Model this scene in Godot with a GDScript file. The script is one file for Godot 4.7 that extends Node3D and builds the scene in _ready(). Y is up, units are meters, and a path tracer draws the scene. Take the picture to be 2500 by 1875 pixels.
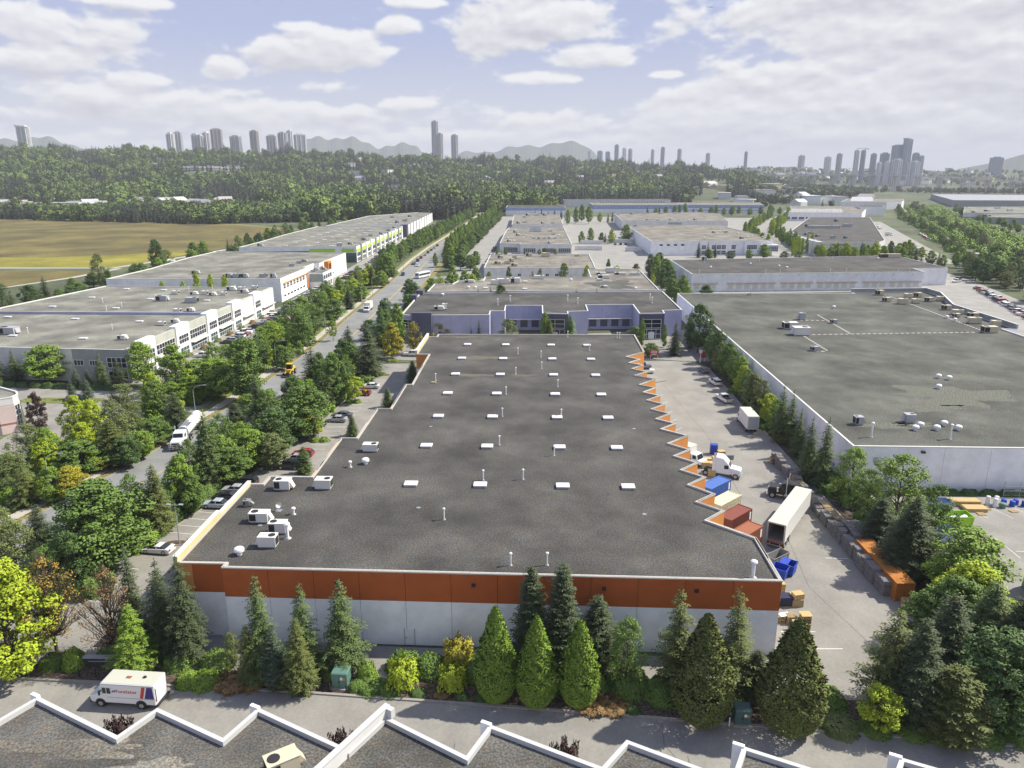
extends Node3D

const EXPO := 1.75
var rng := RandomNumberGenerator.new()
var M := {}
var used := {}
var cache := {}


# ---------------------------------------------------------------- mesh builder
class MB:
	var v := PackedVector3Array()
	var n := PackedVector3Array()
	var c := PackedColorArray()
	var col := Color(1, 1, 1)
	var xf := Transform3D()
	var tinted := false

	func tri(a: Vector3, b: Vector3, d: Vector3) -> void:
		a = xf * a
		b = xf * b
		d = xf * d
		var nn := (b - a).cross(d - a).normalized()
		v.append(a)
		v.append(d)
		v.append(b)
		n.append(nn)
		n.append(nn)
		n.append(nn)
		c.append(col)
		c.append(col)
		c.append(col)

	func quad(a: Vector3, b: Vector3, d: Vector3, e: Vector3) -> void:
		tri(a, b, d)
		tri(a, d, e)

	func leaf(a: Vector3, b: Vector3, d: Vector3, nn: Vector3) -> void:
		if (b - a).cross(d - a).dot(nn) < 0.0:
			var t := b
			b = d
			d = t
		v.append(a)
		v.append(d)
		v.append(b)
		n.append(nn)
		n.append(nn)
		n.append(nn)
		c.append(col)
		c.append(col)
		c.append(col)

	func hexa(p: Array) -> void:  # bottom 0-3, top 4-7, both counter-clockwise from above (x+, then z-)
		quad(p[4], p[5], p[6], p[7])
		quad(p[3], p[2], p[1], p[0])
		for i in 4:
			var j := (i + 1) % 4
			quad(p[i], p[j], p[j + 4], p[i + 4])

	func box(p: Vector3, s: Vector3) -> void:
		var h := s * 0.5
		hexa([p + Vector3(-h.x, -h.y, h.z), p + Vector3(h.x, -h.y, h.z), p + Vector3(h.x, -h.y, -h.z), p + Vector3(-h.x, -h.y, -h.z),
			p + Vector3(-h.x, h.y, h.z), p + Vector3(h.x, h.y, h.z), p + Vector3(h.x, h.y, -h.z), p + Vector3(-h.x, h.y, -h.z)])

	func bx(x0: float, y0: float, z0: float, x1: float, y1: float, z1: float) -> void:
		box(Vector3((x0 + x1) / 2, (y0 + y1) / 2, (z0 + z1) / 2), Vector3(absf(x1 - x0), absf(y1 - y0), absf(z1 - z0)))

	func taper(x0: float, x1: float, z0: float, z1: float, y0: float, X0: float, X1: float, Z0: float, Z1: float, y1: float) -> void:
		hexa([Vector3(x0, y0, z1), Vector3(x1, y0, z1), Vector3(x1, y0, z0), Vector3(x0, y0, z0),
			Vector3(X0, y1, Z1), Vector3(X1, y1, Z1), Vector3(X1, y1, Z0), Vector3(X0, y1, Z0)])

	# side profile (x, y) counter-clockwise, pushed out from z = -w to w, corners of the rim drawn in by b
	func profile(pts: PackedVector2Array, w: float, b := 0.0) -> void:
		var inn := pts
		if b > 0.0:
			var mid := Vector2.ZERO
			for p in pts:
				mid += p / pts.size()
			inn = PackedVector2Array()
			for p in pts:
				inn.append(p + (mid - p).normalized() * b)
		var t := Geometry2D.triangulate_polygon(inn)
		for i in range(0, t.size(), 3):
			var a := inn[t[i]]
			var e := inn[t[i + 1]]
			var f := inn[t[i + 2]]
			if (e - a).cross(f - a) < 0.0:
				var s := e
				e = f
				f = s
			tri(Vector3(a.x, a.y, w), Vector3(e.x, e.y, w), Vector3(f.x, f.y, w))
			tri(Vector3(a.x, a.y, -w), Vector3(f.x, f.y, -w), Vector3(e.x, e.y, -w))
		for i in pts.size():
			var j := (i + 1) % pts.size()
			var p := pts[i]
			var q := pts[j]
			var wi := w - b
			quad(Vector3(q.x, q.y, wi), Vector3(p.x, p.y, wi), Vector3(p.x, p.y, -wi), Vector3(q.x, q.y, -wi))
			if b > 0.0:
				var pi := inn[i]
				var qi := inn[j]
				quad(Vector3(p.x, p.y, wi), Vector3(q.x, q.y, wi), Vector3(qi.x, qi.y, w), Vector3(pi.x, pi.y, w))
				quad(Vector3(q.x, q.y, -wi), Vector3(p.x, p.y, -wi), Vector3(pi.x, pi.y, -w), Vector3(qi.x, qi.y, -w))

	func flat(poly: PackedVector2Array, y: float) -> void:
		var t := Geometry2D.triangulate_polygon(poly)
		for i in range(0, t.size(), 3):
			var a := poly[t[i]]
			var e := poly[t[i + 1]]
			var f := poly[t[i + 2]]
			if (e - a).cross(f - a) > 0.0:
				var s := e
				e = f
				f = s
			tri(Vector3(a.x, y, a.y), Vector3(e.x, y, e.y), Vector3(f.x, y, f.y))

	func prism(poly: PackedVector2Array, y0: float, y1: float, top := true) -> void:
		var area := 0.0
		for i in poly.size():
			area += poly[i].cross(poly[(i + 1) % poly.size()])
		for i in poly.size():
			var a := poly[i]
			var b := poly[(i + 1) % poly.size()]
			if area > 0.0:
				var s := a
				a = b
				b = s
			quad(Vector3(a.x, y0, a.y), Vector3(b.x, y0, b.y), Vector3(b.x, y1, b.y), Vector3(a.x, y1, a.y))
		if top:
			flat(poly, y1)

	func cyl(a: Vector3, b: Vector3, r0: float, r1: float, seg := 10, caps := true) -> void:
		var ax := (b - a).normalized()
		var u := ax.cross(Vector3.UP if absf(ax.y) < 0.9 else Vector3.RIGHT).normalized()
		var w := ax.cross(u)
		for i in seg:
			var d0 := u * cos(TAU * i / seg) + w * sin(TAU * i / seg)
			var d1 := u * cos(TAU * (i + 1) / seg) + w * sin(TAU * (i + 1) / seg)
			var k := v.size()
			quad(a + d0 * r0, a + d1 * r0, b + d1 * r1, b + d0 * r1)
			var m0 := (xf.basis * d0).normalized()
			var m1 := (xf.basis * d1).normalized()
			var order := [m0, m1, m1, m0, m0, m1]
			for e in 6:
				n[k + e] = order[e]
			if caps:
				tri(b, b + d0 * r1, b + d1 * r1)
				tri(a, a + d1 * r0, a + d0 * r0)

	func dome(p: Vector3, r: float, h: float, seg := 10, rings := 4) -> void:
		for k in rings:
			var t0 := PI / 2 * k / rings
			var t1 := PI / 2 * (k + 1) / rings
			for i in seg:
				var a0 := TAU * i / seg
				var a1 := TAU * (i + 1) / seg
				var q := []
				for e in [[a0, t0], [a1, t0], [a1, t1], [a0, t1]]:
					q.append(p + Vector3(cos(e[0]) * cos(e[1]) * r, sin(e[1]) * h, -sin(e[0]) * cos(e[1]) * r))
				quad(q[0], q[1], q[2], q[3])

	func add_to(m: ArrayMesh) -> ArrayMesh:
		var arr := []
		arr.resize(Mesh.ARRAY_MAX)
		arr[Mesh.ARRAY_VERTEX] = v
		arr[Mesh.ARRAY_NORMAL] = n
		if tinted:
			arr[Mesh.ARRAY_COLOR] = c
		m.add_surface_from_arrays(Mesh.PRIMITIVE_TRIANGLES, arr)
		return m

	func done() -> ArrayMesh:
		return add_to(ArrayMesh.new())


# ---------------------------------------------------------------- nodes
func numbered(called: String) -> String:
	var k: int = used.get(called, 0)
	used[called] = k + 1
	return called if k == 0 else "%s_%03d" % [called, k]


func tag(o: Node, label: String, category: String, group := "") -> Node:
	o.set_meta("label", label)
	o.set_meta("category", category)
	if group != "":
		o.set_meta("group", group)
	return o


func thing(called: String, label: String, category: String, group := "", at := Vector3.ZERO, turn := 0.0) -> Node3D:
	var o := Node3D.new()
	o.name = numbered(called)
	add_child(o)
	o.position = at
	o.rotation_degrees.y = turn
	tag(o, label, category, group)
	return o


func part(parent: Node, called: String, mesh: Mesh, mat: Material, at := Transform3D()) -> MeshInstance3D:
	var o := MeshInstance3D.new()
	o.mesh = mesh
	o.name = called
	if mat != null:
		o.material_override = mat
	o.transform = at
	parent.add_child(o, true)
	return o


func single(called: String, label: String, category: String, mesh: Mesh, mat: Material, group := "", at := Transform3D()) -> MeshInstance3D:
	var o := part(self, numbered(called), mesh, mat, at)
	tag(o, label, category, group)
	return o


func structure(called: String, mesh: Mesh, mat: Material, parent: Node = null) -> MeshInstance3D:
	var o := part(self if parent == null else parent, numbered(called), mesh, mat)
	if parent == null:
		o.set_meta("kind", "structure")
	return o


func at(x: float, y: float, z: float, turn := 0.0, sc := Vector3.ONE) -> Transform3D:
	return Transform3D(Basis(Vector3.UP, deg_to_rad(turn)).scaled_local(sc), Vector3(x, y, z))


func pv(a: Array) -> PackedVector2Array:
	var p := PackedVector2Array()
	for i in range(0, a.size(), 2):
		p.append(Vector2(a[i], a[i + 1]))
	return p


# ---------------------------------------------------------------- materials
func lin(r: float, g: float, b: float) -> Color:
	return Color(r, g, b).linear_to_srgb()


func mat(called: String, r: float, g: float, b: float, rough := 0.85, metal := 0.0) -> StandardMaterial3D:
	var m := StandardMaterial3D.new()
	m.resource_name = called
	m.albedo_color = lin(r, g, b)
	m.roughness = rough
	m.metallic = metal
	M[called] = m
	return m


# a tileable grain picture: value noise of several sizes and single bright and dark grains, as a factor round 1
func grain(seed_: int, size: int, freq: float, oct: int, amount: float, speck: float, warm := 0.0) -> ImageTexture:
	var f := FastNoiseLite.new()
	f.seed = seed_
	f.noise_type = FastNoiseLite.TYPE_SIMPLEX_SMOOTH
	f.frequency = freq
	f.fractal_octaves = oct
	f.fractal_gain = 0.6
	var im := f.get_seamless_image(size, size, false, false, 0.2)
	im.convert(Image.FORMAT_L8)
	var src := im.get_data()
	var out := PackedByteArray()
	out.resize(size * size * 3)
	var r := RandomNumberGenerator.new()
	r.seed = seed_
	for i in size * size:
		var k := 1.0 + (src[i] / 255.0 - 0.5) * amount + (r.randf() - 0.5) * speck
		var w := (src[(i * 7 + 311) % (size * size)] / 255.0 - 0.5) * warm
		var base := clampf(k * 0.6, 0.0, 1.0)
		out[i * 3] = int(255.0 * clampf(base * (1.0 + w), 0.0, 1.0))
		out[i * 3 + 1] = int(255.0 * base)
		out[i * 3 + 2] = int(255.0 * clampf(base * (1.0 - w), 0.0, 1.0))
	return ImageTexture.create_from_image(Image.create_from_data(size, size, false, Image.FORMAT_RGB8, out))


func textured(m: StandardMaterial3D, fine: Texture2D, metres: float, coarse: Texture2D = null, wide := 100.0) -> StandardMaterial3D:
	# the pictures average 0.6 in sRGB (0.318 linear); the base colour is lifted to make up for it
	var k := 1.0 / 0.318
	if coarse != null:
		k *= 1.0 / 0.318
	var c := m.albedo_color.srgb_to_linear()
	m.albedo_color = Color(c.r * k, c.g * k, c.b * k).linear_to_srgb()
	m.albedo_texture = fine
	m.uv1_triplanar = true
	m.uv1_world_triplanar = true
	m.uv1_scale = Vector3.ONE / metres
	if coarse != null:
		m.detail_enabled = true
		m.detail_albedo = coarse
		m.detail_blend_mode = BaseMaterial3D.BLEND_MODE_MUL
		m.detail_uv_layer = BaseMaterial3D.DETAIL_UV_2
		m.uv2_triplanar = true
		m.uv2_world_triplanar = true
		m.uv2_scale = Vector3.ONE / wide
	return m


func leafy(called: String, r: float, g: float, b: float) -> StandardMaterial3D:
	var m := mat(called, r, g, b, 0.75)
	m.vertex_color_use_as_albedo = true
	m.backlight = Color(0.58, 0.66, 0.22)
	m.cull_mode = BaseMaterial3D.CULL_DISABLED
	return m


func make_materials() -> void:
	var g_fine := grain(3, 1024, 0.06, 4, 0.8, 0.6, 0.1)
	var g_soft := grain(5, 512, 0.03, 5, 0.10, 0.08, 0.04)
	var g_wall := grain(6, 512, 0.012, 4, 0.12, 0.03, 0.03)
	var g_wide := grain(9, 512, 0.010, 5, 0.55, 0.02, 0.1)
	var g_pave := grain(10, 512, 0.012, 5, 0.18, 0.02, 0.03)
	var g_mid := grain(17, 512, 0.05, 4, 0.9, 0.3, 0.3)
	textured(mat("gravel_dark", 0.062, 0.059, 0.052, 0.95), g_fine, 20.0, g_wide, 75.0)
	textured(mat("gravel_front", 0.098, 0.092, 0.080, 0.95), g_fine, 18.0, g_wide, 60.0)
	textured(mat("gravel_right", 0.078, 0.080, 0.066, 0.95), g_fine, 22.0, g_wide, 90.0)
	textured(mat("gravel_pale", 0.175, 0.172, 0.140, 0.95), g_fine, 22.0, g_wide, 90.0)
	textured(mat("gravel_tan", 0.175, 0.160, 0.13, 0.95), g_fine, 22.0, g_wide, 80.0)
	textured(mat("gravel_patch", 0.115, 0.104, 0.076, 0.95), g_fine, 20.0, g_mid, 9.0)
	textured(mat("asphalt", 0.240, 0.229, 0.204, 0.9), g_soft, 9.0, g_pave, 55.0)
	textured(mat("asphalt_road", 0.21, 0.215, 0.21, 0.9), g_soft, 9.0, g_pave, 70.0)
	textured(mat("apron", 0.27, 0.262, 0.240, 0.9), g_soft, 12.0, g_pave, 80.0)
	textured(mat("concrete", 0.42, 0.39, 0.33, 0.9), g_soft, 6.0)
	textured(mat("kerb_concrete", 0.28, 0.265, 0.235, 0.9), g_soft, 3.0)
	textured(mat("soil", 0.085, 0.06, 0.04, 0.98), g_fine, 9.0, g_mid, 14.0)
	textured(mat("grass", 0.14, 0.16, 0.035, 0.98), g_fine, 7.0, g_mid, 20.0)
	textured(mat("verge", 0.20, 0.175, 0.06, 0.98), g_fine, 7.0, g_mid, 20.0)
	textured(mat("land", 0.075, 0.09, 0.04, 0.98), g_fine, 40.0, g_wide, 400.0)
	textured(mat("field_brown", 0.118, 0.096, 0.022, 0.98), g_fine, 60.0, g_wide, 320.0)
	textured(mat("field_yellow", 0.20, 0.18, 0.016, 0.98), g_fine, 60.0, g_wide, 320.0)
	textured(mat("sand", 0.42, 0.35, 0.24, 0.98), g_soft, 80.0)
	textured(mat("wall_white", 0.80, 0.80, 0.81, 0.8), g_wall, 30.0)
	textured(mat("wall_grey", 0.30, 0.31, 0.30, 0.85), g_wall, 30.0)
	textured(mat("wall_pale", 0.62, 0.62, 0.60, 0.85), g_wall, 30.0)
	textured(mat("wall_green_grey", 0.42, 0.43, 0.37, 0.85), g_wall, 30.0)
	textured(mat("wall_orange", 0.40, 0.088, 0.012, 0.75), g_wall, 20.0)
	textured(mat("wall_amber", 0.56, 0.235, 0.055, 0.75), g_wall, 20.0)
	textured(mat("wall_lavender", 0.36, 0.37, 0.50, 0.8), g_wall, 30.0)
	textured(mat("wall_slate", 0.085, 0.085, 0.125, 0.8), g_wall, 30.0)
	textured(mat("wall_blue", 0.30, 0.36, 0.58, 0.8), g_wall, 30.0)
	textured(mat("wall_pink", 0.62, 0.5, 0.46, 0.85), g_wall, 30.0)
	textured(mat("wall_cream", 0.62, 0.5, 0.26, 0.8), g_wall, 20.0)
	textured(mat("box_paint", 0.62, 0.62, 0.60, 0.55), g_soft, 5.0)
	textured(mat("box_roof", 0.55, 0.54, 0.45, 0.7), g_mid, 5.0)
	textured(mat("wood_new", 0.52, 0.36, 0.16, 0.85), g_mid, 2.5)
	textured(mat("wood_old", 0.25, 0.235, 0.215, 0.95), g_mid, 2.5)
	textured(mat("wood_tan", 0.40, 0.30, 0.16, 0.9), g_mid, 2.5)
	textured(mat("rust_red", 0.20, 0.05, 0.03, 0.7), g_mid, 4.0)
	textured(mat("rust_brown", 0.30, 0.10, 0.045, 0.7), g_mid, 4.0)
	textured(mat("rust_orange", 0.42, 0.15, 0.02, 0.8), g_mid, 4.0)
	textured(mat("cream_box", 0.66, 0.60, 0.40, 0.7), g_mid, 5.0)
	textured(mat("blue_box", 0.06, 0.14, 0.42, 0.6), g_mid, 5.0)
	textured(mat("bark", 0.09, 0.07, 0.05, 0.95), g_fine, 2.0)
	textured(mat("moss", 0.115, 0.116, 0.088, 0.95), g_fine, 20.0, g_mid, 11.0)
	mat("coping_front", 0.50, 0.50, 0.49, 0.7)
	mat("canopy", 0.34, 0.27, 0.25, 0.8)
	mat("joint", 0.10, 0.10, 0.10, 0.9)
	mat("coping", 0.62, 0.61, 0.58, 0.6)
	mat("coping_tan", 0.50, 0.47, 0.42, 0.6)
	mat("white_paint", 0.78, 0.78, 0.77, 0.5)
	mat("unit_white", 0.66, 0.65, 0.60, 0.6)
	mat("unit_cream", 0.56, 0.50, 0.36, 0.6)
	mat("unit_grey", 0.40, 0.41, 0.43, 0.55, 0.2)
	mat("skylight_white", 0.72, 0.71, 0.74, 0.35)
	mat("dark", 0.02, 0.02, 0.022, 0.7)
	mat("black_gloss", 0.012, 0.012, 0.014, 0.25)
	mat("tyre", 0.018, 0.018, 0.019, 0.9)
	mat("steel", 0.45, 0.46, 0.47, 0.4, 0.6)
	mat("pole_grey", 0.40, 0.41, 0.42, 0.5, 0.3)
	mat("chrome", 0.75, 0.76, 0.78, 0.15, 0.9)
	mat("frame_white", 0.72, 0.73, 0.74, 0.5)
	mat("glass", 0.018, 0.022, 0.03, 0.06)
	mat("glass_teal", 0.05, 0.09, 0.09, 0.08)
	mat("glass_green", 0.20, 0.26, 0.25, 0.1)
	mat("tower_glass", 0.24, 0.27, 0.31, 0.25)
	mat("tower_white", 0.66, 0.66, 0.66, 0.8)
	mat("tower_grey", 0.46, 0.45, 0.45, 0.85)
	mat("tower_brown", 0.40, 0.37, 0.35, 0.85)
	mat("tower_blue", 0.24, 0.29, 0.36, 0.4)
	mat("lime_paint", 0.42, 0.62, 0.02, 0.6)
	mat("bin_lime", 0.30, 0.55, 0.01, 0.5)
	mat("bin_blue", 0.015, 0.06, 0.42, 0.5)
	mat("bin_navy", 0.012, 0.016, 0.06, 0.5)
	mat("bin_grey", 0.22, 0.22, 0.22, 0.7)
	mat("door_red", 0.36, 0.14, 0.11, 0.7)
	mat("orange_trim", 0.62, 0.22, 0.02, 0.6)
	mat("yellow_line", 0.55, 0.36, 0.05, 0.8)
	mat("white_line", 0.66, 0.65, 0.60, 0.85)
	mat("crack", 0.06, 0.06, 0.055, 0.95)
	mat("van_white", 0.72, 0.73, 0.76, 0.3)
	mat("van_roof", 0.50, 0.50, 0.42, 0.5)
	mat("brand_red", 0.50, 0.035, 0.02, 0.4)
	mat("brand_blue", 0.03, 0.02, 0.19, 0.4)
	mat("transformer", 0.10, 0.20, 0.165, 0.5)
	mat("transformer_dark", 0.06, 0.12, 0.115, 0.5)
	mat("sign_red", 0.45, 0.03, 0.03, 0.5)
	mat("machine_yellow", 0.65, 0.42, 0.01, 0.5)
	mat("plastic_white", 0.75, 0.75, 0.76, 0.4)
	mat("tarp_green", 0.14, 0.24, 0.19, 0.6)
	mat("tarp_white", 0.78, 0.80, 0.83, 0.5)
	mat("roof_metal", 0.30, 0.30, 0.33, 0.6)
	mat("river_water", 0.32, 0.29, 0.24, 0.12)
	mat("stone_pale", 0.35, 0.35, 0.36, 0.9)
	mat("stone_dark", 0.05, 0.05, 0.06, 0.6)
	mat("cloth_black", 0.012, 0.012, 0.014, 0.9)
	mat("skin", 0.42, 0.24, 0.16, 0.7)
	mat("hair", 0.02, 0.015, 0.01, 0.8)
	mat("mountain", 0.05, 0.07, 0.035, 1.0)
	mat("flower_red", 0.40, 0.02, 0.02, 0.8)
	# the colours cars are painted
	var paints := {"car_white": [0.72, 0.72, 0.73], "car_silver": [0.38, 0.39, 0.40], "car_grey": [0.10, 0.11, 0.13], "car_black": [0.012, 0.012, 0.015], "car_blue": [0.03, 0.05, 0.14],
		"car_red": [0.28, 0.015, 0.015], "car_ice": [0.42, 0.48, 0.55], "car_brown": [0.09, 0.06, 0.05], "car_teal": [0.06, 0.2, 0.26]}
	for k in paints:
		var m := mat(k, paints[k][0], paints[k][1], paints[k][2], 0.3, 0.1)
		m.clearcoat_enabled = true
		m.clearcoat = 0.6
	# foliage, by the number used in the tree table
	leafy("leaf0", 0.055, 0.080, 0.024)
	leafy("leaf1", 0.092, 0.138, 0.032)
	leafy("leaf2", 0.112, 0.138, 0.026)
	leafy("leaf3", 0.085, 0.120, 0.065)
	leafy("leaf4", 0.075, 0.138, 0.028)
	leafy("leaf5", 0.122, 0.205, 0.030)
	leafy("leaf6", 0.180, 0.285, 0.026)
	leafy("leaf7", 0.340, 0.430, 0.016)
	leafy("leaf8", 0.360, 0.320, 0.018)
	leafy("leaf9", 0.360, 0.230, 0.030)
	leafy("leaf10", 0.055, 0.024, 0.022)
	leafy("leaf11", 0.150, 0.188, 0.052)
	leafy("leaf12", 0.260, 0.155, 0.055)
	M["bark"].backlight = Color(0, 0, 0)


# ---------------------------------------------------------------- plants
func blade(b: MB, p: Vector3, dir: Vector3, side: Vector3, l: float, w: float, nn: Vector3, tone := 1.0) -> void:
	# a pointed leaf or spray: two triangles that share the long axis
	var k := (0.76 + rng.randf() * 0.48) * tone
	b.col = Color(k * (0.94 + rng.randf() * 0.12), k, k * (0.9 + rng.randf() * 0.2))
	var e := p + dir * l
	var m := p + dir * l * 0.45
	b.leaf(p, m + side * w, e, nn)
	b.leaf(p, e, m - side * w, nn)


func rdir() -> Vector3:
	var z := rng.randf_range(-1, 1)
	var a := rng.randf() * TAU
	var s := sqrt(1.0 - z * z)
	return Vector3(cos(a) * s, z, sin(a) * s)


# a conifer of height 12 m: whorls of branches, each a flat spray of side twigs that carry the needles
func conifer(seed_: int, reach: float, levels: int, per: int, droop: float, power: float, low: float, gap: float, size: float) -> Array:
	rng.seed = seed_
	var b := MB.new()
	b.tinted = true
	var hgt := 12.0
	var ph := rng.randf() * TAU
	for k in levels:
		var t := low + (0.985 - low) * (k + rng.randf() * 0.5) / levels
		var shape := pow(1.0 - t, power) * minf(1.0, 0.5 + (t - low) * 3.4)
		var cnt := maxi(3, int(per * (0.4 + shape)))
		var a0 := rng.randf() * TAU
		var whorl := rng.randf_range(0.8, 1.12)
		for j in cnt:
			if rng.randf() < gap:
				continue
			var a := a0 + TAU * (j + rng.randf() * 0.7) / cnt
			var out := Vector3(cos(a), 0, sin(a))
			var ln := reach * shape * whorl * rng.randf_range(0.58, 1.16) * (1.0 + 0.12 * sin(a * 2.0 + ph + t * 5.0)) + 0.1
			var y := t * hgt
			var side := out.cross(Vector3.UP)
			var tone := rng.randf_range(0.82, 1.15)
			var s := minf(0.1, ln * 0.1)
			while s < ln:
				var f := s / ln
				var p := out * s + Vector3(0, y - droop * s * (0.3 + 0.55 * f) + 0.3 * absf(droop) * s * f * f, 0)
				for q: float in [-1.0, 0.0, 1.0]:
					var tl: float = (0.2 + 0.62 * (1.0 - f)) * minf(ln, 1.7) * 0.5 * rng.randf_range(0.7, 1.2)
					if q == 0.0:
						tl = size * 0.5
					var td := (out * (0.7 + 0.3 * f) + side * q * 0.85 + Vector3(0, rng.randf_range(-0.28, 0.06) - droop * 0.15, 0)).normalized()
					var u := 0.0
					while u < tl:
						var d := (td + rdir() * 0.5 + Vector3(0, -0.12, 0)).normalized()
						var nn := (Vector3.UP * 0.85 + out * 0.5 + rdir() * 0.4).normalized()
						blade(b, p + td * u + rdir() * 0.03, d, d.cross(nn).normalized(), size * rng.randf_range(0.75, 1.3), size * 0.24, nn, tone)
						u += size * 0.62
				s += size * 0.85
	# leader
	for k in 18:
		var y := hgt * (0.95 + 0.05 * k / 18.0)
		var d := (rdir() * 0.6 + Vector3(0, 0.7, 0)).normalized()
		blade(b, Vector3(0, y, 0), d, d.cross(rdir()).normalized(), size * 0.7, size * 0.13, rdir())
	var tr := MB.new()
	tr.cyl(Vector3.ZERO, Vector3(0, hgt * 0.97, 0), 0.17, 0.02, 7, false)
	return [tr.done(), b.done(), hgt, reach]


# a clipped evergreen: dense rough shell, smooth and round below, tapering and shaggy above
func topiary(seed_: int) -> Array:
	rng.seed = seed_
	var b := MB.new()
	b.tinted = true
	var hgt := 12.0
	for i in 24000:
		var t := rng.randf()
		var shape := 0.0
		if t < 0.34:
			shape = sqrt(maxf(0.0, 1.0 - pow((0.34 - t) / 0.36, 2.2)))
		else:
			shape = pow(maxf(0.0, 1.0 - (t - 0.34) / 0.66), 0.78)
		if rng.randf() > shape + 0.12:
			continue
		var a := rng.randf() * TAU
		var rough := 0.05 if t < 0.36 else 0.28
		var bump := 1.0 + (0.10 * sin(a * 5.0 + t * 31.0) + 0.08 * sin(a * 9.0 - t * 47.0)) * (0.25 if t < 0.36 else 1.0)
		var r := 2.4 * shape * bump * (1.0 - rough * rng.randf()) + 0.05
		var out := Vector3(cos(a), 0, sin(a))
		var p := out * r + Vector3(0, t * hgt, 0)
		var up := rng.randf_range(-0.2, 0.9) if t > 0.36 else rng.randf_range(-0.5, 0.5)
		var d := (out * 0.5 + Vector3(0, up, 0) + rdir() * 0.6).normalized()
		var nn := (out + Vector3(0, 0.3, 0) + rdir() * 0.5).normalized()
		var sz := 0.17 if t < 0.36 else 0.27
		blade(b, p, d, d.cross(nn).normalized(), sz * rng.randf_range(0.7, 1.3), sz * 0.36, nn)
	var tr := MB.new()
	tr.cyl(Vector3.ZERO, Vector3(0, 9, 0), 0.18, 0.04, 7, false)
	return [tr.done(), b.done(), hgt, 2.4]


# a leafy tree of height 10 m and crown radius 3: limbs, clumps round their ends, leaves round the clumps
func leafy_tree(seed_: int, clumps: int, per: int, low: float, power: float, lsize: float, cr: float, open_: float, bare := false) -> Array:
	rng.seed = seed_
	var b := MB.new()
	b.tinted = true
	var tr := MB.new()
	var hgt := 10.0
	var rad := 3.0
	tr.cyl(Vector3.ZERO, Vector3(0, hgt * (low + 0.12), 0), 0.16, 0.1, 7, false)
	tr.cyl(Vector3(0, hgt * (low + 0.12), 0), Vector3(0, hgt * 0.86, 0), 0.1, 0.03, 6, false)
	for k in clumps:
		var t := 1.0 - pow(rng.randf(), 0.85)
		t = low + (1.0 - low) * t
		var u := (t - low) / (1.0 - low)
		var shape := pow(sin(PI * clampf(pow(u, power) * 0.94 + 0.06, 0.0, 1.0)), 0.62)
		var a := rng.randf() * TAU
		var rr := sqrt(rng.randf_range(0.1, 1.0)) * (1.0 + 0.16 * sin(a * 3.0 + seed_) + 0.12 * sin(a * 5.0 + t * 9.0 + seed_))
		var tone := rng.randf_range(0.8, 1.18)
		var ctr := Vector3(cos(a), 0, sin(a)) * maxf(0.05, (rad - cr * 0.65) * shape * rr) + Vector3(0, minf(t * hgt, hgt - cr * 0.6), 0)
		var size := cr * rng.randf_range(0.5, 1.35) * (0.65 + 0.35 * shape)
		if k % 3 == 0 or bare:
			var y0 := maxf(hgt * low * 0.9, ctr.y - Vector2(ctr.x, ctr.z).length() * (1.7 if bare else 1.1) - 0.4)
			tr.cyl(Vector3(0, y0, 0), ctr, 0.06, 0.018, 5, false)
			if bare:
				for q in 5:
					tr.cyl(ctr.lerp(Vector3(0, y0, 0), rng.randf() * 0.6), ctr + rdir() * size * 1.2 + Vector3(0, 0.7, 0), 0.025, 0.008, 4, false)
		for i in per:
			var o := rdir()
			if rng.randf() < open_:
				continue
			o.y = o.y * 0.8 + 0.12
			var p := ctr + o * size * pow(rng.randf_range(0.35, 1.0), 0.5)
			var nn := (o + Vector3(0, 0.45, 0) + rdir() * 0.55).normalized()
			var d := (o.cross(rdir()) + o * 0.3 + Vector3(0, -0.25, 0)).normalized()
			blade(b, p, d, d.cross(nn).normalized(), lsize * rng.randf_range(0.7, 1.35), lsize * 0.36, nn, tone)
	return [tr.done(), b.done(), hgt, rad]


func shrub(seed_: int, count: int, lsize: float, lump: float) -> Array:  # unit: radius 1, height 1
	rng.seed = seed_
	var b := MB.new()
	b.tinted = true
	for i in count:
		var o := rdir()
		o.y = absf(o.y) * 1.05 - 0.05
		var bump := 1.0 + lump * (sin(o.x * 7.0 + seed_) * sin(o.z * 6.0 + 1.3) + 0.5 * sin(o.y * 9.0 + seed_))
		var p := Vector3(o.x, o.y, o.z) * bump * (0.86 + rng.randf() * 0.16)
		var nn := (o + Vector3(0, 0.3, 0) + rdir() * 0.5).normalized()
		var d := (o.cross(rdir()) + o * 0.4).normalized()
		blade(b, p, d, d.cross(nn).normalized(), lsize * rng.randf_range(0.7, 1.3), lsize * 0.36, nn)
	return [null, b.done(), 1.0, 1.0]


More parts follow.
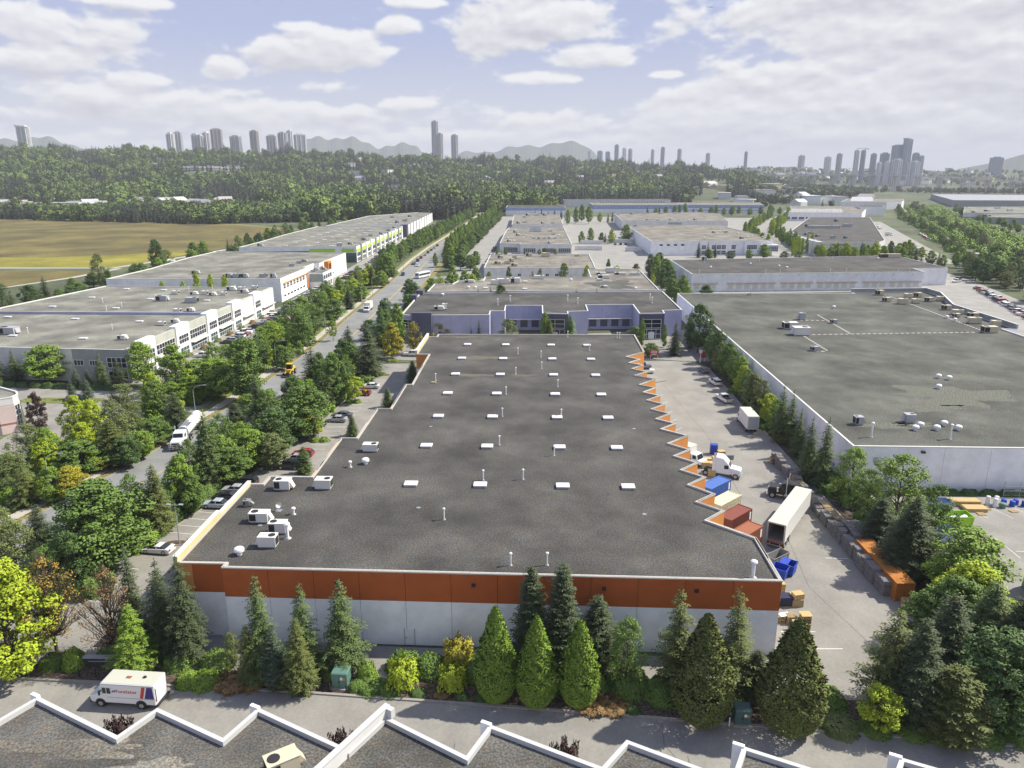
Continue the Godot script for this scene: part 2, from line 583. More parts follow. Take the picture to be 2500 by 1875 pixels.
# low-poly crowns for the far woods
func far_tree(seed_: int, cone: bool) -> ArrayMesh:
	rng.seed = seed_
	var b := MB.new()
	b.tinted = true
	if cone:
		for i in 190:
			var t := 0.04 + 0.96 * (1.0 - sqrt(rng.randf()))
			var a := rng.randf() * TAU
			var out := Vector3(cos(a), 0, sin(a))
			var r := 2.5 * pow(1.0 - t, 0.8) * rng.randf_range(0.6, 1.0)
			var d := (out + Vector3(0, -0.45, 0) + rdir() * 0.4).normalized()
			var nn := (out * 0.7 + Vector3.UP * 0.8 + rdir() * 0.3).normalized()
			blade(b, out * r * 0.55 + Vector3(0, t * 14.0 + 0.3, 0), d, d.cross(nn).normalized(), 1.7, 0.6, nn)
		for i in 6:
			blade(b, Vector3(0, 13, 0), (Vector3.UP + rdir() * 0.2).normalized(), rdir(), 1.4, 0.2, rdir())
	else:
		for k in 14:
			var a := rng.randf() * TAU
			var ctr := Vector3(cos(a), 0, sin(a)) * sqrt(rng.randf()) * 2.6 + Vector3(0, rng.randf_range(3.2, 9.0), 0)
			for i in 16:
				var o := rdir()
				var nn := (o + Vector3(0, 0.4, 0) + rdir() * 0.4).normalized()
				var d := (o.cross(rdir()) + o * 0.2).normalized()
				blade(b, ctr + o * 1.7, d, d.cross(nn).normalized(), 1.7, 0.75, nn)
	return b.done()


const TREES := [
	2,6,0,-3.9,-66.6,11.1,2.2, 2,6,0,0.4,-65.9,10.5,2.1, 2,6,0,4.9,-66.1,10.1,2.1, 2,2,0,17.3,-64.2,12.2,3.0, 2,2,0,25.9,-63.2,12.5,3.2, 3,0,0,-0.2,-71.0,13.5,2.7,
	3,0,0,3.2,-70.8,14.0,2.8, 3,0,0,7.2,-71.7,9.7,2.8, 4,2,0,15.4,-68.2,13.0,3.4, 4,2,0,21.5,-68.3,13.0,3.3, 7,5,0,10.2,-68.7,8.6,2.5, 1,0,0,23.8,-67.6,6.0,2.0,
	0,1,0,-29.7,-68.7,13.3,3.1, 0,1,0,-25.2,-69.4,12.0,2.7, 0,1,0,-21.3,-70.9,11.6,3.5, 1,2,0,-30.8,-67.6,7.8,1.4, 3,3,0,-27.8,-67.4,7.4,1.8, 1,2,0,-25.0,-66.8,9.4,2.0,
	0,0,0,-46.3,-73.4,14.0,2.8, 0,0,0,-42.7,-72.9,12.5,3.0, 0,0,0,-39.9,-72.3,13.3,3.4, 1,6,0,-44.7,-69.9,8.6,2.7, 6,7,0,-58.5,-69.1,13.9,5.5, 9,9,0,-55.8,-72.8,12.3,4.1,
	9,12,0,-47.9,-71.6,11.7,3.6, 7,11,0,-34.0,-70.7,4.7,1.1, 4,2,1,37.0,-66.2,12.4,4.1, 1,0,1,38.8,-64.4,12.3,3.5, 3,2,1,41.6,-62.4,8.2,3.7, 1,0,1,43.5,-68.3,12.7,3.7,
	5,4,1,46.7,-64.3,11.0,5.1, 1,0,1,52.1,-69.0,11.5,3.5, 5,4,1,50.5,-64.8,8.2,3.7, 5,5,1,49.2,-77.0,9.4,4.0, 11,7,0,34.3,-62.5,5.9,2.4, 7,6,1,53.3,-116.5,10.3,3.5,
	7,5,1,53.5,-110.4,9.1,3.4, 7,6,1,55.8,-105.7,13.4,5.1, 1,0,1,51.4,-101.1,8.6,3.4, 1,0,1,51.9,-93.2,12.4,4.3, 5,6,1,56.3,-87.6,10.2,5.5, 6,7,1,52.6,-79.6,9.9,4.8,
	1,1,1,50.4,-72.6,11.6,3.6, 1,0,1,51.7,-70.1,11.3,3.2, 5,5,1,47.3,-77.3,7.8,3.6, 7,5,1,57.0,-97.9,12.0,3.5, 0,1,1,51.0,-146.4,12.7,2.7, 0,1,1,52.5,-144.8,12.2,3.0,
	0,1,1,49.6,-126.1,12.6,2.8, 0,1,1,51.5,-123.7,13.4,3.2, 0,1,1,52.2,-138.8,10.0,2.2, 7,6,1,51.9,-152.0,8.0,2.6, 5,7,1,51.7,-157.6,7.5,2.4, 7,11,1,52.1,-163.2,9.0,2.6,
	5,11,1,51.7,-168.8,9.0,2.8, 7,5,1,51.6,-174.4,8.5,2.6, 5,7,1,52.1,-180.0,8.0,2.6, 5,6,1,53.0,-185.6,9.0,2.8, 7,5,1,52.8,-191.2,9.5,2.9, 5,5,1,52.7,-196.8,10.0,3.0,
	7,11,1,51.9,-202.4,9.0,2.6, 5,4,1,52.4,-208.0,11.0,3.2, 5,5,1,51.9,-213.6,9.0,2.8, 0,0,1,42.9,-222.7,11.0,3.4, 5,4,1,50.7,-226.6,15.5,4.9, 0,0,1,49.6,-233.0,13.2,3.1,
	5,5,2,-60.8,-91.2,13.5,6.7, 1,2,2,-58.4,-102.7,11.6,3.1, 7,5,2,-62.1,-102.6,9.9,3.3, 0,0,2,-73.0,-96.4,7.7,3.3, 7,11,2,-69.8,-86.9,9.6,4.1, 7,4,2,-61.5,-86.0,8.9,3.5,
	7,5,2,-63.9,-84.2,7.5,2.6, 7,11,2,-77.7,-94.8,7.8,2.9, 0,1,2,-58.1,-120.5,14.8,3.7, 5,5,2,-55.2,-122.7,6.7,4.0, 5,6,2,-53.9,-128.2,8.3,4.3, 6,11,2,-49.5,-129.0,7.1,3.4,
	0,0,2,-58.4,-145.9,14.5,4.8, 5,5,2,-48.5,-146.2,11.7,5.7, 5,4,2,-51.0,-135.4,10.2,4.6, 11,7,2,-46.7,-145.4,5.4,2.6, 5,5,2,-56.0,-109.3,7.3,2.5, 1,0,2,-65.2,-150.1,6.5,3.2,
	0,0,2,-56.2,-214.8,10.5,4.6, 0,0,2,-46.1,-196.0,15.4,5.9, 0,0,2,-55.7,-176.2,12.7,5.9, 5,5,2,-48.5,-170.2,12.8,3.7, 5,4,2,-55.1,-160.0,9.9,3.9, 11,7,2,-43.8,-170.4,7.0,2.7,
	5,6,2,-65.2,-158.0,6.0,2.8, 1,1,2,-50.6,-167.2,9.2,2.9, 6,8,2,-43.5,-216.3,11.1,3.6, 9,8,2,-37.9,-222.5,10.0,3.4, 8,6,2,-43.1,-224.8,15.6,2.8, 0,4,2,-49.8,-232.4,13.1,4.7,
	6,8,2,-32.2,-242.0,7.4,3.9, 5,4,2,-55.6,-241.2,7.1,3.2, 1,1,3,-42.8,-126.3,5.7,2.0, 1,1,3,-38.9,-147.4,5.1,1.7, 1,1,3,-35.3,-167.7,5.1,1.7, 1,1,3,-32.8,-189.4,6.3,2.3,
	7,5,2,-63.8,-86.0,7.3,3.7, 5,5,2,-62.9,-90.0,10.0,3.5, 7,5,2,-66.5,-94.0,7.4,3.6, 5,6,2,-66.1,-98.0,9.0,3.3, 5,4,2,-64.0,-102.0,7.2,2.8, 5,4,2,-59.2,-106.0,6.0,2.8,
	6,6,2,-58.0,-110.0,10.2,3.1, 7,6,2,-60.2,-114.0,7.4,3.0, 7,5,2,-60.3,-118.0,10.1,2.5, 5,5,2,-58.5,-122.0,11.0,3.1, 6,6,2,-57.8,-126.0,7.7,3.8, 7,5,2,-59.6,-130.0,10.6,3.3,
	7,6,2,-57.7,-134.0,7.8,3.4, 5,6,2,-54.8,-138.0,7.0,2.9, 5,5,2,-53.6,-142.0,7.4,3.2, 7,5,2,-57.1,-146.0,10.7,2.8, 5,5,2,-57.1,-150.0,9.5,3.7, 5,6,2,-51.9,-154.0,10.8,2.4,
	5,6,2,-54.2,-158.0,6.8,3.3, 5,4,2,-51.5,-162.0,6.4,3.3, 7,6,2,-53.5,-166.0,7.3,3.2, 7,5,2,-53.0,-170.0,6.0,2.5, 7,5,2,-52.7,-174.0,10.0,3.8, 5,4,2,-54.2,-178.0,10.9,3.0,
	7,5,2,-54.1,-182.0,6.3,3.4, 5,4,2,-50.2,-186.0,6.7,2.5, 7,6,2,-50.7,-190.0,7.6,2.4, 5,4,2,-52.5,-194.0,11.0,3.3, 7,5,2,-51.1,-198.0,7.2,3.0, 5,5,2,-52.9,-202.0,8.2,3.3,
	7,6,4,-88.3,-132.1,5.1,2.5, 7,6,4,-92.9,-118.2,6.9,2.5, 5,6,4,-90.0,-124.4,9.5,2.7, 0,1,4,-87.9,-167.6,8.2,2.2, 6,7,4,-86.1,-129.1,8.9,3.3, 5,6,4,-82.7,-169.3,7.1,3.3,
	6,7,4,-89.8,-123.6,7.9,3.0, 6,7,4,-94.3,-120.1,5.3,3.4, 0,1,4,-81.7,-172.1,6.8,2.9, 5,6,4,-87.1,-157.5,5.3,2.4, 7,11,4,-86.4,-147.6,6.8,2.7, 7,6,4,-89.2,-159.9,5.1,3.3,
	6,7,4,-95.5,-108.7,7.5,3.3, 0,1,4,-92.0,-115.1,8.7,2.9, 7,11,4,-84.9,-158.8,5.4,3.0, 7,11,4,-95.4,-108.5,7.7,2.4, 7,11,4,-92.6,-127.2,6.3,2.6, 7,11,4,-92.1,-105.6,5.9,3.4,
	6,7,4,-91.8,-129.1,6.8,2.3, 5,6,4,-84.6,-168.7,7.0,3.2, 5,5,4,-86.7,-158.2,9.2,3.0, 6,7,4,-83.8,-169.7,8.6,2.4, 7,6,4,-86.6,-165.6,6.5,3.2, 5,5,4,-92.2,-119.4,5.0,2.6,
	5,6,4,-102.3,-182.2,12.3,4.5, 6,6,4,-90.9,-176.7,13.1,5.0, 5,6,4,-79.0,-173.1,10.6,6.5, 5,5,4,-70.6,-171.0,16.2,6.1, 6,7,4,-90.8,-165.1,8.8,3.2, 5,6,4,-85.7,-177.7,9.0,5.1,
	7,11,4,-90.3,-151.7,10.1,4.3, 6,7,4,-93.9,-140.0,10.9,3.2, 6,7,4,-87.9,-136.0,11.2,3.3, 0,2,4,-89.6,-133.4,10.1,3.3, 7,11,4,-82.1,-133.7,11.4,4.4, 0,0,4,-77.8,-149.1,9.3,4.4,
	5,5,4,-77.7,-140.6,6.1,3.3, 5,5,4,-84.7,-125.6,6.5,5.3, 1,2,4,-80.6,-129.4,9.5,3.7, 7,11,4,-95.4,-127.5,9.1,3.9, 7,11,4,-92.2,-117.0,7.2,4.2, 0,2,4,-85.6,-111.6,7.6,3.7,
	5,6,4,-81.8,-112.8,6.6,2.7, 5,8,4,-79.5,-114.3,6.1,2.9, 11,7,4,-82.5,-125.7,4.0,1.6, 11,8,4,-81.2,-126.2,3.1,1.5, 5,4,4,-77.3,-128.6,6.4,3.3, 5,5,4,-91.4,-128.1,6.4,3.7,
	5,6,4,-77.1,-133.4,5.7,2.9, 7,5,4,-83.9,-275.3,12.2,5.9, 7,5,4,-79.6,-235.5,14.6,6.7, 7,6,4,-81.7,-221.1,10.5,6.1, 7,5,4,-77.8,-250.2,10.7,5.0, 5,5,4,-74.3,-266.7,10.0,4.6,
	5,5,4,-72.7,-222.6,12.0,4.7, 0,0,4,-84.0,-221.0,10.2,2.6, 0,0,4,-77.1,-299.6,9.4,3.5, 11,7,4,-88.6,-358.3,8.4,2.8, 11,7,4,-82.3,-295.1,8.9,5.1, 0,0,4,-82.6,-367.9,10.2,4.1,
	5,5,4,-75.7,-374.6,15.7,6.3, 6,6,4,-75.6,-358.7,8.4,4.2, 11,6,4,-67.7,-239.4,7.2,1.9, 11,6,4,-72.1,-208.6,6.5,1.7, 11,6,4,-71.9,-216.6,5.3,1.6, 11,7,4,-74.4,-200.0,6.6,1.9,
	5,4,4,-78.7,-200.9,9.4,4.2, 7,5,4,-90.1,-308.1,9.4,4.1, 5,5,4,-72.1,-201.1,7.4,3.5, 6,6,4,-77.0,-320.4,7.8,4.2, 7,6,4,-86.8,-190.0,10.9,3.4, 7,6,4,-86.8,-198.0,8.2,3.8,
	5,5,4,-85.7,-206.0,7.9,3.8, 5,6,4,-82.6,-214.0,10.0,3.0, 6,7,4,-81.7,-222.0,9.8,3.9, 7,6,4,-81.5,-230.0,10.1,3.2, 7,5,4,-85.0,-238.0,10.0,4.0, 5,5,4,-86.0,-246.0,7.4,2.8,
	5,6,4,-83.0,-254.0,8.4,3.9, 7,5,4,-83.5,-262.0,8.8,3.5, 5,6,4,-87.0,-270.0,10.2,3.9, 5,5,4,-83.5,-278.0,8.6,3.0, 5,6,4,-84.1,-286.0,9.6,3.7, 5,6,4,-83.0,-294.0,11.0,3.9,
	7,5,4,-87.2,-302.0,11.9,3.5, 5,6,4,-83.6,-310.0,11.8,2.8, 0,0,4,-85.6,-318.0,11.4,2.9, 5,6,4,-83.5,-326.0,8.5,3.9, 6,7,4,-83.3,-334.0,8.2,3.3, 7,5,4,-87.2,-342.0,8.2,3.1,
	0,0,4,-86.0,-350.0,9.3,3.7, 7,6,4,-87.0,-358.0,11.1,3.0, 6,7,4,-85.9,-366.0,8.3,3.9, 6,7,4,-85.4,-374.0,10.1,3.1, 6,7,4,-86.1,-382.0,7.8,2.7, 0,0,4,-84.3,-390.0,10.0,3.0,
	5,6,4,-85.5,-398.0,9.4,3.5, 6,7,4,-84.9,-406.0,10.9,2.8, 7,5,4,-90.6,-414.0,7.7,2.7, 6,7,4,-86.2,-422.0,10.4,3.4, 5,6,5,-130.3,-186.6,10.3,6.8, 0,1,5,-139.7,-186.8,9.2,2.9,
	0,0,5,-143.2,-185.3,9.5,3.9, 0,3,5,-120.0,-181.6,6.8,2.1, 0,3,5,-116.8,-181.7,5.5,2.2, 0,1,5,-113.1,-181.8,9.7,2.8, 0,0,5,-110.4,-184.6,7.7,2.4, 0,3,5,-115.1,-171.9,5.3,1.7,
	0,3,5,-109.9,-169.7,6.5,2.4, 10,10,5,-108.9,-149.9,8.4,2.4, 7,11,6,-9.0,-237.8,8.5,3.5, 8,6,6,3.1,-241.0,9.9,1.6, 1,2,6,4.5,-239.6,8.3,2.3, 1,5,6,11.4,-239.9,9.7,2.8,
	0,0,6,-21.2,-238.8,5.6,1.1, 0,0,6,-18.7,-238.9,7.8,1.4, 8,6,6,34.5,-235.1,9.3,1.2, 8,6,6,41.5,-234.0,7.7,1.1, 5,5,6,35.1,-220.1,4.6,2.9, 5,5,6,32.6,-237.1,6.2,3.1,
	0,0,7,-23.0,-291.0,11.0,1.8, 0,0,7,-18.0,-291.0,11.5,2.2, 5,4,7,-14.0,-290.0,12.0,3.2, 0,0,7,16.0,-291.0,10.5,1.6, 0,0,7,24.0,-291.0,11.0,1.6, 5,4,7,-14.0,-377.0,8.5,1.6,
	5,6,7,-24.0,-377.0,6.0,1.6, 7,4,7,2.0,-376.0,8.0,1.6, 5,5,7,14.0,-377.0,10.5,2.8, 6,7,7,26.0,-378.0,9.5,2.5, 9,12,7,-2.0,-377.0,6.0,1.5, 8,4,7,38.0,-392.0,11.0,1.6,
	6,7,7,42.0,-388.0,8.0,2.6, 5,11,7,52.0,-388.0,9.0,3.0, 0,0,7,58.0,-380.0,12.0,3.0, 0,4,7,62.0,-376.0,11.0,3.0, 5,5,7,66.0,-372.0,12.0,3.2, 5,4,7,60.0,-352.0,11.0,3.0,
	5,5,7,62.0,-338.0,10.0,3.0, 5,5,7,60.0,-326.0,10.0,3.2, 5,4,7,62.0,-314.0,9.0,3.0, 5,5,7,58.0,-303.0,9.0,3.0, 6,7,7,57.0,-362.0,7.0,1.8, 0,0,7,62.0,-400.0,13.0,3.0,
	5,6,7,66.0,-408.0,12.0,2.4, 5,5,7,-21.0,-508.0,5.0,1.6, 0,4,7,-8.0,-508.0,5.5,1.4, 5,6,7,2.0,-508.0,5.0,1.4, 5,4,7,6.0,-508.0,5.5,1.6, 5,6,7,13.0,-508.0,5.0,1.5,
	5,6,7,-26.0,-500.0,5.0,2.0, 6,6,7,36.0,-600.0,10.0,3.0, 6,6,7,44.0,-610.0,12.0,3.4, 5,4,7,52.0,-600.0,9.0,3.0, 6,7,7,60.0,-600.0,12.0,3.2, 5,6,7,74.0,-620.0,14.0,5.0,
	0,0,7,56.0,-612.0,8.0,2.4, 5,4,7,84.0,-640.0,9.0,4.0, 6,6,7,34.0,-830.0,16.0,3.6, 6,5,7,44.0,-850.0,18.0,4.0, 6,5,7,52.0,-870.0,20.0,4.5, 6,6,7,58.0,-840.0,20.0,4.5,
	6,7,7,72.0,-860.0,12.0,3.5, 0,0,7,82.0,-870.0,11.0,3.0, 0,0,7,88.0,-880.0,12.0,3.0, 0,0,7,-2.0,-930.0,12.0,2.5, 0,0,7,6.0,-930.0,14.0,3.0, 0,0,7,14.0,-930.0,11.0,2.5,
	0,0,7,22.0,-930.0,13.0,3.0, 0,0,7,30.0,-925.0,14.0,3.0, 0,0,7,108.0,-500.0,11.0,2.8, 0,4,7,114.0,-500.0,11.0,2.6, 0,0,7,119.0,-500.0,10.0,2.5, 5,5,7,112.0,-488.0,7.0,3.4,
	5,4,7,126.0,-488.0,6.0,3.4, 5,6,7,138.0,-488.0,7.0,3.0, 5,6,7,148.0,-490.0,10.0,4.4, 5,4,7,160.0,-486.0,6.0,3.0, 5,5,7,170.0,-488.0,6.0,3.2, 5,6,7,188.9,-507.7,8.2,3.3,
	5,6,7,192.0,-506.9,8.4,3.4, 6,6,7,197.5,-495.5,10.5,3.2, 6,7,7,202.1,-495.7,10.6,3.0, 5,5,7,206.8,-495.7,7.8,2.8, 5,6,7,210.4,-501.2,7.3,2.4, 5,6,7,216.3,-500.8,9.7,2.6,
	6,7,7,220.0,-502.6,9.1,2.2, 5,7,7,225.6,-503.7,10.9,2.3, 6,6,7,228.6,-496.5,8.2,3.0, 5,5,7,234.0,-500.5,11.4,2.8, 1,0,7,239.1,-495.1,11.7,2.7, 1,0,7,243.9,-500.6,7.9,2.9,
	5,6,7,248.6,-503.7,10.2,3.5, 5,7,7,252.6,-496.5,8.1,3.0, 8,7,7,172.6,-508.0,12.8,1.6, 8,7,7,176.1,-513.0,12.4,1.6, 8,7,7,179.7,-518.0,13.4,1.6, 8,7,7,181.7,-523.0,11.7,1.6,
	8,7,7,185.6,-528.0,11.3,1.6, 8,7,7,190.5,-533.0,11.1,1.6, 8,7,7,192.6,-538.0,12.4,1.6, 8,7,7,197.4,-543.0,13.8,1.6, 8,7,7,199.4,-548.0,11.1,1.6, 5,5,7,214.0,-453.6,8.4,2.7,
	5,6,7,218.5,-456.9,7.3,3.1, 5,6,7,223.0,-457.4,6.5,3.6, 5,5,7,227.5,-461.0,6.3,2.7, 0,0,7,232.0,-455.6,6.1,3.3, 5,6,7,236.5,-440.3,8.8,2.7, 5,6,7,241.0,-462.3,9.0,3.4,
	0,0,7,245.5,-461.4,8.5,2.9, 5,6,7,250.0,-450.3,9.9,3.3, 5,5,7,254.5,-447.5,8.8,3.3, 5,5,7,259.0,-457.6,7.3,2.7, 0,0,7,263.5,-462.2,9.7,2.7, 6,7,11,162.3,-530.0,13.6,2.5,
	6,6,11,183.4,-530.0,10.4,2.1, 6,7,11,162.1,-543.5,10.4,3.1, 6,6,11,187.5,-543.5,10.6,3.1, 6,6,11,166.0,-557.0,12.5,3.1, 8,6,11,190.2,-557.0,13.5,2.6, 8,7,11,168.6,-570.5,9.0,2.7,
	6,6,11,190.7,-570.5,10.2,3.0, 8,7,11,171.7,-584.0,10.6,3.0, 6,6,11,195.2,-584.0,13.5,2.1, 6,6,11,174.6,-597.5,12.7,2.9, 6,6,11,197.7,-597.5,10.3,2.7, 8,6,11,176.5,-611.0,12.9,3.0,
	6,6,11,198.2,-611.0,10.1,3.1, 6,6,11,178.8,-624.5,13.9,2.1, 8,6,11,202.8,-624.5,12.3,3.0, 8,7,11,181.9,-638.0,13.0,2.5, 6,6,11,204.7,-638.0,11.7,2.4, 6,7,11,184.4,-651.5,12.8,2.0,
	6,6,11,206.5,-651.5,10.5,2.4, 6,6,11,187.3,-665.0,12.4,2.5, 6,6,11,210.4,-665.0,13.7,2.2, 8,6,11,186.8,-678.5,11.7,2.0, 8,7,11,210.8,-678.5,13.1,2.9, 6,6,11,190.5,-692.0,9.2,2.4,
	6,7,11,213.2,-692.0,14.0,2.7, 8,6,11,193.6,-705.5,11.2,2.2, 8,7,11,219.1,-705.5,13.6,2.9, 6,6,11,197.9,-719.0,10.5,2.7, 8,7,11,223.3,-719.0,13.9,2.6, 6,6,11,206.0,-732.5,10.2,2.4,
	8,7,11,229.6,-732.5,9.1,2.5, 6,6,11,208.5,-746.0,9.2,2.2, 8,6,11,232.9,-746.0,12.7,2.6, 8,6,11,213.9,-759.5,10.7,2.8, 6,6,11,239.9,-759.5,11.9,2.4, 6,6,11,219.8,-773.0,11.7,2.7,
	8,6,11,244.8,-773.0,13.3,2.6, 8,7,11,224.1,-786.5,12.1,2.2, 6,6,11,248.3,-786.5,12.6,2.7, 8,7,11,231.2,-800.0,10.7,3.1, 8,7,11,256.2,-800.0,12.0,2.7, 8,6,11,236.8,-813.5,10.5,3.1,
	8,6,11,259.1,-813.5,11.4,2.3, 8,7,11,243.1,-827.0,10.4,2.5, 8,7,11,265.0,-827.0,12.0,3.1, 8,6,11,245.1,-840.5,11.2,2.1, 6,7,11,272.0,-840.5,9.2,2.2, 6,6,11,253.4,-854.0,10.0,3.1,
	8,7,11,278.1,-854.0,9.1,2.0, 8,6,11,257.5,-867.5,11.6,2.1, 6,6,11,281.9,-867.5,12.3,2.8, 6,6,11,263.4,-881.0,9.3,2.1, 6,6,11,286.4,-881.0,9.7,2.1, 6,6,11,267.2,-894.5,10.7,2.3,
	6,6,11,292.3,-894.5,11.9,2.7, 6,6,11,275.0,-908.0,9.8,2.9, 6,6,11,297.8,-908.0,12.9,2.7, 6,6,11,278.6,-921.5,11.7,2.3, 6,6,11,302.3,-921.5,13.9,3.2, 6,6,11,283.9,-935.0,11.9,2.7,
	6,6,11,306.8,-935.0,11.9,2.7, 6,6,11,290.8,-948.5,11.3,2.4, 8,6,11,311.6,-948.5,13.8,3.0, 6,6,11,294.4,-962.0,12.1,2.3, 6,6,11,317.5,-962.0,13.3,3.0, 8,6,11,300.1,-975.5,10.0,2.5,
	8,6,11,321.7,-975.5,9.0,3.0, 6,7,7,186.8,-493.0,8.8,3.7, 6,6,7,189.8,-486.7,9.1,3.1, 0,0,7,191.4,-480.0,11.6,2.7, 6,7,7,194.5,-486.6,8.7,3.4, 6,7,7,197.7,-499.4,9.5,3.0,
	5,7,7,199.5,-486.0,11.4,3.3, 0,0,7,203.1,-490.6,10.5,2.7, 5,7,7,205.5,-486.5,8.9,2.6, 6,6,7,208.4,-480.8,10.0,3.0, 0,0,7,211.7,-492.7,12.0,3.1, 6,7,7,215.6,-485.5,9.7,3.2,
	6,7,7,218.3,-487.6,11.2,3.7, 5,6,7,221.5,-481.6,9.9,2.7, 5,6,7,222.8,-497.3,10.8,3.4, 5,7,7,226.8,-495.1,9.0,3.2, 0,0,7,229.4,-489.7,11.0,3.2, 6,7,7,233.1,-487.5,9.6,3.7,
	6,6,7,234.7,-485.3,8.7,3.2, 5,6,7,239.0,-499.4,10.2,3.3, 5,7,7,242.0,-498.4,11.3,3.0, 5,6,7,244.6,-498.8,12.4,2.6, 0,0,7,246.4,-491.7,8.8,3.4, 5,4,7,68.8,-300.0,10.8,3.7,
	6,6,7,63.1,-309.0,9.0,3.2, 6,6,7,63.2,-318.0,12.3,3.8, 5,4,7,64.2,-327.0,9.2,3.1, 0,0,7,62.9,-336.0,11.9,3.2, 0,0,7,68.4,-345.0,9.3,3.6, 5,4,7,63.6,-354.0,12.4,3.5,
	5,4,7,63.8,-363.0,9.1,3.5, 6,6,7,64.1,-372.0,10.6,3.1, 6,6,7,67.3,-381.0,11.8,3.6, 6,6,7,62.8,-390.0,12.4,3.3, 5,5,7,69.0,-399.0,10.5,3.2, 5,4,7,62.4,-408.0,11.9,3.4,
	5,5,7,68.8,-417.0,11.9,3.8, 0,0,7,150.0,-1030.5,11.3,4.0, 5,6,7,159.0,-1015.8,10.0,3.7, 0,0,7,168.0,-1044.2,11.2,3.8, 5,6,7,177.0,-1044.2,10.5,3.9, 5,5,7,186.0,-1025.9,12.4,4.3,
	5,5,7,195.0,-1041.4,13.2,3.2, 5,6,7,204.0,-1047.4,14.8,4.0, 0,0,7,213.0,-1036.5,9.8,3.3, 5,6,7,222.0,-1032.5,9.4,4.1, 5,5,7,231.0,-1011.2,12.0,4.0, 6,6,7,240.0,-1021.1,14.0,4.2,
	5,6,7,249.0,-1014.7,10.5,3.6, 5,5,7,258.0,-1010.3,11.4,3.9, 5,6,7,267.0,-1039.4,12.6,4.1, 5,6,7,276.0,-1044.0,11.9,3.4, 5,6,7,285.0,-1023.4,9.2,3.3, 0,0,7,294.0,-1047.7,10.9,3.9,
	5,5,7,303.0,-1033.1,11.6,4.1, 5,5,7,312.0,-1023.1,14.5,4.0, 6,6,7,321.0,-1042.2,11.9,3.4, 6,6,7,330.0,-1038.4,10.5,3.7, 0,0,7,339.0,-1037.9,11.7,3.4, 6,6,8,-87.3,-420.0,10.5,3.0,
	5,6,8,-84.7,-429.9,11.4,3.1, 5,6,8,-86.5,-439.0,9.8,3.8, 7,5,8,-87.0,-450.4,10.7,3.3, 6,6,8,-89.0,-461.6,13.4,3.3, 5,5,8,-87.1,-473.7,10.7,4.2, 5,5,8,-89.4,-486.7,9.3,4.2,
	7,5,8,-88.9,-496.7,11.2,3.6, 5,6,8,-89.5,-504.9,11.0,3.4, 5,4,8,-87.6,-513.7,10.8,3.9, 5,6,8,-89.7,-525.7,12.1,3.8, 5,5,8,-88.0,-537.6,12.5,3.9, 7,5,8,-87.5,-550.1,10.0,4.2,
	7,5,8,-88.2,-560.2,13.9,4.5, 5,6,8,-86.0,-568.4,13.8,4.3, 5,4,8,-85.9,-577.8,13.1,4.4, 7,5,8,-87.7,-588.9,13.5,4.4, 5,5,8,-85.9,-599.1,10.3,3.4, 6,6,8,-87.1,-608.8,11.1,3.4,
	6,6,8,-89.5,-617.3,11.5,4.0, 5,5,8,-85.1,-627.4,11.2,3.7, 6,6,8,-85.4,-638.5,9.8,4.4, 7,5,8,-85.4,-649.1,13.4,4.1, 6,6,8,-86.6,-657.5,12.6,3.8, 6,6,8,-84.9,-666.4,10.9,3.9,
	7,5,8,-89.0,-678.2,12.9,3.7, 7,5,8,-88.5,-688.9,10.2,3.6, 7,5,8,-84.4,-697.3,11.1,3.7, 6,6,8,-88.1,-708.6,12.6,3.4, 7,5,8,-84.9,-718.5,12.7,4.4, 5,6,8,-87.7,-727.8,9.5,3.8,
	7,5,8,-83.8,-736.6,9.1,3.5, 5,6,8,-88.1,-746.2,11.5,3.7, 7,5,8,-84.7,-755.1,9.4,3.8, 5,4,8,-85.0,-763.6,11.5,4.1, 7,5,8,-86.2,-772.5,13.3,3.2, 7,5,8,-85.8,-783.3,13.0,4.1,
	5,6,8,-83.3,-795.4,10.1,4.6, 5,4,8,-87.2,-805.6,9.2,3.3, 5,6,8,-84.8,-816.3,10.7,3.8, 7,5,8,-84.2,-825.5,13.6,4.3, 5,5,8,-85.8,-837.7,14.0,3.3, 7,5,8,-83.8,-846.2,10.0,3.3,
	7,5,8,-87.0,-854.6,9.7,3.2, 5,5,8,-86.4,-867.5,10.3,4.4, 7,5,8,-85.6,-875.8,10.4,3.8, 5,5,8,-84.6,-887.5,13.9,4.0, 7,5,8,-86.7,-900.3,9.0,4.6, 5,5,8,-82.9,-911.6,10.8,4.1,
	5,5,8,-83.6,-922.8,12.9,4.3, 5,5,8,-84.9,-933.1,11.3,3.8, 5,4,8,-85.8,-945.4,9.2,3.3, 5,6,8,-85.6,-956.7,10.4,4.4, 5,5,8,-86.3,-966.4,13.9,3.3, 7,5,8,-87.2,-976.5,10.1,3.7,
	6,6,8,-84.2,-988.1,11.2,3.3, 5,5,8,-84.3,-996.6,13.4,3.6, 5,4,8,-92.2,-440.0,11.0,3.3, 5,5,8,-94.0,-455.7,10.0,2.9, 5,5,8,-94.0,-472.7,10.9,3.5, 5,6,8,-92.2,-491.9,7.9,3.0,
	5,6,8,-93.5,-510.4,8.1,3.3, 6,6,8,-95.7,-534.2,8.9,3.3, 5,6,8,-95.3,-550.2,7.6,3.0, 6,6,8,-95.7,-566.4,10.6,2.6, 5,4,8,-94.3,-581.9,9.1,3.2, 5,6,8,-94.2,-599.3,7.1,3.2,
	5,4,8,-92.1,-615.6,7.3,3.0, 5,4,8,-95.4,-631.3,10.2,2.9, 5,4,8,-91.8,-645.6,10.0,2.8, 5,6,8,-94.4,-666.8,10.2,2.9, 5,6,8,-94.0,-689.2,8.7,3.6, 5,5,8,-94.0,-706.2,8.0,3.0,
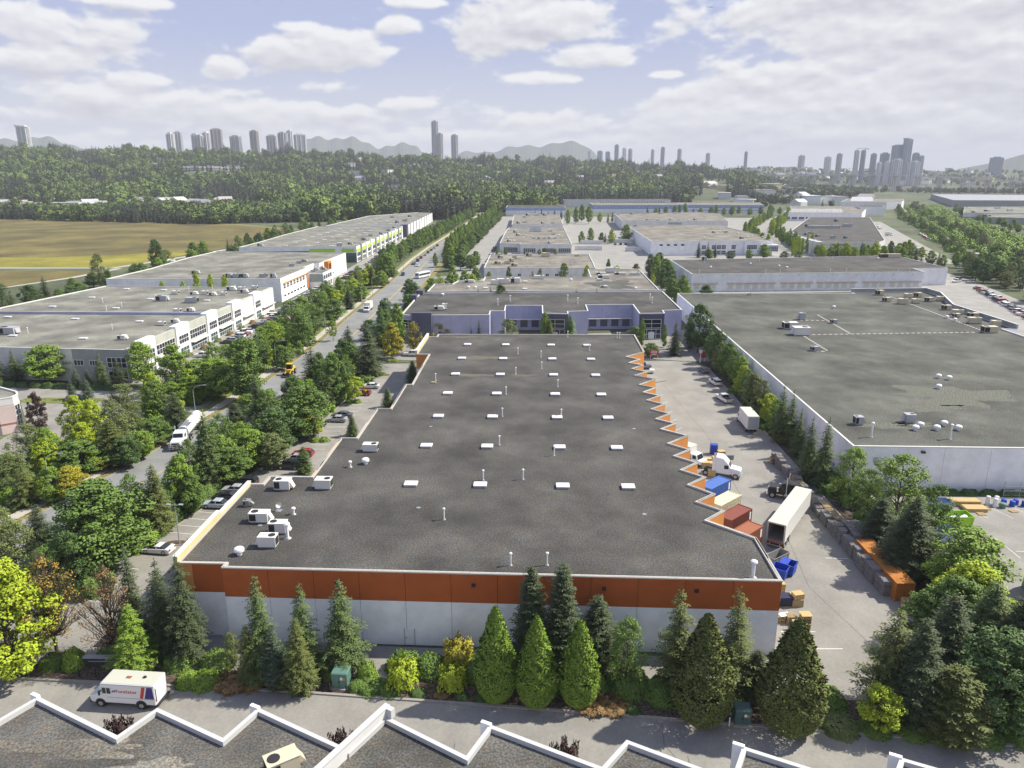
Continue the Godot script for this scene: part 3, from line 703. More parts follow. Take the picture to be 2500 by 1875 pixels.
	5,4,8,-94.0,-727.4,9.9,3.4, 5,5,8,-91.2,-747.1,8.8,3.1, 5,4,8,-91.4,-766.3,8.6,3.6, 5,6,8,-92.1,-783.2,7.3,3.0, 5,5,8,-90.8,-803.1,7.5,3.4, 6,6,8,-90.3,-822.5,9.4,3.0,
	5,6,8,-91.4,-839.4,7.8,2.8, 6,6,8,-92.6,-854.1,9.2,3.3, 6,6,8,-90.9,-869.1,10.0,2.8, 5,5,8,-92.7,-891.3,9.0,3.5, 5,4,8,-92.3,-909.5,8.2,2.7, 6,6,8,-90.7,-931.6,7.6,3.3,
	5,5,8,-91.3,-954.3,9.3,3.6, 5,4,8,-90.3,-970.5,9.4,3.0, 5,5,8,-91.0,-993.3,10.8,2.9, 6,5,8,-56.5,-470.0,12.6,3.4, 6,5,8,-57.5,-481.6,14.6,3.3, 6,6,8,-56.2,-492.9,16.8,3.2,
	6,5,8,-56.9,-502.3,15.9,3.5, 6,6,8,-57.6,-512.9,14.4,3.4, 6,6,8,-57.0,-524.7,13.1,3.1, 6,6,8,-58.0,-534.9,16.2,3.4, 6,5,8,-56.8,-544.0,17.0,2.8, 6,5,8,-57.7,-554.1,15.3,3.4,
	6,6,8,-57.2,-563.6,16.5,3.4, 6,6,8,-57.8,-575.5,16.6,3.2, 6,5,8,-56.5,-585.4,16.5,3.3, 6,5,8,-56.8,-595.8,15.1,3.4, 6,6,8,-56.8,-606.1,12.5,3.2, 6,6,8,-56.7,-616.1,13.8,3.2,
	6,6,8,-56.2,-627.8,16.3,3.2, 6,6,8,-56.3,-639.0,15.1,3.5, 6,5,8,-56.4,-649.2,17.0,3.4, 6,6,8,-57.2,-660.8,16.1,3.5, 6,5,8,-56.8,-671.6,16.0,3.3, 6,5,8,-56.2,-682.1,14.2,3.6,
	6,6,8,-56.9,-692.4,12.1,2.9, 6,6,8,-56.8,-702.4,14.6,3.5, 6,5,8,-55.0,-712.3,15.0,3.3, 6,6,8,-55.6,-724.0,13.1,2.8, 6,5,8,-56.2,-733.2,16.4,3.3, 6,5,8,-56.3,-744.4,12.8,3.1,
	6,6,8,-55.4,-754.3,14.3,3.4, 6,5,8,-55.0,-764.8,13.1,3.0, 6,5,8,-56.0,-774.3,15.1,3.5, 6,6,8,-56.0,-783.4,15.2,3.4, 6,5,8,-54.1,-794.5,15.5,3.3, 6,6,8,-54.9,-805.2,14.2,3.6,
	6,6,8,-54.4,-817.0,15.1,3.5, 6,6,8,-54.3,-826.7,15.8,3.4, 6,6,8,-53.9,-837.0,15.9,2.8, 6,6,8,-55.1,-846.4,13.0,3.3, 6,6,8,-55.4,-856.9,16.7,3.0, 6,6,8,-54.4,-867.4,15.6,2.8,
	6,6,8,-55.0,-877.2,15.2,3.1, 6,5,8,-53.4,-886.5,14.3,3.2, 6,6,8,-54.6,-896.8,12.4,3.3, 6,6,8,-53.5,-908.3,16.4,2.9, 6,5,8,-53.3,-918.4,13.6,2.9, 6,5,8,-54.0,-929.9,13.3,3.0,
	6,6,8,-54.3,-940.7,12.4,3.2, 6,5,8,-55.0,-951.4,16.5,2.9, 6,6,8,-55.3,-961.2,12.9,3.0, 6,6,8,-54.0,-970.7,16.5,3.1, 6,6,8,-54.3,-982.3,16.2,3.3, 6,5,8,-55.6,-991.3,16.8,3.1,
	5,5,8,-47.4,-470.0,7.1,4.2, 5,4,8,-48.8,-481.8,8.9,3.3, 5,5,8,-49.0,-493.1,9.1,4.1, 5,5,8,-50.5,-504.0,7.7,3.9, 5,5,8,-49.4,-514.9,8.8,3.7, 5,4,8,-50.7,-525.5,9.5,3.9,
	5,4,8,-49.3,-535.9,7.5,3.8, 5,4,8,-48.5,-546.0,7.2,3.4, 5,5,8,-48.8,-557.7,9.4,3.6, 5,5,8,-49.3,-568.8,9.8,3.9, 5,4,8,-49.7,-580.1,7.6,3.5, 5,4,8,-47.6,-590.4,9.1,4.1,
	5,5,8,-50.7,-603.3,9.7,3.8, 5,4,8,-48.8,-614.7,8.8,4.1, 5,5,8,-47.1,-626.7,8.6,3.9, 5,5,8,-49.8,-638.1,9.6,3.6, 5,5,8,-49.1,-649.6,7.2,3.4, 5,5,8,-46.8,-659.3,8.9,3.6,
	5,4,8,-46.4,-671.7,7.8,3.6, 5,4,8,-47.8,-681.2,7.3,3.4, 5,4,8,-47.7,-693.5,7.0,4.1, 5,5,8,-49.6,-705.8,9.0,3.5, 5,4,8,-49.7,-715.0,9.4,3.4, 5,5,8,-47.0,-727.9,8.7,3.7,
	5,5,8,-48.3,-739.6,7.5,3.6, 5,5,8,-49.2,-749.7,9.3,3.9, 5,4,8,-45.6,-759.8,8.4,3.9, 5,5,8,-49.2,-769.1,7.8,4.4, 5,5,8,-47.7,-780.7,8.3,3.6, 5,5,8,-46.9,-790.4,8.1,4.0,
	5,5,8,-46.4,-799.8,8.5,4.3, 5,5,8,-47.2,-811.6,8.8,4.1, 5,5,8,-47.5,-821.8,9.4,3.7, 5,4,8,-47.0,-832.1,7.7,3.9, 5,5,8,-46.7,-844.0,9.4,3.8, 5,5,8,-44.7,-853.3,7.8,4.0,
	5,4,8,-44.9,-863.4,7.3,4.3, 5,4,8,-47.4,-874.5,10.0,4.2, 5,5,8,-44.7,-886.3,7.7,3.9, 5,4,8,-46.8,-898.4,9.2,3.4, 5,4,8,-45.9,-907.6,9.6,3.4, 5,5,8,-45.7,-917.6,9.7,3.5,
	5,5,8,-47.2,-927.9,8.2,3.7, 5,4,8,-45.3,-939.9,9.6,3.3, 5,5,8,-45.6,-950.4,8.9,3.4, 5,5,8,-47.0,-961.4,8.4,3.7, 5,5,8,-46.9,-970.6,7.6,3.9, 5,4,8,-46.6,-980.9,9.4,4.0,
	5,5,8,-47.7,-993.5,8.1,3.3, 5,4,8,-50.0,-300.0,11.0,4.2, 5,4,8,-54.0,-312.0,11.0,4.0, 5,6,8,-47.0,-330.0,9.0,3.4, 6,6,8,-40.0,-345.0,9.0,3.6, 6,6,8,-34.0,-350.0,10.0,3.6,
	7,7,8,-46.0,-352.0,8.0,2.6, 6,7,8,-30.0,-345.0,9.0,3.0, 5,5,8,-50.0,-285.0,9.0,3.4, 5,4,8,-55.0,-262.0,10.0,3.2, 5,5,8,-52.0,-250.0,9.0,3.0, 7,4,8,-57.0,-275.0,9.0,3.0,
	5,4,8,-50.0,-424.0,9.0,4.0, 5,4,8,-44.0,-430.0,10.0,4.5, 5,5,8,-38.0,-428.0,9.0,4.5, 6,6,8,-52.0,-445.0,14.0,4.5, 5,5,8,-36.0,-440.0,10.0,4.0, 5,5,8,-47.0,-460.0,9.0,4.0,
	6,6,8,-60.0,-440.0,9.0,1.8, 5,5,8,-30.0,-368.0,9.0,3.0, 6,6,8,-42.0,-372.0,9.0,3.0, 5,4,9,-211.5,-300.0,9.5,4.6, 5,4,9,-198.3,-306.9,8.3,4.0, 0,0,9,-214.3,-313.7,11.3,4.3,
	5,5,9,-206.4,-323.8,7.2,4.9, 5,5,9,-215.5,-335.4,7.5,3.2, 5,5,9,-204.3,-345.6,9.9,3.0, 5,4,9,-218.1,-356.1,7.3,4.8, 5,5,9,-198.8,-367.0,10.9,4.4, 5,6,9,-197.1,-379.9,12.1,3.9,
	7,5,9,-197.5,-388.2,10.3,3.6, 5,5,9,-203.1,-394.3,9.7,4.5, 5,6,9,-196.5,-405.4,7.2,3.9, 5,4,9,-217.5,-417.9,7.9,3.5, 0,0,9,-198.6,-429.0,7.3,3.4, 7,5,9,-221.9,-438.8,10.6,4.7,
	5,6,9,-211.5,-450.7,9.4,4.1, 5,5,9,-203.3,-457.7,7.8,4.0, 5,5,9,-217.0,-464.3,12.5,4.7, 5,6,9,-214.0,-473.0,12.8,4.3, 5,4,9,-198.0,-481.7,8.5,4.5, 0,0,9,-205.7,-491.7,12.8,3.1,
	0,0,9,-206.7,-500.2,8.6,4.8, 7,5,9,-207.0,-512.6,13.2,4.0, 5,5,9,-200.8,-520.2,11.0,3.0, 5,6,9,-204.0,-527.0,8.4,5.0, 5,4,9,-202.2,-539.2,12.5,3.6, 5,4,9,-214.2,-548.4,11.9,3.1,
	0,0,9,-215.0,-554.7,7.8,2.9, 0,0,9,-210.6,-565.0,12.9,3.5, 5,4,9,-218.3,-577.3,8.1,3.4, 5,5,9,-207.2,-586.7,12.1,4.3, 7,5,9,-198.8,-597.4,11.1,4.0, 5,6,9,-220.1,-608.0,11.6,4.6,
	7,5,9,-216.2,-614.4,13.7,3.1, 0,0,9,-197.1,-621.9,10.5,4.0, 5,4,9,-201.5,-632.2,7.0,4.3, 5,4,9,-221.9,-638.7,7.1,3.5, 7,5,9,-219.5,-651.2,13.0,4.6, 5,5,9,-218.9,-663.6,10.3,3.1,
	0,0,9,-198.6,-673.4,8.1,4.6, 7,5,9,-212.5,-685.5,12.8,3.1, 5,4,9,-215.1,-696.6,10.5,3.0, 5,6,9,-220.5,-703.2,12.6,4.9, 5,4,9,-215.0,-713.1,7.2,3.2, 5,6,9,-217.0,-720.9,9.7,3.1,
	5,5,9,-196.7,-729.3,8.0,2.8, 5,6,9,-204.0,-742.0,11.4,3.8, 5,4,9,-207.4,-750.6,11.5,3.1, 0,0,9,-221.9,-762.2,11.8,3.1, 5,4,9,-208.3,-770.1,10.6,3.0, 5,6,9,-200.7,-783.0,10.5,3.5,
	5,5,9,-204.0,-794.5,7.4,3.1, 7,4,9,-200.0,-268.0,15.0,4.2, 0,0,9,-192.0,-262.0,13.0,3.0, 5,6,9,-205.0,-262.0,9.0,4.0, 0,0,9,-196.0,-330.0,9.0,2.6, 0,4,9,-203.0,-345.0,12.0,3.0,
	7,11,9,-212.0,-352.0,17.0,4.5, 5,5,9,-205.0,-372.0,10.0,4.0, 5,4,9,-218.0,-420.0,18.0,5.0, 5,5,9,-199.0,-300.0,8.0,3.0, 8,7,4,-143.0,-306.0,15.0,1.9, 8,7,4,-137.0,-306.0,13.5,1.9,
	8,7,4,-131.0,-306.0,13.5,1.9, 8,7,4,-149.0,-306.0,10.5,1.9, 8,7,4,-158.0,-306.0,10.5,1.9, 5,5,10,261.9,-445.0,9.9,4.2, 5,5,10,265.6,-458.1,5.3,3.6, 5,5,10,269.1,-470.4,7.5,3.6,
	5,5,10,275.9,-482.0,5.2,3.8, 5,6,10,282.4,-498.2,5.2,2.9, 5,6,10,287.7,-513.3,6.6,3.7, 5,5,10,294.0,-527.0,7.1,4.0, 5,5,10,299.5,-540.9,6.8,3.2, 7,11,10,303.6,-555.3,4.0,3.1,
	5,5,10,309.7,-567.1,9.9,3.0, 5,5,10,312.0,-580.9,6.3,3.2, 5,6,10,321.0,-593.8,4.9,3.0, 5,5,10,324.7,-607.4,5.5,4.1, 5,5,10,328.9,-618.5,7.1,4.1, 5,5,10,336.5,-633.1,5.1,3.9,
	5,6,10,342.1,-649.4,6.8,4.2, 7,11,10,345.7,-663.2,7.3,3.3, 5,5,10,351.4,-674.7,9.2,3.4, 5,5,10,356.4,-688.2,8.7,4.1, 7,11,10,362.1,-702.1,5.1,3.7, 5,6,10,368.6,-714.0,9.9,3.4,
	5,6,10,372.5,-727.1,4.0,2.6, 5,5,10,376.6,-740.6,7.4,3.5, 5,5,10,382.2,-756.8,9.2,4.0, 7,11,10,388.9,-768.9,5.9,3.6, 5,5,10,393.1,-781.2,5.4,3.0, 5,6,10,399.3,-793.6,5.6,3.8,
	7,11,10,405.6,-809.5,9.8,4.0, 7,11,10,409.3,-822.8,5.5,3.9, 5,5,10,413.1,-838.7,8.4,3.0, 5,6,10,418.0,-853.5,8.7,3.0, 7,11,10,425.8,-866.4,6.7,3.0, 5,5,10,428.4,-881.1,8.2,3.2,
	5,6,10,436.9,-897.1,6.7,3.1, 5,6,10,438.3,-911.4,6.0,3.5, 5,6,10,444.6,-924.2,7.4,2.8, 5,6,10,451.3,-940.2,8.8,3.4, 5,5,10,458.0,-956.6,4.3,2.9, 5,5,10,461.4,-971.0,9.4,4.1,
	5,6,10,468.9,-982.2,5.8,3.5, 5,5,10,473.8,-994.3,4.6,3.0, 7,11,10,480.3,-1010.4,6.3,3.4, 7,11,10,486.4,-1025.2,6.6,3.7, 5,6,10,491.9,-1040.6,5.1,3.3, 5,5,10,496.8,-1051.6,7.6,3.3,
	5,5,10,506.1,-1065.8,7.1,2.9, 5,6,10,509.5,-1081.2,9.6,2.9, 5,5,10,518.1,-1096.7,9.3,2.7, 7,11,10,525.0,-1113.4,6.5,3.3, 7,11,10,529.4,-1125.0,8.3,3.5, 5,5,10,535.7,-1137.4,5.6,3.2,
	7,11,10,541.0,-1148.8,8.0,3.4, 7,11,10,547.9,-1162.8,9.4,3.0, 5,5,10,552.7,-1177.8,9.9,2.7, 5,5,10,560.0,-1191.7,5.5,3.3, 5,5,10,566.7,-1205.6,9.9,2.8, 5,5,10,571.4,-1221.5,8.0,3.4,
	5,5,10,580.9,-1238.1,4.8,3.4, 5,5,10,285.6,-455.0,6.0,4.8, 5,11,10,302.4,-474.5,9.0,5.3, 5,5,10,299.5,-491.6,5.7,4.4, 5,11,10,318.7,-506.9,6.8,3.5, 5,6,10,317.1,-524.4,8.5,5.8,
	5,11,10,327.6,-538.0,8.0,5.0, 5,5,10,332.3,-555.3,5.0,5.2, 7,11,10,334.9,-571.3,11.1,4.8, 5,11,10,347.1,-590.1,6.5,5.5, 5,11,10,351.1,-602.2,6.4,3.9, 5,6,10,351.8,-616.1,11.8,4.2,
	5,11,10,365.7,-632.0,10.1,5.6, 5,6,10,374.7,-651.8,11.3,5.1, 7,11,10,375.9,-666.1,9.2,4.9, 7,11,10,383.3,-679.9,8.9,3.4, 7,11,10,384.8,-692.0,10.2,4.4, 7,11,10,394.6,-706.0,5.6,5.0,
	5,5,10,392.8,-724.7,9.0,4.0, 5,11,10,405.1,-740.8,10.1,3.6, 5,5,10,415.8,-756.5,7.0,6.0, 5,6,10,411.9,-773.6,10.1,4.8, 5,6,10,420.9,-786.3,5.2,3.7, 5,11,10,426.5,-802.9,7.9,4.6,
	5,5,10,432.4,-815.0,10.4,4.9, 5,6,10,441.3,-833.8,6.8,5.1, 7,11,10,447.2,-851.8,8.4,4.3, 5,5,10,452.6,-866.4,8.6,4.8, 7,11,10,453.7,-880.3,7.0,4.2, 5,6,10,460.2,-893.6,5.4,4.3,
	5,5,10,467.7,-910.0,6.2,5.6, 7,11,10,468.3,-929.4,5.4,5.4, 5,6,10,477.7,-947.7,12.0,5.4, 5,5,10,493.5,-964.2,10.3,4.2, 5,6,10,492.0,-980.7,6.4,4.9, 5,6,10,509.0,-1000.6,9.8,4.5,
	5,6,10,508.0,-1017.2,7.0,3.7, 5,11,10,516.8,-1034.3,6.1,4.9, 5,5,10,520.0,-1046.3,6.6,5.7, 7,11,10,525.6,-1060.2,6.8,4.2, 5,6,10,533.4,-1073.0,5.6,5.3, 7,11,10,536.8,-1087.1,10.2,5.1,
	5,11,10,548.0,-1105.8,10.9,5.4, 5,11,10,556.9,-1122.6,6.3,4.0, 7,11,10,570.8,-1139.5,10.8,5.4, 5,5,10,579.1,-1158.8,7.4,3.5, 5,11,10,574.6,-1177.7,11.4,5.6, 7,11,10,587.8,-1197.3,7.0,4.6,
	5,5,10,592.5,-1211.9,11.5,4.8, 7,11,10,597.9,-1224.9,5.0,3.5, 7,11,10,613.2,-1241.2,5.9,4.9, 7,11,10,618.3,-1253.6,11.1,3.5, 5,11,10,622.5,-1271.2,10.5,5.3, 7,11,10,630.1,-1289.5,6.5,5.5,
	5,4,10,247.4,-338.1,10.6,3.4, 7,11,10,250.7,-435.8,9.0,4.9, 5,4,10,216.4,-324.2,12.9,4.0, 7,4,10,248.3,-364.9,10.9,3.3, 7,11,10,235.5,-374.6,12.0,4.1, 5,4,10,242.3,-337.5,8.8,4.9,
	7,4,10,243.6,-330.7,12.8,4.2, 7,11,10,241.9,-421.0,12.2,3.7, 7,4,10,231.9,-360.2,10.8,3.2, 5,4,10,241.6,-369.8,8.8,3.5, 5,4,10,236.0,-317.7,11.8,4.9, 5,5,10,203.6,-265.6,11.2,3.9,
	7,4,10,222.5,-317.9,12.8,4.0, 5,5,10,258.1,-426.7,9.6,4.2, 7,11,10,224.8,-330.3,9.6,4.2, 5,4,10,229.5,-386.4,10.3,4.9, 7,4,10,251.1,-421.4,11.6,4.3, 5,5,10,245.7,-344.2,8.3,4.3,
	7,11,10,199.9,-260.8,8.8,3.6, 5,4,10,243.4,-330.6,11.6,3.3, 5,4,10,203.7,-276.2,10.5,4.1, 7,11,10,248.3,-344.0,11.8,4.9, 5,5,10,204.1,-252.7,9.9,4.8, 7,11,10,237.4,-414.4,12.0,3.6,
	5,5,10,241.5,-395.6,10.1,3.6, 7,11,10,229.9,-368.3,8.4,4.9, 7,4,10,216.1,-326.8,11.8,3.4, 7,4,10,264.5,-415.5,8.2,4.5, 5,4,10,231.0,-289.4,11.1,3.8, 7,11,10,255.7,-379.2,12.4,3.2,
	5,5,10,237.6,-385.2,11.3,3.9, 5,5,10,204.8,-272.1,11.9,3.9, 5,5,10,238.3,-323.8,8.9,3.6, 7,11,10,236.7,-308.2,11.7,3.7, 7,4,10,253.7,-399.1,12.1,4.2, 5,4,10,222.7,-330.8,10.9,4.5,
	7,11,10,207.6,-269.8,8.1,4.4, 5,5,10,215.7,-253.8,8.7,3.3, 5,4,10,244.4,-339.8,11.4,3.4, 5,4,10,243.4,-425.3,11.6,3.2, 5,4,10,230.9,-395.8,11.8,4.0, 5,5,10,238.1,-407.0,12.9,3.5,
	7,4,10,235.1,-406.2,8.3,4.9, 7,4,10,224.4,-267.3,10.2,4.9, 5,6,10,393.7,-560.0,8.2,3.6, 5,6,10,394.7,-575.2,7.4,3.7, 5,6,10,397.1,-590.5,8.0,3.1, 5,5,10,413.8,-609.8,10.6,4.4,
	5,6,10,416.4,-627.3,8.7,4.5, 5,5,10,420.1,-647.8,7.7,4.1, 5,6,10,428.5,-663.6,9.2,4.6, 5,6,10,438.7,-684.5,7.2,3.7, 5,6,10,451.6,-704.2,9.0,4.4, 5,6,10,453.5,-723.1,8.4,3.2,
	5,6,10,464.2,-739.4,8.3,3.5, 5,6,10,466.5,-756.7,7.2,3.2, 5,6,10,478.6,-771.9,10.1,3.9, 5,6,10,481.0,-790.2,8.3,4.3, 5,5,10,489.8,-805.9,9.3,3.4, 5,5,10,494.0,-821.2,9.5,3.7,
	5,6,10,495.9,-841.5,8.0,3.0, 5,5,10,502.4,-862.8,10.2,3.1, 5,5,10,517.0,-879.6,8.6,3.7, 5,6,10,514.2,-895.8,7.7,4.3, 5,5,10,528.8,-911.1,7.6,3.7, 5,6,10,526.9,-930.7,10.8,4.4,
	5,5,10,535.0,-950.1,7.9,3.7, 5,6,10,546.1,-970.2,9.3,4.2, 5,5,10,552.1,-987.4,8.6,3.2, 5,6,10,563.8,-1007.8,7.2,3.2, 5,6,10,567.7,-1027.7,10.8,4.2, 5,5,10,577.2,-1044.6,8.3,4.0,
	5,6,10,590.5,-1059.8,9.3,3.1, 5,6,10,592.0,-1078.6,9.1,3.1, 5,6,10,604.0,-1093.9,9.1,3.0, 5,6,10,603.7,-1111.5,7.8,4.5, 5,6,10,618.4,-1132.6,7.2,3.9, 5,5,10,623.2,-1147.9,10.1,3.7,
]
const ZONES := ["in the bed before the orange warehouse", "in the tree belt beside the truck yard", "in the belt between main road and car park",
	"against the stepped side wall", "in the belt beside the main road pavement", "along the drive before the grey cornered office",
	"before the lavender building", "between the rear warehouses", "along the main road farther off", "along the edge of the brown field", "beside the railway tracks", "lining the street between the far warehouses"]
const MARKS := ["by the delivery van", -42.0, -68.0, "by the stone sign wall", -50.0, -71.0, "by the pale green transformer", -21.0, -69.0, "by the small yellow maples", -11.0, -69.0, "before the white wall's door", -15.0, -73.5,
	"by the dark green transformer", 21.5, -65.0, "by the crouching person", 16.0, -65.0, "by the mound of dry grasses", 7.0, -67.0, "at the end of the truck yard", 29.0, -67.0, "by the orange container", 52.0, -90.0, "by the lime green skip", 60.0, -108.0,
	"by the arched tent", 58.0, -86.0, "by the long white wall's corner", 54.0, -124.0, "beside the box truck", 50.0, -154.0, "beside the white pickup", 51.0, -175.0, "beside the white estate car", 51.0, -191.0, "by the red panel", 51.0, -213.0,
	"by the white low coupe", -59.0, -92.0, "by the pale blue saloon", -57.0, -113.0, "by the red hatchback", -47.0, -177.0, "by the silver saloon", -47.5, -157.0, "by the tanker truck", -64.0, -141.0, "by the yellow loader", -60.0, -196.0, "by the white pickup behind the yellow trees", -38.0, -222.0,
	"by the purple beech", -113.0, -159.0, "by the dark blue saloon", -112.0, -171.0, "by the grey office corner", -110.0, -184.0, "by the driving box truck", -78.0, -297.0, "by the orange tower", -96.0, -376.0, "by the first office piers", -93.0, -215.0, "by the middle office piers", -93.0, -250.0,
	"by the fire wall end", -93.0, -275.0, "under the slate tower", -36.0, -235.0, "by the glazed slate entrance", 38.0, -242.0, "by the recessed docks", 10.0, -240.0, "by the coach", -58.0, -396.0, "by the street lamp near the tanker", -84.0, -154.0, "by the near street lamp", -90.0, -114.0,
	"by the loading warehouse's west wall", 66.0, -370.0, "by the low tan roof", 10.0, -380.0, "behind the lavender building", 0.0, -291.0, "by the cream warehouse", 120.0, -495.0, "by the lettered warehouse", 205.0, -500.0, "by the grid windows", 0.0, -510.0, "by the far concrete walls", 55.0, -605.0, "at the lane end", 40.0, -860.0]
const TREE_NAMES := ["spruce_tree", "cedar_tree", "clipped_cedar", "cypress_tree", "fir_tree", "maple_tree", "upright_tree", "birch_tree", "columnar_tree", "budding_tree", "purple_beech", "young_tree"]
const TREE_LOOK := ["layered spruce", "bushy cedar", "clipped egg-shaped cedar", "narrow cypress", "sparse fir", "round leafy tree", "oval leafy tree", "airy birch", "slim columnar tree", "half-bare twiggy tree", "narrow purple beech", "young slender tree"]
const TINT_LOOK := ["dark green", "green", "olive green", "blue green", "deep green", "mid green", "fresh green", "bright lime", "yellow", "orange", "purple", "grey green", "rust brown"]


func plant_trees() -> void:
	var protos := {
		0: [conifer(11, 2.9, 34, 10, 0.5, 0.84, 0.04, 0.06, 0.25), conifer(12, 2.9, 32, 10, 0.58, 0.78, 0.04, 0.1, 0.26), conifer(13, 2.9, 30, 10, 0.42, 0.92, 0.05, 0.08, 0.25), conifer(14, 2.9, 33, 10, 0.5, 0.72, 0.03, 0.12, 0.25)],
		1: [conifer(21, 2.5, 40, 13, 0.1, 0.62, 0.02, 0.06, 0.24), conifer(22, 2.5, 38, 12, 0.2, 0.7, 0.02, 0.08, 0.25), conifer(23, 2.5, 38, 12, 0.02, 0.58, 0.02, 0.08, 0.25)],
		2: [topiary(31), topiary(32), topiary(33)],
		3: [conifer(41, 2.3, 46, 14, -0.3, 0.52, 0.02, 0.05, 0.24), conifer(42, 2.3, 44, 13, -0.24, 0.58, 0.02, 0.08, 0.25)],
		4: [conifer(51, 2.8, 30, 8, 0.22, 0.72, 0.05, 0.16, 0.26), conifer(52, 2.8, 30, 8, 0.16, 0.8, 0.05, 0.18, 0.26)],
		5: [leafy_tree(61, 150, 105, 0.14, 0.8, 0.23, 0.62, 0.08), leafy_tree(62, 140, 110, 0.18, 0.7, 0.23, 0.66, 0.1), leafy_tree(63, 160, 100, 0.12, 0.9, 0.225, 0.58, 0.08), leafy_tree(64, 140, 110, 0.16, 1.0, 0.235, 0.62, 0.12), leafy_tree(65, 130, 110, 0.2, 0.75, 0.24, 0.7, 0.15)],
		6: [leafy_tree(71, 150, 100, 0.12, 0.62, 0.23, 0.56, 0.06), leafy_tree(72, 140, 105, 0.14, 0.7, 0.23, 0.6, 0.08)],
		7: [leafy_tree(81, 150, 80, 0.1, 0.85, 0.18, 0.58, 0.2), leafy_tree(82, 160, 76, 0.08, 0.7, 0.18, 0.56, 0.25), leafy_tree(83, 140, 84, 0.1, 0.95, 0.19, 0.62, 0.2)],
		8: [leafy_tree(91, 120, 90, 0.08, 0.75, 0.27, 0.7, 0.05)],
		9: [leafy_tree(101, 110, 60, 0.18, 0.72, 0.17, 0.6, 0.1, true), leafy_tree(102, 90, 36, 0.2, 0.72, 0.15, 0.6, 0.2, true)],
		10: [leafy_tree(111, 120, 100, 0.06, 0.6, 0.24, 0.55, 0.1)],
		11: [leafy_tree(121, 70, 80, 0.26, 0.8, 0.27, 0.62, 0.15), leafy_tree(122, 64, 84, 0.24, 0.7, 0.27, 0.66, 0.15)],
	}
	var tris := 0
	for k in protos:
		for p in protos[k]:
			tris += p[1].surface_get_array_len(0) / 3
	print("crown triangles ", tris)
	# first pass: what each tree is called; trees alike in look and place are told apart by height where they are few
	var labels := []
	var alike := {}
	for i in range(0, TREES.size(), 7):
		var kind := int(TREES[i])
		var zone := int(TREES[i + 2])
		var h: float = TREES[i + 5]
		var look := "%s %s" % [TINT_LOOK[int(TREES[i + 1])], TREE_LOOK[kind]]
		var where: String = ZONES[zone]
		var size := ""
		if zone < 8 and TREES[i + 4] > -480.0:
			size = "tall " if h > 10.5 else ("short " if h < 7.0 else "middling ")
			var best := 1e9
			for k in range(0, MARKS.size(), 3):
				var dd := Vector2(TREES[i + 3] - MARKS[k + 1], TREES[i + 4] - MARKS[k + 2]).length()
				if dd < best:
					best = dd
					where = MARKS[k]
		labels.append([size, look, where])
		var key := size + look + where
		if not alike.has(key):
			alike[key] = []
		alike[key].append(i / 7)
	for key in alike:
		var a: Array = alike[key]
		if a.size() == 2 or a.size() == 3:
			a.sort_custom(func(p: int, q: int) -> bool: return TREES[p * 7 + 5] > TREES[q * 7 + 5])
			for k in a.size():
				labels[a[k]][0] = (["taller ", "lower "] if a.size() == 2 else ["tallest ", "second tallest ", "lowest "])[k]
	rng.seed = 77
	for i in range(0, TREES.size(), 7):
		var kind := int(TREES[i])
		var tint := int(TREES[i + 1])
		var p: Array = protos[kind][rng.randi() % protos[kind].size()]
		var h: float = TREES[i + 5]
		var r: float = TREES[i + 6]
		var called: String = TREE_NAMES[kind]
		if kind == 5 and tint == 5:
			called = "leafy_tree"
		elif kind == 5 and tint >= 6:
			called = "linden_tree"
		var lb: Array = labels[i / 7]
		var o := thing(called, lb[0] + lb[1] + " " + lb[2], "tree", "trees " + lb[2], Vector3(TREES[i + 3], ground_y(TREES[i + 3], TREES[i + 4]) - 0.05, TREES[i + 4]), rng.randf() * 360.0)
		var sc := Vector3(r / p[3], h / p[2], r / p[3])
		part(o, "trunk", p[0], M["bark"], Transform3D(Basis().scaled(sc), Vector3.ZERO))
		part(o, "crown", p[1], M["leaf%d" % tint], Transform3D(Basis().scaled(sc), Vector3.ZERO))


func bush(kinds: Array, called: String, label: String, group: String, x: float, z: float, h: float, rx: float, rz: float, tint: int, cat := "shrub") -> void:
	single(called, label, cat, kinds[rng.randi() % kinds.size()][1], M["leaf%d" % tint], group, at(x, ground_y(x, z), z, rng.randf() * 360.0 if absf(rx - rz) < 0.01 else 0.0, Vector3(rx, h, rz)))


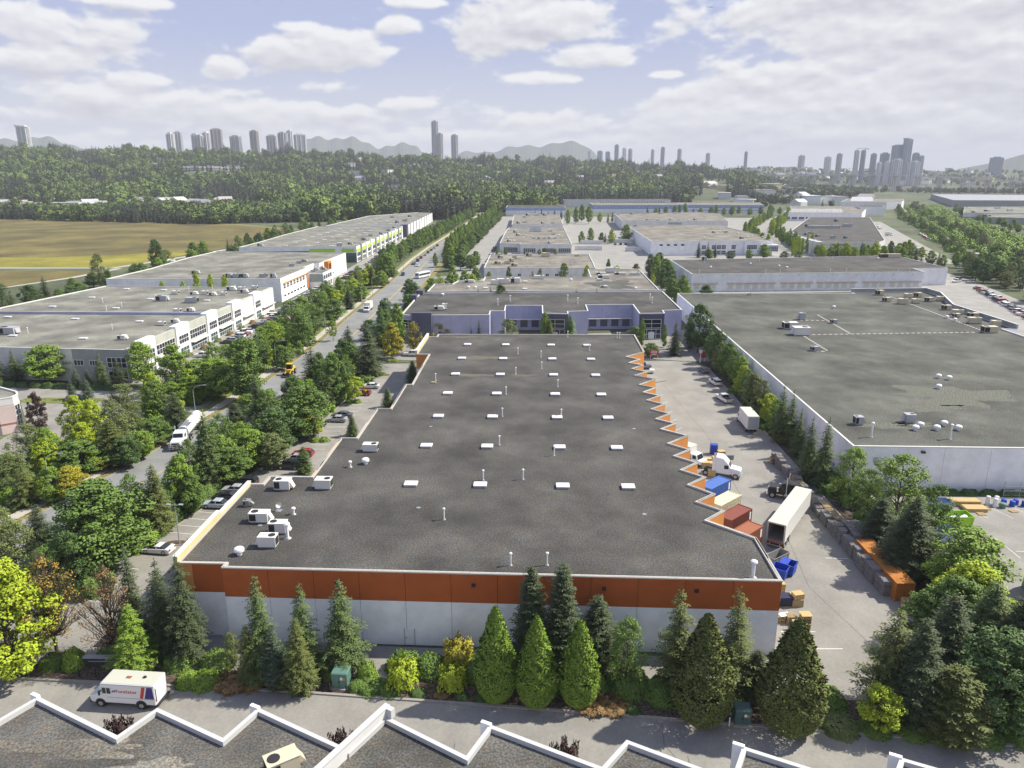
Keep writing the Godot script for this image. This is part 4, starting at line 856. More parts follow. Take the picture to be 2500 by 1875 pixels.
func plant_shrubs() -> void:
	var fine := [shrub(201, 3600, 0.12, 0.08), shrub(202, 3600, 0.12, 0.12)]
	var loose := [shrub(203, 2600, 0.15, 0.3), shrub(204, 2600, 0.15, 0.35)]
	rng.seed = 5
	var bed := "shrubs in the bed before the orange and white warehouse"
	var rows := [["clipped round bush beside the green transformer cabinet", -18.4, -69.4, 1.9, 1.15, 6], ["low spreading evergreen shrub at the kerb", -17.6, -67.7, 0.9, 1.6, 5], ["low spreading evergreen shrub at the kerb", -15.4, -67.4, 0.9, 1.4, 5],
		["low spreading evergreen shrub at the kerb", -19.0, -67.6, 0.8, 1.1, 5], ["dark laurel bush behind the yellow maples", -11.5, -70.8, 1.9, 1.9, 5], ["dark laurel bush behind the yellow maples", -14.5, -71.0, 1.9, 2.0, 5], ["dark laurel bush behind the yellow maples", -6.0, -70.6, 1.7, 2.2, 5],
		["dark laurel bush behind the yellow maples", -3.2, -70.2, 1.6, 1.8, 5], ["small bright ball of a bush by the clipped spruces", -25.6, -68.0, 0.8, 0.45, 7], ["round bush beside the dark stone sign wall", -45.0, -70.2, 1.9, 1.6, 5], ["wedge of clipped hedge beside the dark stone sign wall", -52.2, -70.4, 2.1, 1.3, 6],
		["low green shrub behind the delivery van", -36.0, -67.9, 1.2, 1.6, 6], ["dry brown mound of grasses at the kerb", -32.5, -67.9, 0.9, 1.9, 12], ["dry brown mound of grasses at the kerb", -30.6, -68.0, 0.8, 1.5, 12], ["low green shrub behind the delivery van", -38.0, -68.0, 1.2, 1.4, 6],
		["dry brown mound of grasses under the clipped cedars", 6.5, -65.6, 0.7, 1.7, 12], ["dry brown mound of grasses under the clipped cedars", 8.6, -65.4, 0.6, 1.5, 12], ["small dark shrub on the bare slope", 10.5, -64.9, 0.6, 0.8, 4], ["low clipped mat of evergreen at the kerb", 26.6, -63.5, 0.6, 1.2, 6], ["low clipped mat of evergreen at the kerb", 31.0, -63.6, 0.8, 2.1, 11],
		["low clipped mat of evergreen at the kerb", 34.5, -63.2, 1.0, 1.6, 5], ["spreading laurel bush at the end of the truck yard", 28.5, -66.6, 2.2, 2.4, 5], ["spreading laurel bush at the end of the truck yard", 31.0, -66.8, 1.9, 2.0, 5], ["spreading laurel bush at the end of the truck yard", 26.4, -65.6, 1.7, 1.6, 6], ["low leafy ground bush under the dark cypress", 38.0, -62.9, 0.9, 1.6, 5],
		["low leafy ground bush under the dark cypress", 40.6, -62.6, 0.9, 1.6, 5], ["low leafy ground bush under the dark cypress", 45.0, -62.6, 1.1, 1.8, 5], ["low leafy ground bush under the dark cypress", 48.5, -62.4, 1.2, 1.8, 5], ["evergreen bush among the firs", 36.5, -65.5, 1.5, 1.8, 5], ["evergreen bush among the firs", 42.5, -65.5, 1.5, 2.0, 5],
		["evergreen bush between clipped cedars", 1.5, -69.0, 1.6, 2.2, 5], ["evergreen bush between clipped cedars", 6.0, -69.6, 1.7, 2.4, 5], ["evergreen bush between clipped cedars", 10.5, -69.0, 1.9, 2.4, 5], ["evergreen bush between clipped cedars", 14.0, -67.6, 1.7, 2.2, 5], ["evergreen bush between clipped cedars", 20.5, -67.2, 1.6, 2.2, 5], ["evergreen bush between clipped cedars", 17.2, -68.6, 1.6, 2.0, 5],
		["evergreen bush at the foot of the spruces", -28.5, -70.5, 1.5, 1.8, 5], ["evergreen bush at the foot of the spruces", -25.4, -70.8, 1.6, 1.8, 5], ["evergreen bush at the foot of the spruces", -22.3, -70.4, 1.5, 1.8, 5], ["evergreen bush at the foot of the spruces", -36.0, -71.0, 1.6, 2.0, 5], ["evergreen bush at the foot of the spruces", -40.4, -71.4, 1.4, 2.0, 5], ["evergreen bush at the foot of the spruces", -54.8, -70.6, 1.1, 1.5, 5],
		["evergreen bush at the foot of the spruces", -49.0, -72.4, 1.0, 1.8, 5], ["brown heather tuft on the slope", -9.6, -66.9, 0.5, 0.9, 12], ["brown heather tuft on the slope", -7.6, -66.7, 0.5, 0.8, 4], ["brown heather tuft on the slope", -5.2, -66.5, 0.5, 1.0, 4], ["brown heather tuft on the slope", -12.4, -67.0, 0.5, 0.9, 4]]
	for q in rows:
		bush(fine if q[5] != 12 else loose, "bush", q[0], bed, q[1], q[2], q[3], q[4], q[4] * 1.02, q[5])
	for q in [[-14.1, -67.9, 3.4, 1.5, 7, "small yellow-green maple with a slim stem at the kerb"], [-8.7, -67.8, 2.9, 1.4, 7, "small yellow-green maple with a slim stem on bare soil"], [-8.4, -71.4, 3.6, 1.6, 8, "pale feathery shrub before the white wall"]]:
		var o := thing("small_maple", q[5], "tree", "", Vector3(q[0], 0.0, q[1]))
		var st := MB.new()
		st.cyl(Vector3.ZERO, Vector3(0.05, q[2] * 0.5, 0), 0.06, 0.03, 6)
		part(o, "trunk", st.done(), M["bark"])
		part(o, "crown", loose[0][1], M["leaf%d" % q[4]], at(0, q[2] * 0.32, 0, 40.0, Vector3(q[3], q[2] * 0.68, q[3])))
	# purple bushes in the notches of the near building
	for q in [[-39.2, -57.0, 3.2, 1.15], [-17.6, -56.0, 3.2, 1.1], [3.0, -54.8, 3.8, 1.15]]:
		var o := thing("purple_bush", "dark purple-leaved shrub in a notch of the near zigzag roofline", "shrub", "purple shrubs in the zigzag notches", Vector3(q[0], 0, q[1]))
		var st := MB.new()
		st.cyl(Vector3.ZERO, Vector3(0, 2.6, 0), 0.1, 0.04, 6)
		part(o, "trunk", st.done(), M["bark"])
		part(o, "crown", loose[1][1], M["leaf10"], at(0, 1.1, 0, 30.0, Vector3(q[3], q[2], q[3])))
	# hedges: each clipped block one thing
	var hedge := "clipped hedge blocks along the drive"
	for k in 13:
		bush(fine, "hedge", "clipped hedge block under the trees of the grey cornered office", hedge, -152 + k * 3.5, -183.4 + k * 0.28, 1.4, 1.9, 1.1, 4, "hedge")
	for k in 9:
		bush(fine, "hedge", "green hedge along the kerb of the car park", "car park hedge", -58.5 + k * 0.25, -101.5 - k * 3.2, 1.5, 1.3, 1.9, 5, "hedge")
	for k in 14:
		bush(loose, "bush", "undergrowth bush at the foot of the belt by the car park", "belt undergrowth", -54 + k * 0.6 + rng.randf() * 1.5, -131 - k * 5.4, rng.randf_range(1.2, 2.4), rng.randf_range(1.6, 2.4), 2.0, 5 if k % 3 else 6)
	for k in 26:
		bush(loose, "bush", "wild bush filling the belt below the main road", "belt undergrowth by the road", rng.randf_range(-64, -58), rng.randf_range(-135, -84), rng.randf_range(1.5, 3.0), rng.randf_range(1.8, 3.0), 2.4, [4, 5, 5, 6][k % 4])
	for k in 34:
		var z := -104.0 - k * 4.6
		bush(loose, "bush", "wild bush beside the pavement of the main road", "roadside bushes", road_x(z) - 15.0 - rng.randf() * 7.0, z, rng.randf_range(1.2, 3.0), rng.randf_range(1.6, 3.0), 2.2, [5, 6, 6, 7, 5][k % 5])
	for k in 8:
		bush(fine, "bush", "low shrub on a car park island", "car park island shrubs", [-44.2, -46.0, -43.6, -45.4, -42.6, -44.4, -41.8, -43.4][k], [-144.2, -144.0, -171.2, -171.0, -197.0, -197.2, -211.6, -212.0][k], 0.8, 1.1, 1.1, 6)
	for k in 15:
		bush(loose, "bush", "bush at the foot of the trees beside the truck yard", "truck yard undergrowth", rng.randf_range(51, 54.5), -146.0 - k * 4.6, rng.randf_range(1.2, 2.2), 1.8, 2.0, 4 if k % 2 else 5)
	for k in 16:
		bush(loose, "bush", "evergreen bush under the trees behind the pallets", "bushes behind the pallets", rng.randf_range(52, 58), -68.0 - k * 4.4, rng.randf_range(1.6, 2.8), 2.2, 2.4, 5)
	for k in 8:
		bush(fine, "hedge", "low dark hedge along the white wall of the big warehouse", "hedge by the white wall", 66.0 + k * 3.3, -121.0, 1.1, 1.8, 0.7, 4, "hedge")
	for k in 4:
		bush(fine, "bush", "red flowering shrub by the pink cornered building", "red shrubs", -95.5 + k * 1.3, -120.0 - k * 0.8, 0.9, 0.9, 0.9, 9 if k % 2 else 12)
	for k in 10:
		bush(fine, "bush", "shrub by the office entrance beside parked cars", "office entrance shrubs", -106.2, -196.0 - k * 10.4, 1.2, 1.0, 1.8, 12 if k % 2 else 11)
	# rough green cover by the railway: countless low growth, kept as one mass
	var mm := MultiMesh.new()
	mm.transform_format = MultiMesh.TRANSFORM_3D
	mm.mesh = shrub(207, 160, 0.5, 0.35)[1]
	var spots := []
	while spots.size() < 1500:
		var z := rng.randf_range(-1300, -440)
		var x := rail_x(z) + rng.randf_range(-13, 64) * minf(1.0, 0.4 + (-440 - z) / 300.0 + 0.35)
		if absf(x - rail_x(z)) < 3.6:
			continue
		spots.append(at(x, -0.1, z, rng.randf() * 360, Vector3(1, 1, 1) * rng.randf_range(1.2, 3.2)))
	mm.instance_count = spots.size()
	for k in spots.size():
		mm.set_instance_transform(k, spots[k])
	var o := MultiMeshInstance3D.new()
	o.multimesh = mm
	o.name = "scrub_vegetation"
	o.material_override = M["leaf6"]
	add_child(o)
	tag(o, "rough light green scrub growing along both sides of the railway tracks", "scrub")
	o.set_meta("kind", "stuff")


# ---------------------------------------------------------------- the lie of the land
const CREST := [-60.0, 120.0, -39.0, 122.0, -30.0, 116.0, -22.0, 106.0, -15.0, 98.0, -8.0, 90.0, -2.0, 84.0, 3.0, 78.0, 8.0, 70.0, 12.0, 58.0, 15.5, 40.0, 18.0, 22.0, 21.0, 8.0, 26.0, 4.0, 60.0, 4.0]


func crest(az: float) -> float:
	for i in range(0, CREST.size() - 2, 2):
		if az <= CREST[i + 2]:
			return lerpf(CREST[i + 1], CREST[i + 3], clampf((az - CREST[i]) / (CREST[i + 2] - CREST[i]), 0.0, 1.0))
	return 4.0


func ground_y(x: float, z: float) -> float:
	var r := Vector2(x, z).length()
	if r < 1350.0 or z > 0.0:
		return 0.0
	var az := rad_to_deg(atan2(x, -z))
	var k := smoothstep(1350.0, 2750.0, r)
	var y := (crest(az) + clampf(crest(az) / 60.0, 0.0, 1.0) * (6.0 * sin(az * 1.3) + 4.0 * sin(az * 3.1 + 1.0) + 3.0 * sin(az * 7.3))) * k
	y += 62.0 * smoothstep(12.0, 19.0, az) * smoothstep(2950.0, 4400.0, r)
	y += k * (9.0 * sin(x * 0.0042 + 1.0) * sin(z * 0.0035) + 5.0 * sin(x * 0.011) * sin(z * 0.009 + 2.0)) * clampf(crest(az) / 60.0, 0.0, 1.0)
	return maxf(y, 0.0)


func road_x(z: float) -> float:
	var p := [-40.0, -96.0, -80.0, -80.0, -111.0, -72.7, -130.0, -69.5, -168.0, -64.5, -235.0, -63.0, -290.0, -64.6, -400.0, -67.0, -480.0, -70.0, -560.0, -70.7, -620.0, -70.0, -790.0, -68.0, -900.0, -67.0, -1000.0, -68.0, -1200.0, -82.0, -1350.0, -110.0]
	for i in range(0, p.size() - 2, 2):
		if z <= p[i] and z >= p[i + 2]:
			return lerpf(p[i + 1], p[i + 3], (z - p[i]) / (p[i + 2] - p[i]))
	return -96.0 if z > -40.0 else -110.0


func rail_x(z: float) -> float:
	var p := [-300.0, 214.0, -440.0, 268.0, -478.0, 282.0, -560.0, 314.7, -636.0, 344.7, -803.0, 411.0, -945.0, 461.0, -1146.0, 548.0, -1400.0, 660.0]
	for i in range(0, p.size() - 2, 2):
		if z <= p[i] and z >= p[i + 2]:
			return lerpf(p[i + 1], p[i + 3], (z - p[i]) / (p[i + 2] - p[i]))
	return 214.0


func sheet(called: String, poly: Array, y: float, m: String) -> void:
	var b := MB.new()
	b.flat(pv(poly), y)
	structure(called, b.done(), M[m])


func strip(called: String, pts: Array, l: float, r: float, y: float, m: String, tall := 0.0, parent: Node = null) -> void:
	# a band that follows a line of points (x, z); l and r are the offsets to the left and right of the way it runs
	var b := MB.new()
	var k := pts.size() / 2
	var lt := []
	var rt := []
	for i in k:
		var p := Vector2(pts[i * 2], pts[i * 2 + 1])
		var q := Vector2(pts[mini(i + 1, k - 1) * 2], pts[mini(i + 1, k - 1) * 2 + 1])
		var o := Vector2(pts[maxi(i - 1, 0) * 2], pts[maxi(i - 1, 0) * 2 + 1])
		var d := (q - o).normalized()
		var side := Vector2(-d.y, d.x)
		lt.append(p - side * l)
		rt.append(p + side * r)
	for i in k - 1:
		var a: Vector2 = lt[i]
		var e: Vector2 = rt[i]
		var f: Vector2 = rt[i + 1]
		var g: Vector2 = lt[i + 1]
		b.quad(Vector3(e.x, y, e.y), Vector3(f.x, y, f.y), Vector3(g.x, y, g.y), Vector3(a.x, y, a.y))
		if tall > 0.0:
			b.quad(Vector3(f.x, y, f.y), Vector3(e.x, y, e.y), Vector3(e.x, y - tall, e.y), Vector3(f.x, y - tall, f.y))
			b.quad(Vector3(a.x, y, a.y), Vector3(g.x, y, g.y), Vector3(g.x, y - tall, g.y), Vector3(a.x, y - tall, a.y))
	structure(called, b.done(), M[m], parent)


func line_at(z0: float, z1: float, step: float, off: float) -> Array:
	var p := []
	var z := z0
	while z > z1 - 0.01:
		p.append(road_x(z) + off)
		p.append(z)
		z -= step
	return p


# ---------------------------------------------------------------- buildings
func ccw(poly: PackedVector2Array) -> PackedVector2Array:
	var area := 0.0
	for i in poly.size():
		area += poly[i].cross(poly[(i + 1) % poly.size()])
	if area > 0.0:
		poly.reverse()
	return poly


func inset(poly: PackedVector2Array, d: float) -> PackedVector2Array:
	var out := PackedVector2Array()
	var k := poly.size()
	for i in k:
		var a := (poly[i] - poly[(i + k - 1) % k]).normalized()
		var b := (poly[(i + 1) % k] - poly[i]).normalized()
		var na := Vector2(-a.y, a.x)
		var nb := Vector2(-b.y, b.x)
		var m := (na + nb).normalized()
		out.append(poly[i] - m * d / maxf(0.35, m.dot(na)))
	return out


func panel_mesh(w: float, h: float, t: float) -> Mesh:
	var key := "panel %.2f %.2f %.2f" % [w, h, t]
	if not cache.has(key):
		var b := MB.new()
		b.box(Vector3(0, h / 2, -t / 2), Vector3(w, h, t))
		cache[key] = b.done()
	return cache[key]


func out_of(a: Vector2, b: Vector2) -> Vector2:
	var d := (b - a).normalized()
	return Vector2(-d.y, d.x)


func on_wall(a: Vector2, b: Vector2, along: float, y: float, proud := 0.0) -> Transform3D:
	# a frame on the wall from a to b: x along it, z out of it
	var o := out_of(a, b)
	var p := a + (b - a).normalized() * along + o * proud
	return Transform3D(Basis(Vector3.UP, atan2(o.x, o.y)), Vector3(p.x, y, p.y))


# bands: [y0, y1, material]; pw: panel width on the walls that the camera side sees
func building(called: String, label: String, pts: Array, h: float, bands: Array, roof: String, cop := "coping", pw := 0.0, deep := 0.35) -> Node3D:
	var poly := ccw(pv(pts))
	var o := thing(called, label, "building")
	var core := MB.new()
	core.prism(inset(poly, 0.15), 0.0, h - 0.25, false)
	part(o, "wall_core", core.done(), M["joint"])
	for i in poly.size():
		var a := poly[i]
		var b := poly[(i + 1) % poly.size()]
		var ln := a.distance_to(b)
		var n := 1
		if pw > 0.0 and out_of(a, b).dot(-(a + b) / 2) > 0.0:
			n = maxi(1, int(round(ln / pw)))
		for k in n:
			for q in bands:
				var xf := on_wall(a, b, ln * (k + 0.5) / n, q[0])
				part(o, "wall_panel", panel_mesh(ln / n - 0.05, q[1] - q[0], 0.2), M[q[2]], xf)
	var r := MB.new()
	r.flat(inset(poly, 0.25), h - deep)
	part(o, "roof", r.done(), M[roof])
	rim(o, poly, h, deep, cop)
	return o


func rim(o: Node3D, poly: PackedVector2Array, h: float, deep: float, cop: String) -> void:
	var c := MB.new()
	var p0 := inset(poly, -0.06)
	var p1 := inset(poly, 0.32)
	var k := poly.size()
	for i in k:
		var j := (i + 1) % k
		var a := p0[i]
		var b := p0[j]
		var d := p1[j]
		var e := p1[i]
		c.quad(Vector3(a.x, h, a.y), Vector3(b.x, h, b.y), Vector3(d.x, h, d.y), Vector3(e.x, h, e.y))
		c.quad(Vector3(a.x, h - 0.16, a.y), Vector3(b.x, h - 0.16, b.y), Vector3(b.x, h, b.y), Vector3(a.x, h, a.y))
		c.quad(Vector3(e.x, h, e.y), Vector3(d.x, h, d.y), Vector3(d.x, h - deep - 0.05, d.y), Vector3(e.x, h - deep - 0.05, e.y))
	part(o, "coping", c.done(), M[cop])


func window(o: Node, xf: Transform3D, w: float, h: float, cols: int, rows: int, glass := "glass", frame := "frame_white") -> void:
	var key := "window %.2f %.2f %d %d" % [w, h, cols, rows]
	if not cache.has(key):
		var f := MB.new()
		for i in cols + 1:
			var x := -w / 2 + w * i / cols
			f.bx(x - 0.06, 0, 0.0, x + 0.06, h, 0.09)
		for i in rows + 1:
			var y := h * i / rows
			f.bx(-w / 2 - 0.058, y - 0.06, 0.002, w / 2 + 0.058, y + 0.06, 0.088)
		var g := MB.new()
		g.bx(-w / 2, 0, -0.04, w / 2, h, 0.03)
		cache[key] = [f.done(), g.done()]
	var n := part(o, "window", cache[key][0], M[frame], xf)
	part(n, "pane", cache[key][1], M[glass])


func slab(o: Node, called: String, xf: Transform3D, x0: float, y0: float, z0: float, x1: float, y1: float, z1: float, m: String) -> MeshInstance3D:
	var b := MB.new()
	b.bx(x0, y0, z0, x1, y1, z1)
	return part(o, called, b.done(), M[m], xf)


func vents(o: Node, y: float, spots: Array, tall := 1.5, r := 0.09) -> void:
	var key := "vent %.1f %.2f" % [tall, r]
	if not cache.has(key):
		var b := MB.new()
		b.cyl(Vector3.ZERO, Vector3(0, tall, 0), r, r, 10)
		b.cyl(Vector3(0, tall, 0), Vector3(0, tall + 0.12, 0), r * 2.1, r * 2.1, 10)
		b.dome(Vector3(0, tall + 0.12, 0), r * 2.1, r * 1.2, 10, 3)
		b.cyl(Vector3.ZERO, Vector3(0, 0.14, 0), r * 2.4, r * 1.2, 10)
		cache[key] = b.done()
	for i in range(0, spots.size(), 2):
		part(o, "vent_pipe", cache[key], M["white_paint"], at(spots[i], y, spots[i + 1]))


func caps(o: Node, y: float, spots: Array) -> void:
	if not cache.has("cap"):
		var b := MB.new()
		b.cyl(Vector3.ZERO, Vector3(0, 0.5, 0), 0.3, 0.3, 12)
		b.cyl(Vector3(0, 0.5, 0), Vector3(0, 0.75, 0), 0.62, 0.62, 12)
		b.dome(Vector3(0, 0.75, 0), 0.62, 0.3, 12, 3)
		cache["cap"] = b.done()
	for i in range(0, spots.size(), 2):
		part(o, "vent_cap", cache["cap"], M["white_paint"], at(spots[i], y, spots[i + 1]))


func skylights(o: Node, y: float, spots: Array, w := 2.0, d := 1.6) -> void:
	var key := "sky %.1f" % w
	if not cache.has(key):
		var c := MB.new()
		c.box(Vector3(0, 0.16, 0), Vector3(w - 0.14, 0.32, d - 0.14))
		var g := MB.new()
		g.taper(-w / 2, w / 2, -d / 2, d / 2, 0.32, -w / 2 + 0.05, w / 2 - 0.05, -d / 2 + 0.05, d / 2 - 0.05, 0.42)
		g.taper(-w / 2 + 0.14, w / 2 - 0.14, -d / 2 + 0.14, d / 2 - 0.14, 0.42, -w / 2 + 0.35, w / 2 - 0.35, -d / 2 + 0.3, d / 2 - 0.3, 0.5)
		cache[key] = [c.done(), g.done()]
	for i in range(0, spots.size(), 2):
		var n := part(o, "skylight", cache[key][1], M["skylight_white"], at(spots[i], y, spots[i + 1]))
		part(n, "curb", cache[key][0], M["steel"])


# a roof air-conditioning unit: w along x, d along z
func unit(y: float, x: float, z: float, w: float, d: float, h: float, m: String, label: String, group: String, turn := 0.0) -> void:
	var o := thing("rooftop_unit", label, "air unit", group, Vector3(x, y, z), turn)
	var key := "unit %.1f %.1f %.1f" % [w, d, h]
	if not cache.has(key):
		var c := MB.new()
		c.bx(-w / 2, 0.2, -d / 2, w / 2, h, d / 2)
		c.bx(-w / 2 - 0.04, h, -d / 2 - 0.04, w / 2 + 0.04, h + 0.05, d / 2 + 0.04)
		var s := MB.new()
		s.bx(-w / 2 + 0.15, 0, -d / 2 + 0.12, w / 2 - 0.1, 0.2, d / 2 - 0.12)
		var g := MB.new()
		g.bx(-w / 2 + 0.08, 0.35, d / 2, -w / 2 + w * 0.38, h - 0.15, d / 2 + 0.03)
		g.bx(-w / 2 - 0.03, 0.35, -d / 2 + 0.12, -w / 2, h - 0.15, d / 2 - 0.12)
		var f := MB.new()
		f.cyl(Vector3(-w * 0.24, h + 0.05, 0), Vector3(-w * 0.24, h + 0.1, 0), minf(w * 0.2, d * 0.34), minf(w * 0.2, d * 0.34), 14)
		var e := MB.new()
		e.hexa([Vector3(w / 2, 0.4, d * 0.3), Vector3(w / 2 + 0.55, 0.4, d * 0.3), Vector3(w / 2 + 0.55, 0.4, -d * 0.3), Vector3(w / 2, 0.4, -d * 0.3),
			Vector3(w / 2, h * 0.85, d * 0.3), Vector3(w / 2 + 0.1, h * 0.85, d * 0.3), Vector3(w / 2 + 0.1, h * 0.85, -d * 0.3), Vector3(w / 2, h * 0.85, -d * 0.3)])
		cache[key] = [c.done(), s.done(), g.done(), f.done(), e.done()]
	var q: Array = cache[key]
	part(o, "cabinet", q[0], M[m])
	part(o, "stand", q[1], M["bin_grey"])
	part(o, "grille", q[2], M["dark"])
	part(o, "fan", q[3], M["dark"])
	part(o, "hood", q[4], M[m])


func units(y: float, spots: Array, m: String, label: String, group: String) -> void:
	# x, z, width, depth, height
	for i in range(0, spots.size(), 5):
		unit(y, spots[i], spots[i + 1], spots[i + 2], spots[i + 3], spots[i + 4], m, label, group, 0.0 if (i / 5) % 2 == 0 else 180.0)


func patch(o: Node, called: String, x: float, z: float, y: float, rx: float, rz: float, m: String, seed_: int) -> void:
	# an uneven spread of paler gravel lying on a roof
	rng.seed = seed_
	var poly := PackedVector2Array()
	var k := 40
	for i in k:
		var a := TAU * i / k
		var r := 1.0 + 0.25 * sin(a * 3.0 + seed_) + 0.2 * sin(a * 7.0 + seed_ * 2.0) + rng.randf_range(-0.16, 0.16)
		poly.append(Vector2(x + cos(a) * rx * r, z + sin(a) * rz * r))
	var b := MB.new()
	b.flat(poly, y)
	part(o, called, b.done(), M[m])


func main_warehouse() -> void:
	var pts := [-40.4, -76.7, -36.4, -76.7, -36.4, -75.8, 28.1, -74.9, 28.1, -85.2]
	var inner := [-89.9, -95.7, -101.6, -107.3, -113.2, -119.0, -126.4, -132.1, -138.1, -144.0, -149.7, -155.5, -163.2, -169.2, -174.9, -181.0]
	var outer := [-92.9, -98.4, -104.5, -110.3, -116.1, -123.0, -129.5, -135.3, -141.3, -147.2, -153.1, -160.1, -166.3, -172.5, -178.4, -186.3]
	for i in 16:
		pts.append_array([23.0, inner[i], 27.0 if i in [5, 11] else (28.1 if i == 15 else 26.0), outer[i]])
	pts.append_array([28.3, -207.6, -27.9, -206.2, -27.9, -203.0, -30.4, -203.0, -30.4, -181.8, -27.1, -181.8, -27.1, -171.0, -26.9, -154.0, -28.3, -154.0, -28.3, -136.8, -31.0, -136.8, -31.0, -120.0, -33.8, -120.0, -33.8, -102.8, -40.3, -102.8, -40.3, -99.9, -42.3, -99.9, -42.3, -76.7])
	var poly := ccw(pv(pts))
	var h := 9.8
	var o := thing("warehouse", "long warehouse with orange over white walls, sawtooth docks and dark gravel roof", "building")
	var core := MB.new()
	core.prism(inset(poly, 0.15), 0.0, h - 0.25, false)
	part(o, "wall_core", core.done(), M["joint"])
	for i in poly.size():
		var a := poly[i]
		var b := poly[(i + 1) % poly.size()]
		var ln := a.distance_to(b)
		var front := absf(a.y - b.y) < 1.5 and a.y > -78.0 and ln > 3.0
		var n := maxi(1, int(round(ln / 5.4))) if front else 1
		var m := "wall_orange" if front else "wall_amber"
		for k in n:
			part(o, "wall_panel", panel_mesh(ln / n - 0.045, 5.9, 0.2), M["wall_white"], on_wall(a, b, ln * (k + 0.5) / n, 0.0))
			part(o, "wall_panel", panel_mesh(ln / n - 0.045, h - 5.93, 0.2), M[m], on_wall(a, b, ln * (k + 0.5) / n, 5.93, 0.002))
		# dock doors in the faces that look away from the street
		if a.x > 22.0 and b.x > 22.0 and ln < 6.0 and out_of(a, b).y < -0.3:
			slab(o, "dock_door", on_wall(a, b, ln / 2, 1.2), -1.25, 0, 0.0, 1.25, 2.7, 0.05, "unit_grey")
	var r := MB.new()
	r.flat(inset(poly, 0.25), h - 0.3)
	part(o, "roof", r.done(), M["gravel_dark"])
	rim(o, poly, h, 0.3, "coping_tan")
	# raised cream parapets along the west side
	slab(o, "parapet", Transform3D(), -42.5, h - 0.3, -89.0, -42.0, h + 0.75, -76.6, "wall_cream")
	slab(o, "parapet_cap", Transform3D(), -42.56, h + 0.75, -89.0, -41.94, h + 0.85, -76.55, "coping")
	slab(o, "parapet", Transform3D(), -42.5, h - 0.3, -99.9, -42.05, h + 0.3, -89.0, "wall_cream")
	slab(o, "parapet_cap", Transform3D(), -42.54, h + 0.3, -99.95, -42.0, h + 0.4, -89.0, "coping")
	slab(o, "parapet", Transform3D(), -30.6, h - 0.3, -203.2, -30.1, h + 0.8, -182.0, "wall_cream")
	slab(o, "parapet_cap", Transform3D(), -30.66, h + 0.8, -203.2, -30.04, h + 0.9, -182.0, "coping")
	var sk := []
	for z in [-100.6, -116.6, -132.4, -147.6, -162.9, -178.0, -193.4]:
		for x in [-18.3, -8.0, 4.2, 13.8]:
			sk.append_array([x, z])
	skylights(o, h - 0.3, sk)
	vents(o, h - 0.3, [-12.0, -89.5, -7.7, -102.8, -1.7, -103.3, -6.0, -117.9, 3.2, -113.3, -6.2, -133.3, 5.0, -133.0, -6.1, -147.9, 4.9, -153.8, -4.5, -164.0, 1.5, -169.3, 1.4, -180.5, -4.5, -183.9, 14.1, -188.4, 9.1, -205.0, -2.7, -77.8, 1.6, -78.0, -22.2, -157.9, 22.9, -203.7, 23.6, -203.7])
	vents(o, h - 0.3, [25.1, -76.0, -31.2, -83.6], 1.9, 0.2)
	vents(o, h - 0.3, [-32.6, -90.4, -29.0, -107.3], 0.8, 0.14)
	caps(o, h - 0.3, [-35.7, -79.3, -26.9, -108.7])
	for k in [[-12.6, -179.6, 8.0, 1.6, 1], [-14.0, -162.9, 7.0, 1.0, 2], [-3.0, -163.2, 4.0, 0.8, 3], [-21.0, -204.0, 6.0, 1.0, 4], [21.0, -187.0, 1.6, 0.6, 5], [17.4, -199.4, 0.9, 0.5, 7]]:
		patch(o, "gravel_patch", k[0], k[1], h - 0.292, k[2] * 0.8, k[3], "gravel_patch", k[4])
	slab(o, "wood_block", Transform3D(), -22.9, h - 0.3, -156.3, -21.9, h, -155.6, "wood_tan")
	for k in [[-36.0, -87.0], [-16.0, -93.0], [15.0, -92.0], [-19.0, -127.0], [18.0, -127.0]]:
		var dr := MB.new()
		dr.cyl(Vector3(k[0], h - 0.3, k[1]), Vector3(k[0], h - 0.26, k[1]), 0.32, 0.28, 12)
		part(o, "roof_drain", dr.done(), M["steel"])
	# door and lamps on the front wall; fence by the step
	var fa := Vector2(-36.4, -75.8)
	var fb := Vector2(28.1, -74.9)
	var d := slab(o, "door", on_wall(fa, fb, 21.8, 0.05), -0.55, 0, 0.0, 0.55, 2.1, 0.05, "white_paint")
	slab(d, "door_frame", Transform3D(), -0.64, 0.0, 0.0, -0.56, 2.2, 0.08, "unit_grey")
	slab(d, "door_frame", Transform3D(), 0.56, 0.0, 0.0, 0.64, 2.2, 0.08, "unit_grey")
	slab(d, "handle", Transform3D(), -0.48, 0.95, 0.05, -0.36, 1.05, 0.12, "dark")
	for x in [29.5, 44.5, 55.0, 13.6]:
		slab(o, "wall_lamp", on_wall(fa, fb, x, 8.2), -0.22, 0, 0.0, 0.22, 0.26, 0.4, "dark")
	for x in [3.0, 4.6]:
		slab(o, "wall_box", on_wall(fa, fb, x, 3.4), -0.15, 0, 0.0, 0.15, 0.3, 0.15, "dark")
	# numeral on the north docks
	var t := TextMesh.new()
	t.text = "6"
	t.font = font(true, false)
	t.font_size = 64
	t.pixel_size = 0.033
	t.depth = 0.06
	var a6 := Vector2(23.0, -174.9)
	var b6 := Vector2(26.0, -178.4)
	part(o, "numeral", t, M["white_paint"], on_wall(a6, b6, 3.6, 8.0, 0.04))
	var u := "white air-conditioning unit on the dark gravel roof above orange walls"
	units(h - 0.3, [-36.8, -98.7, 2.3, 1.5, 1.5, -30.9, -99.2, 2.3, 1.6, 1.5, -36.4, -88.2, 2.5, 1.4, 1.4, -27.3, -114.4, 2.4, 1.4, 1.3], "unit_white", u, "air units on the dark gravel roof")
